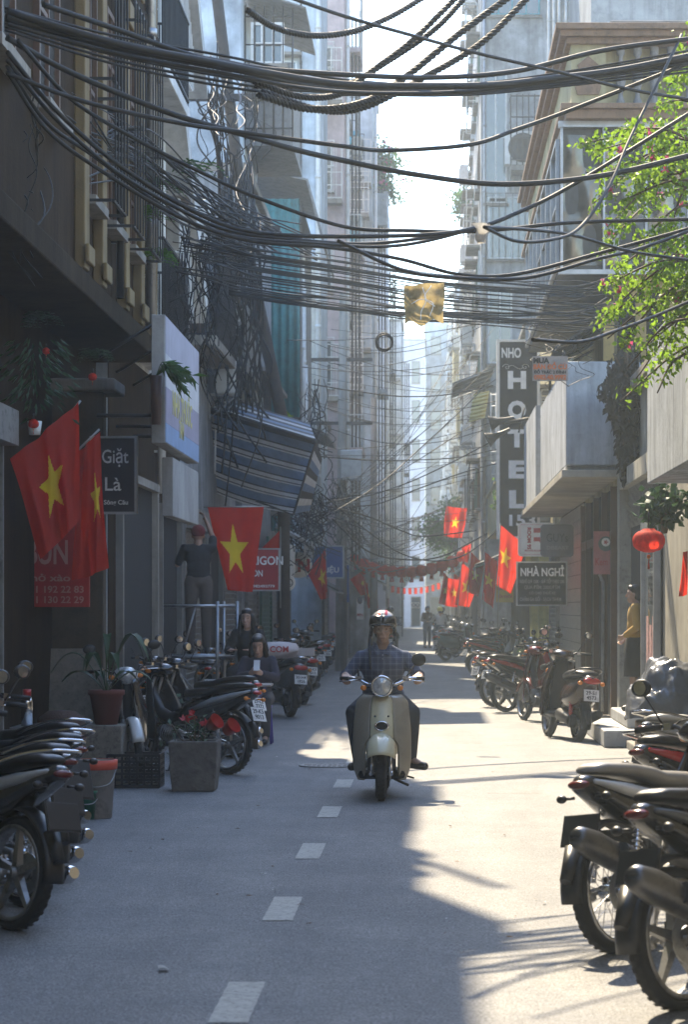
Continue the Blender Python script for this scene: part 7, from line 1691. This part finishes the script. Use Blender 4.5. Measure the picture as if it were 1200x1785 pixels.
main = [
 ('thick black cable of the upper bundle running the whole width, topmost strand', [(75, 8), (200, 50), (330, 95), (450, 119), (620, 131), (760, 135), (900, 124), (1050, 88), (1215, 66)], .0115),
 ('thick black cable of the upper bundle, bright highlight along its top', [(12, 20), (200, 75), (350, 105), (470, 128), (600, 147), (740, 150), (860, 148), (960, 137), (1080, 122), (1215, 95)], .0155),
 ('thick black cable of the upper bundle just under the bright one', [(10, 30), (200, 82), (400, 118), (500, 142), (600, 155), (780, 160), (950, 140), (1215, 101)], .0135),
 ('thick black cable of the upper bundle, lowest strand', [(12, 42), (210, 95), (400, 130), (520, 152), (640, 162), (800, 160), (950, 142), (1215, 108)], .009),
 ('long cable sagging across the picture below the upper bundle, thickest of the middle ones', [(12, 66), (100, 115), (200, 160), (310, 202), (415, 232), (520, 262), (600, 280), (730, 305), (880, 321), (1050, 306), (1215, 268)], .0125),
 ('slimmer cable that sags beside the thick middle one and climbs to the right edge', [(12, 128), (150, 178), (310, 214), (425, 231), (600, 255), (680, 262), (820, 252), (900, 226), (1000, 190), (1215, 105)], .0095),
 ('cable from the ferns to the white knot over the sky', [(30, 70), (120, 170), (225, 236), (350, 300), (450, 345), (600, 395), (720, 402), (840, 403), (1000, 388), (1215, 382)], .0085),
 ('cable of the left fan ending at the knot, second strand', [(12, 90), (90, 185), (190, 275), (300, 348), (400, 395), (500, 410), (640, 412), (760, 408), (835, 396), (900, 372), (1000, 322), (1215, 190)], .0095),
 ('cable of the left fan ending at the knot, third strand', [(12, 105), (90, 200), (190, 290), (300, 358), (400, 402), (520, 418), (640, 425), (760, 412), (840, 398)], .0085),
 ('cable of the left fan ending at the knot, fourth strand', [(12, 115), (80, 212), (160, 270), (300, 370), (410, 412), (560, 425), (660, 430), (740, 421), (845, 394)], .008),
 ('cable of the left fan running on below the knot', [(12, 125), (80, 225), (180, 300), (320, 382), (440, 420), (580, 432), (700, 452), (800, 478), (900, 478), (1050, 440), (1215, 395)], .0085),
 ('cable looping down from the right edge across the plant and back up', [(845, 396), (900, 420), (960, 418), (1010, 398), (1060, 330), (1100, 240), (1150, 140), (1190, 60)], .007),
 ('cable from the knot drooping to the lower right', [(845, 396), (920, 400), (1000, 410), (1100, 438), (1215, 455)], .0075),
 ('straight black cable crossing from the top left to the right over the sky', [(490, -10), (600, 28), (720, 62), (830, 92), (960, 122), (1100, 156), (1215, 175)], .008),
 ('pale highlighted cable entering at the right below the plant', [(930, 592), (1010, 596), (1070, 578), (1140, 552), (1215, 520)], .008),
 ('cable from the right edge passing before the yellow house windows', [(590, 420), (700, 470), (800, 484), (920, 484), (1040, 452), (1120, 432), (1215, 398)], .008),
]
for (lab, pts, r_) in main: wire(lab, pts, 13.5, 16.5, r_ * 1.45, sides=8)
for k in range(7):
    dy = q_[k] if False else (-6, 9, 14, -12, 20, 26, 5)[k]
    wire(('slim cable riding above the upper bundle', 'slim cable tucked under the upper bundle', 'slim cable below the upper bundle, with a slight belly', 'slim cable highest over the upper bundle', 'slim cable lowest under the upper bundle on the left', 'slack cable well under the upper bundle', 'slim cable in the middle of the upper bundle')[k],
         [(8, 26 + dy), (200, 78 + dy * 1.3), (400, 116 + dy * 1.4), (520, 138 + dy), (640, 150 + dy * .6), (800, 153 + dy * .5), (950, 138 + dy * .6), (1215, 98 + dy)], 14.5, 17.5, .009, sides=6)
b = MB()
p = at(840, 398, 15.1); b.grid(lambda u, v: Vector((.05 * math.cos(u * 2 * PI) * (1 - .5 * v) * (1 + .3 * math.sin(5 * u + 7 * v)), .03 * math.sin(u * 2 * PI), .03 - .12 * v)), 16, 8); kn = b.build('white_rag', mat('white_rag', (.5, .48, .44), .8, trans=.4, var=.3, scale=12)); kn.location = p; tag(kn, 'white rag knotted round the cables over the sky gap', 'rag')
# thick fan of thinner left wires (each its own, told apart by nothing)
q = random.Random(11); G = 'thin wires fanning from the upper left corner'
for k in range(34):
    y0 = q.uniform(30, 260); x0 = 10; ym = q.uniform(280, 400); xe = q.uniform(380, 560)
    wire('thin black wire fanning from the upper left corner towards the cable post', [(x0, y0), (90 + q.uniform(-20, 30), y0 + 70 + q.uniform(-10, 40)), (220 + q.uniform(-30, 30), ym - 70), (330 + q.uniform(-20, 20), ym + q.uniform(-10, 30)), (xe, 400 + q.uniform(-10, 60))], 17, 27, q.uniform(.005, .011), 'thin_wire', G, sides=5)
G = 'dense band of wires crossing the street at mid height'
for k in range(30):
    y = 430 + q.uniform(0, 40) + (0 if k % 3 else 40); d = q.uniform(-8, 8)
    wire('black wire in the dense band crossing the street below the knot', [(330 + q.uniform(-30, 60), y - 22), (450, y + d), (600, y + 22 + d), (740, y + 45 + d * .6), (880, y + 58 + d * .5), (1000, y + 62 + q.uniform(-6, 10)), (1075 + q.uniform(-20, 20), y + 58 + q.uniform(-20, 20))], 25, 30, q.uniform(.005, .0105), 'thin_wire', G, sides=5)
G = 'wires of the lower band crossing in front of the coil'
for k in range(9):
    y = 512 + q.uniform(-8, 12)
    wire('black wire in the lower band in front of the hanging plastic sheet', [(400, y - 8), (500, y + 8), (600, y + 20 + q.uniform(-6, 6)), (740, y + 32 + q.uniform(-6, 8)), (900, y + 42), (1050, y + 36 + q.uniform(-10, 20))], 27, 31, q.uniform(.005, .012), 'thin_wire', G, sides=5)
G = 'fine wires strung across the hazy street'
for k in range(26):
    y = q.uniform(480, 900); s = q.uniform(-60, 60); sag = q.uniform(4, 34); x0 = q.uniform(480, 600); x1 = q.uniform(800, 900)
    wire('fine wire strung across the hazy middle of the street', [(x0 + (x1 - x0) * t, y + s * (t - .5) + sag * 4 * t * (1 - t)) for t in (0, .25, .5, .75, 1)], q.uniform(38, 60), q.uniform(45, 70), q.uniform(.005, .009), 'thin_wire', G, sides=4)
for k in range(14):
    x0, y0 = q.uniform(560, 640), q.uniform(840, 940); x1, y1 = q.uniform(780, 900), q.uniform(560, 740)
    wire('fine straight wire rising steeply from the left shops to the right houses', [(x0, y0), ((x0 + x1) / 2, (y0 + y1) / 2 + q.uniform(0, 14)), (x1, y1)], 50, 60, .008, 'thin_wire', 'fine wires rising steeply across the street', sides=4)
low = [
 ('pale edged cable from the awning end to the hotel sign, upper one', [(530, 885), (590, 872), (650, 862), (720, 838), (800, 800), (880, 756), (935, 712)], .012),
 ('cable from the awning end to the hotel sign, lower one with a joint', [(530, 900), (600, 884), (660, 878), (740, 848), (820, 820), (880, 806), (900, 812)], .013),
 ('level cable crossing the haze at awning height', [(560, 796), (640, 802), (720, 802), (800, 797), (880, 780)], .012),
 ('cable over the haze starting at the teal cabin', [(545, 670), (620, 682), (700, 691), (780, 688), (860, 672)], .013),
 ('cable over the lantern string, sagging to the left', [(560, 860), (640, 925), (700, 965), (760, 978), (815, 965), (880, 915)], .013),
 ('dark cable sagging just above the lantern string', [(580, 905), (640, 960), (700, 975), (770, 970), (850, 930)], .016),
 ('cable crossing the haze beneath the coil, rising right', [(560, 880), (640, 900), (700, 925), (740, 935), (830, 925)], .014),
 ('steep dark cable rising from the awning to the hotel sign', [(560, 905), (660, 845), (740, 775), (800, 720), (850, 672), (900, 640)], .010)]
for (lab, pts, r_) in low: wire(lab, pts, 44, 50, r_, sides=6)
G = 'loose cables drooping in a nest above the left shops'
for k in range(26):
    x0, y0 = q.uniform(560, 620), q.uniform(830, 930); x1 = q.uniform(660, 800); y1 = q.uniform(860, 960)
    wire('loose cable of the drooping nest above the left shops', [(x0, y0), (x0 + (x1 - x0) * .3, max(y0, y1) + q.uniform(10, 40)), (x0 + (x1 - x0) * .7, max(y0, y1) + q.uniform(10, 40)), (x1, y1)], 60, 76, .011, 'thin_wire', G, sides=4)
# tangles: nobody could count these
def tangle(label, cx0, cx1, cy0, cy1, Y0, Y1, n, r_, vert=True, seed=3):
    q = random.Random(seed); b = MB()
    for k in range(n):
        x, y = q.uniform(cx0, cx1), q.uniform(cy0, cy1 if not vert else cy0 + (cy1 - cy0) * .3); pts = []
        if q.random() < .0:
            a0 = q.uniform(0, 6.28); rr = q.uniform(8, 26)
            pts = [(x + rr * math.cos(a0 + t * .8) * (1 + .1 * t), y + rr * 1.4 * math.sin(a0 + t * .8)) for t in range(9)]
        else:
            ln = q.uniform(.4, 1.1) * (cy1 - cy0); sk = (cx1 - cx0)
            pts = [(x + sk * q.uniform(-.12, .12) + t * q.uniform(-6, 8), y + ln * t / 5) for t in range(6)]
        b.tube(cable(pts, q.uniform(Y0, Y1), q.uniform(Y0, Y1), 0, 5, q=q), r_ * q.uniform(.6, 1.3), 4)
    return tag(b.build('cable_tangle', M_cable), label, 'cables', None, 'stuff')
tangle('dense nest of looped cables hanging round the top of the leaning post', 350, 450, 90, 300, 34, 39, 22, .010, seed=3)
tangle('thick skein of cables running down the leaning post', 385, 440, 250, 720, 36, 40.5, 60, .015, seed=4)
tangle('loose cables hanging down in front of the light box house', 310, 390, 380, 640, 26, 29, 46, .007, seed=5)
tangle('loose cables and loops dangling at the upper left edge', 14, 70, 150, 420, 17, 20, 34, .005, seed=6)
tangle('messy cables and clamps above the shop boards past the awning', 490, 560, 840, 980, 43, 47, 60, .010, seed=7)
tangle('nest of cables on the tall pale utility post', 570, 625, 820, 960, 60, 63, 34, .010, seed=8)
tangle('cables dangling below the right loggia roof', 930, 1060, 560, 625, 29, 31, 12, .005, False, seed=9)
tangle('cable loops beside the four white pipes of the teal house', 520, 570, 660, 800, 49, 51, 14, .010, seed=10)
# skein following the post from lower left sign to post top
for k in range(16):
    y = q.uniform(-20, 20)
    wire('black cable sweeping down the leaning post behind the light box', [(352 + q.uniform(-10, 40), 120 + y * 3), (385 + q.uniform(-15, 15), 260), (400 + q.uniform(-20, 20), 420), (425 + q.uniform(-20, 20), 560), (450 + q.uniform(-15, 25), 690 + y)], 37, 41, q.uniform(.008, .016), 'thin_wire', 'cables sweeping down the leaning post', sides=5)
bake()
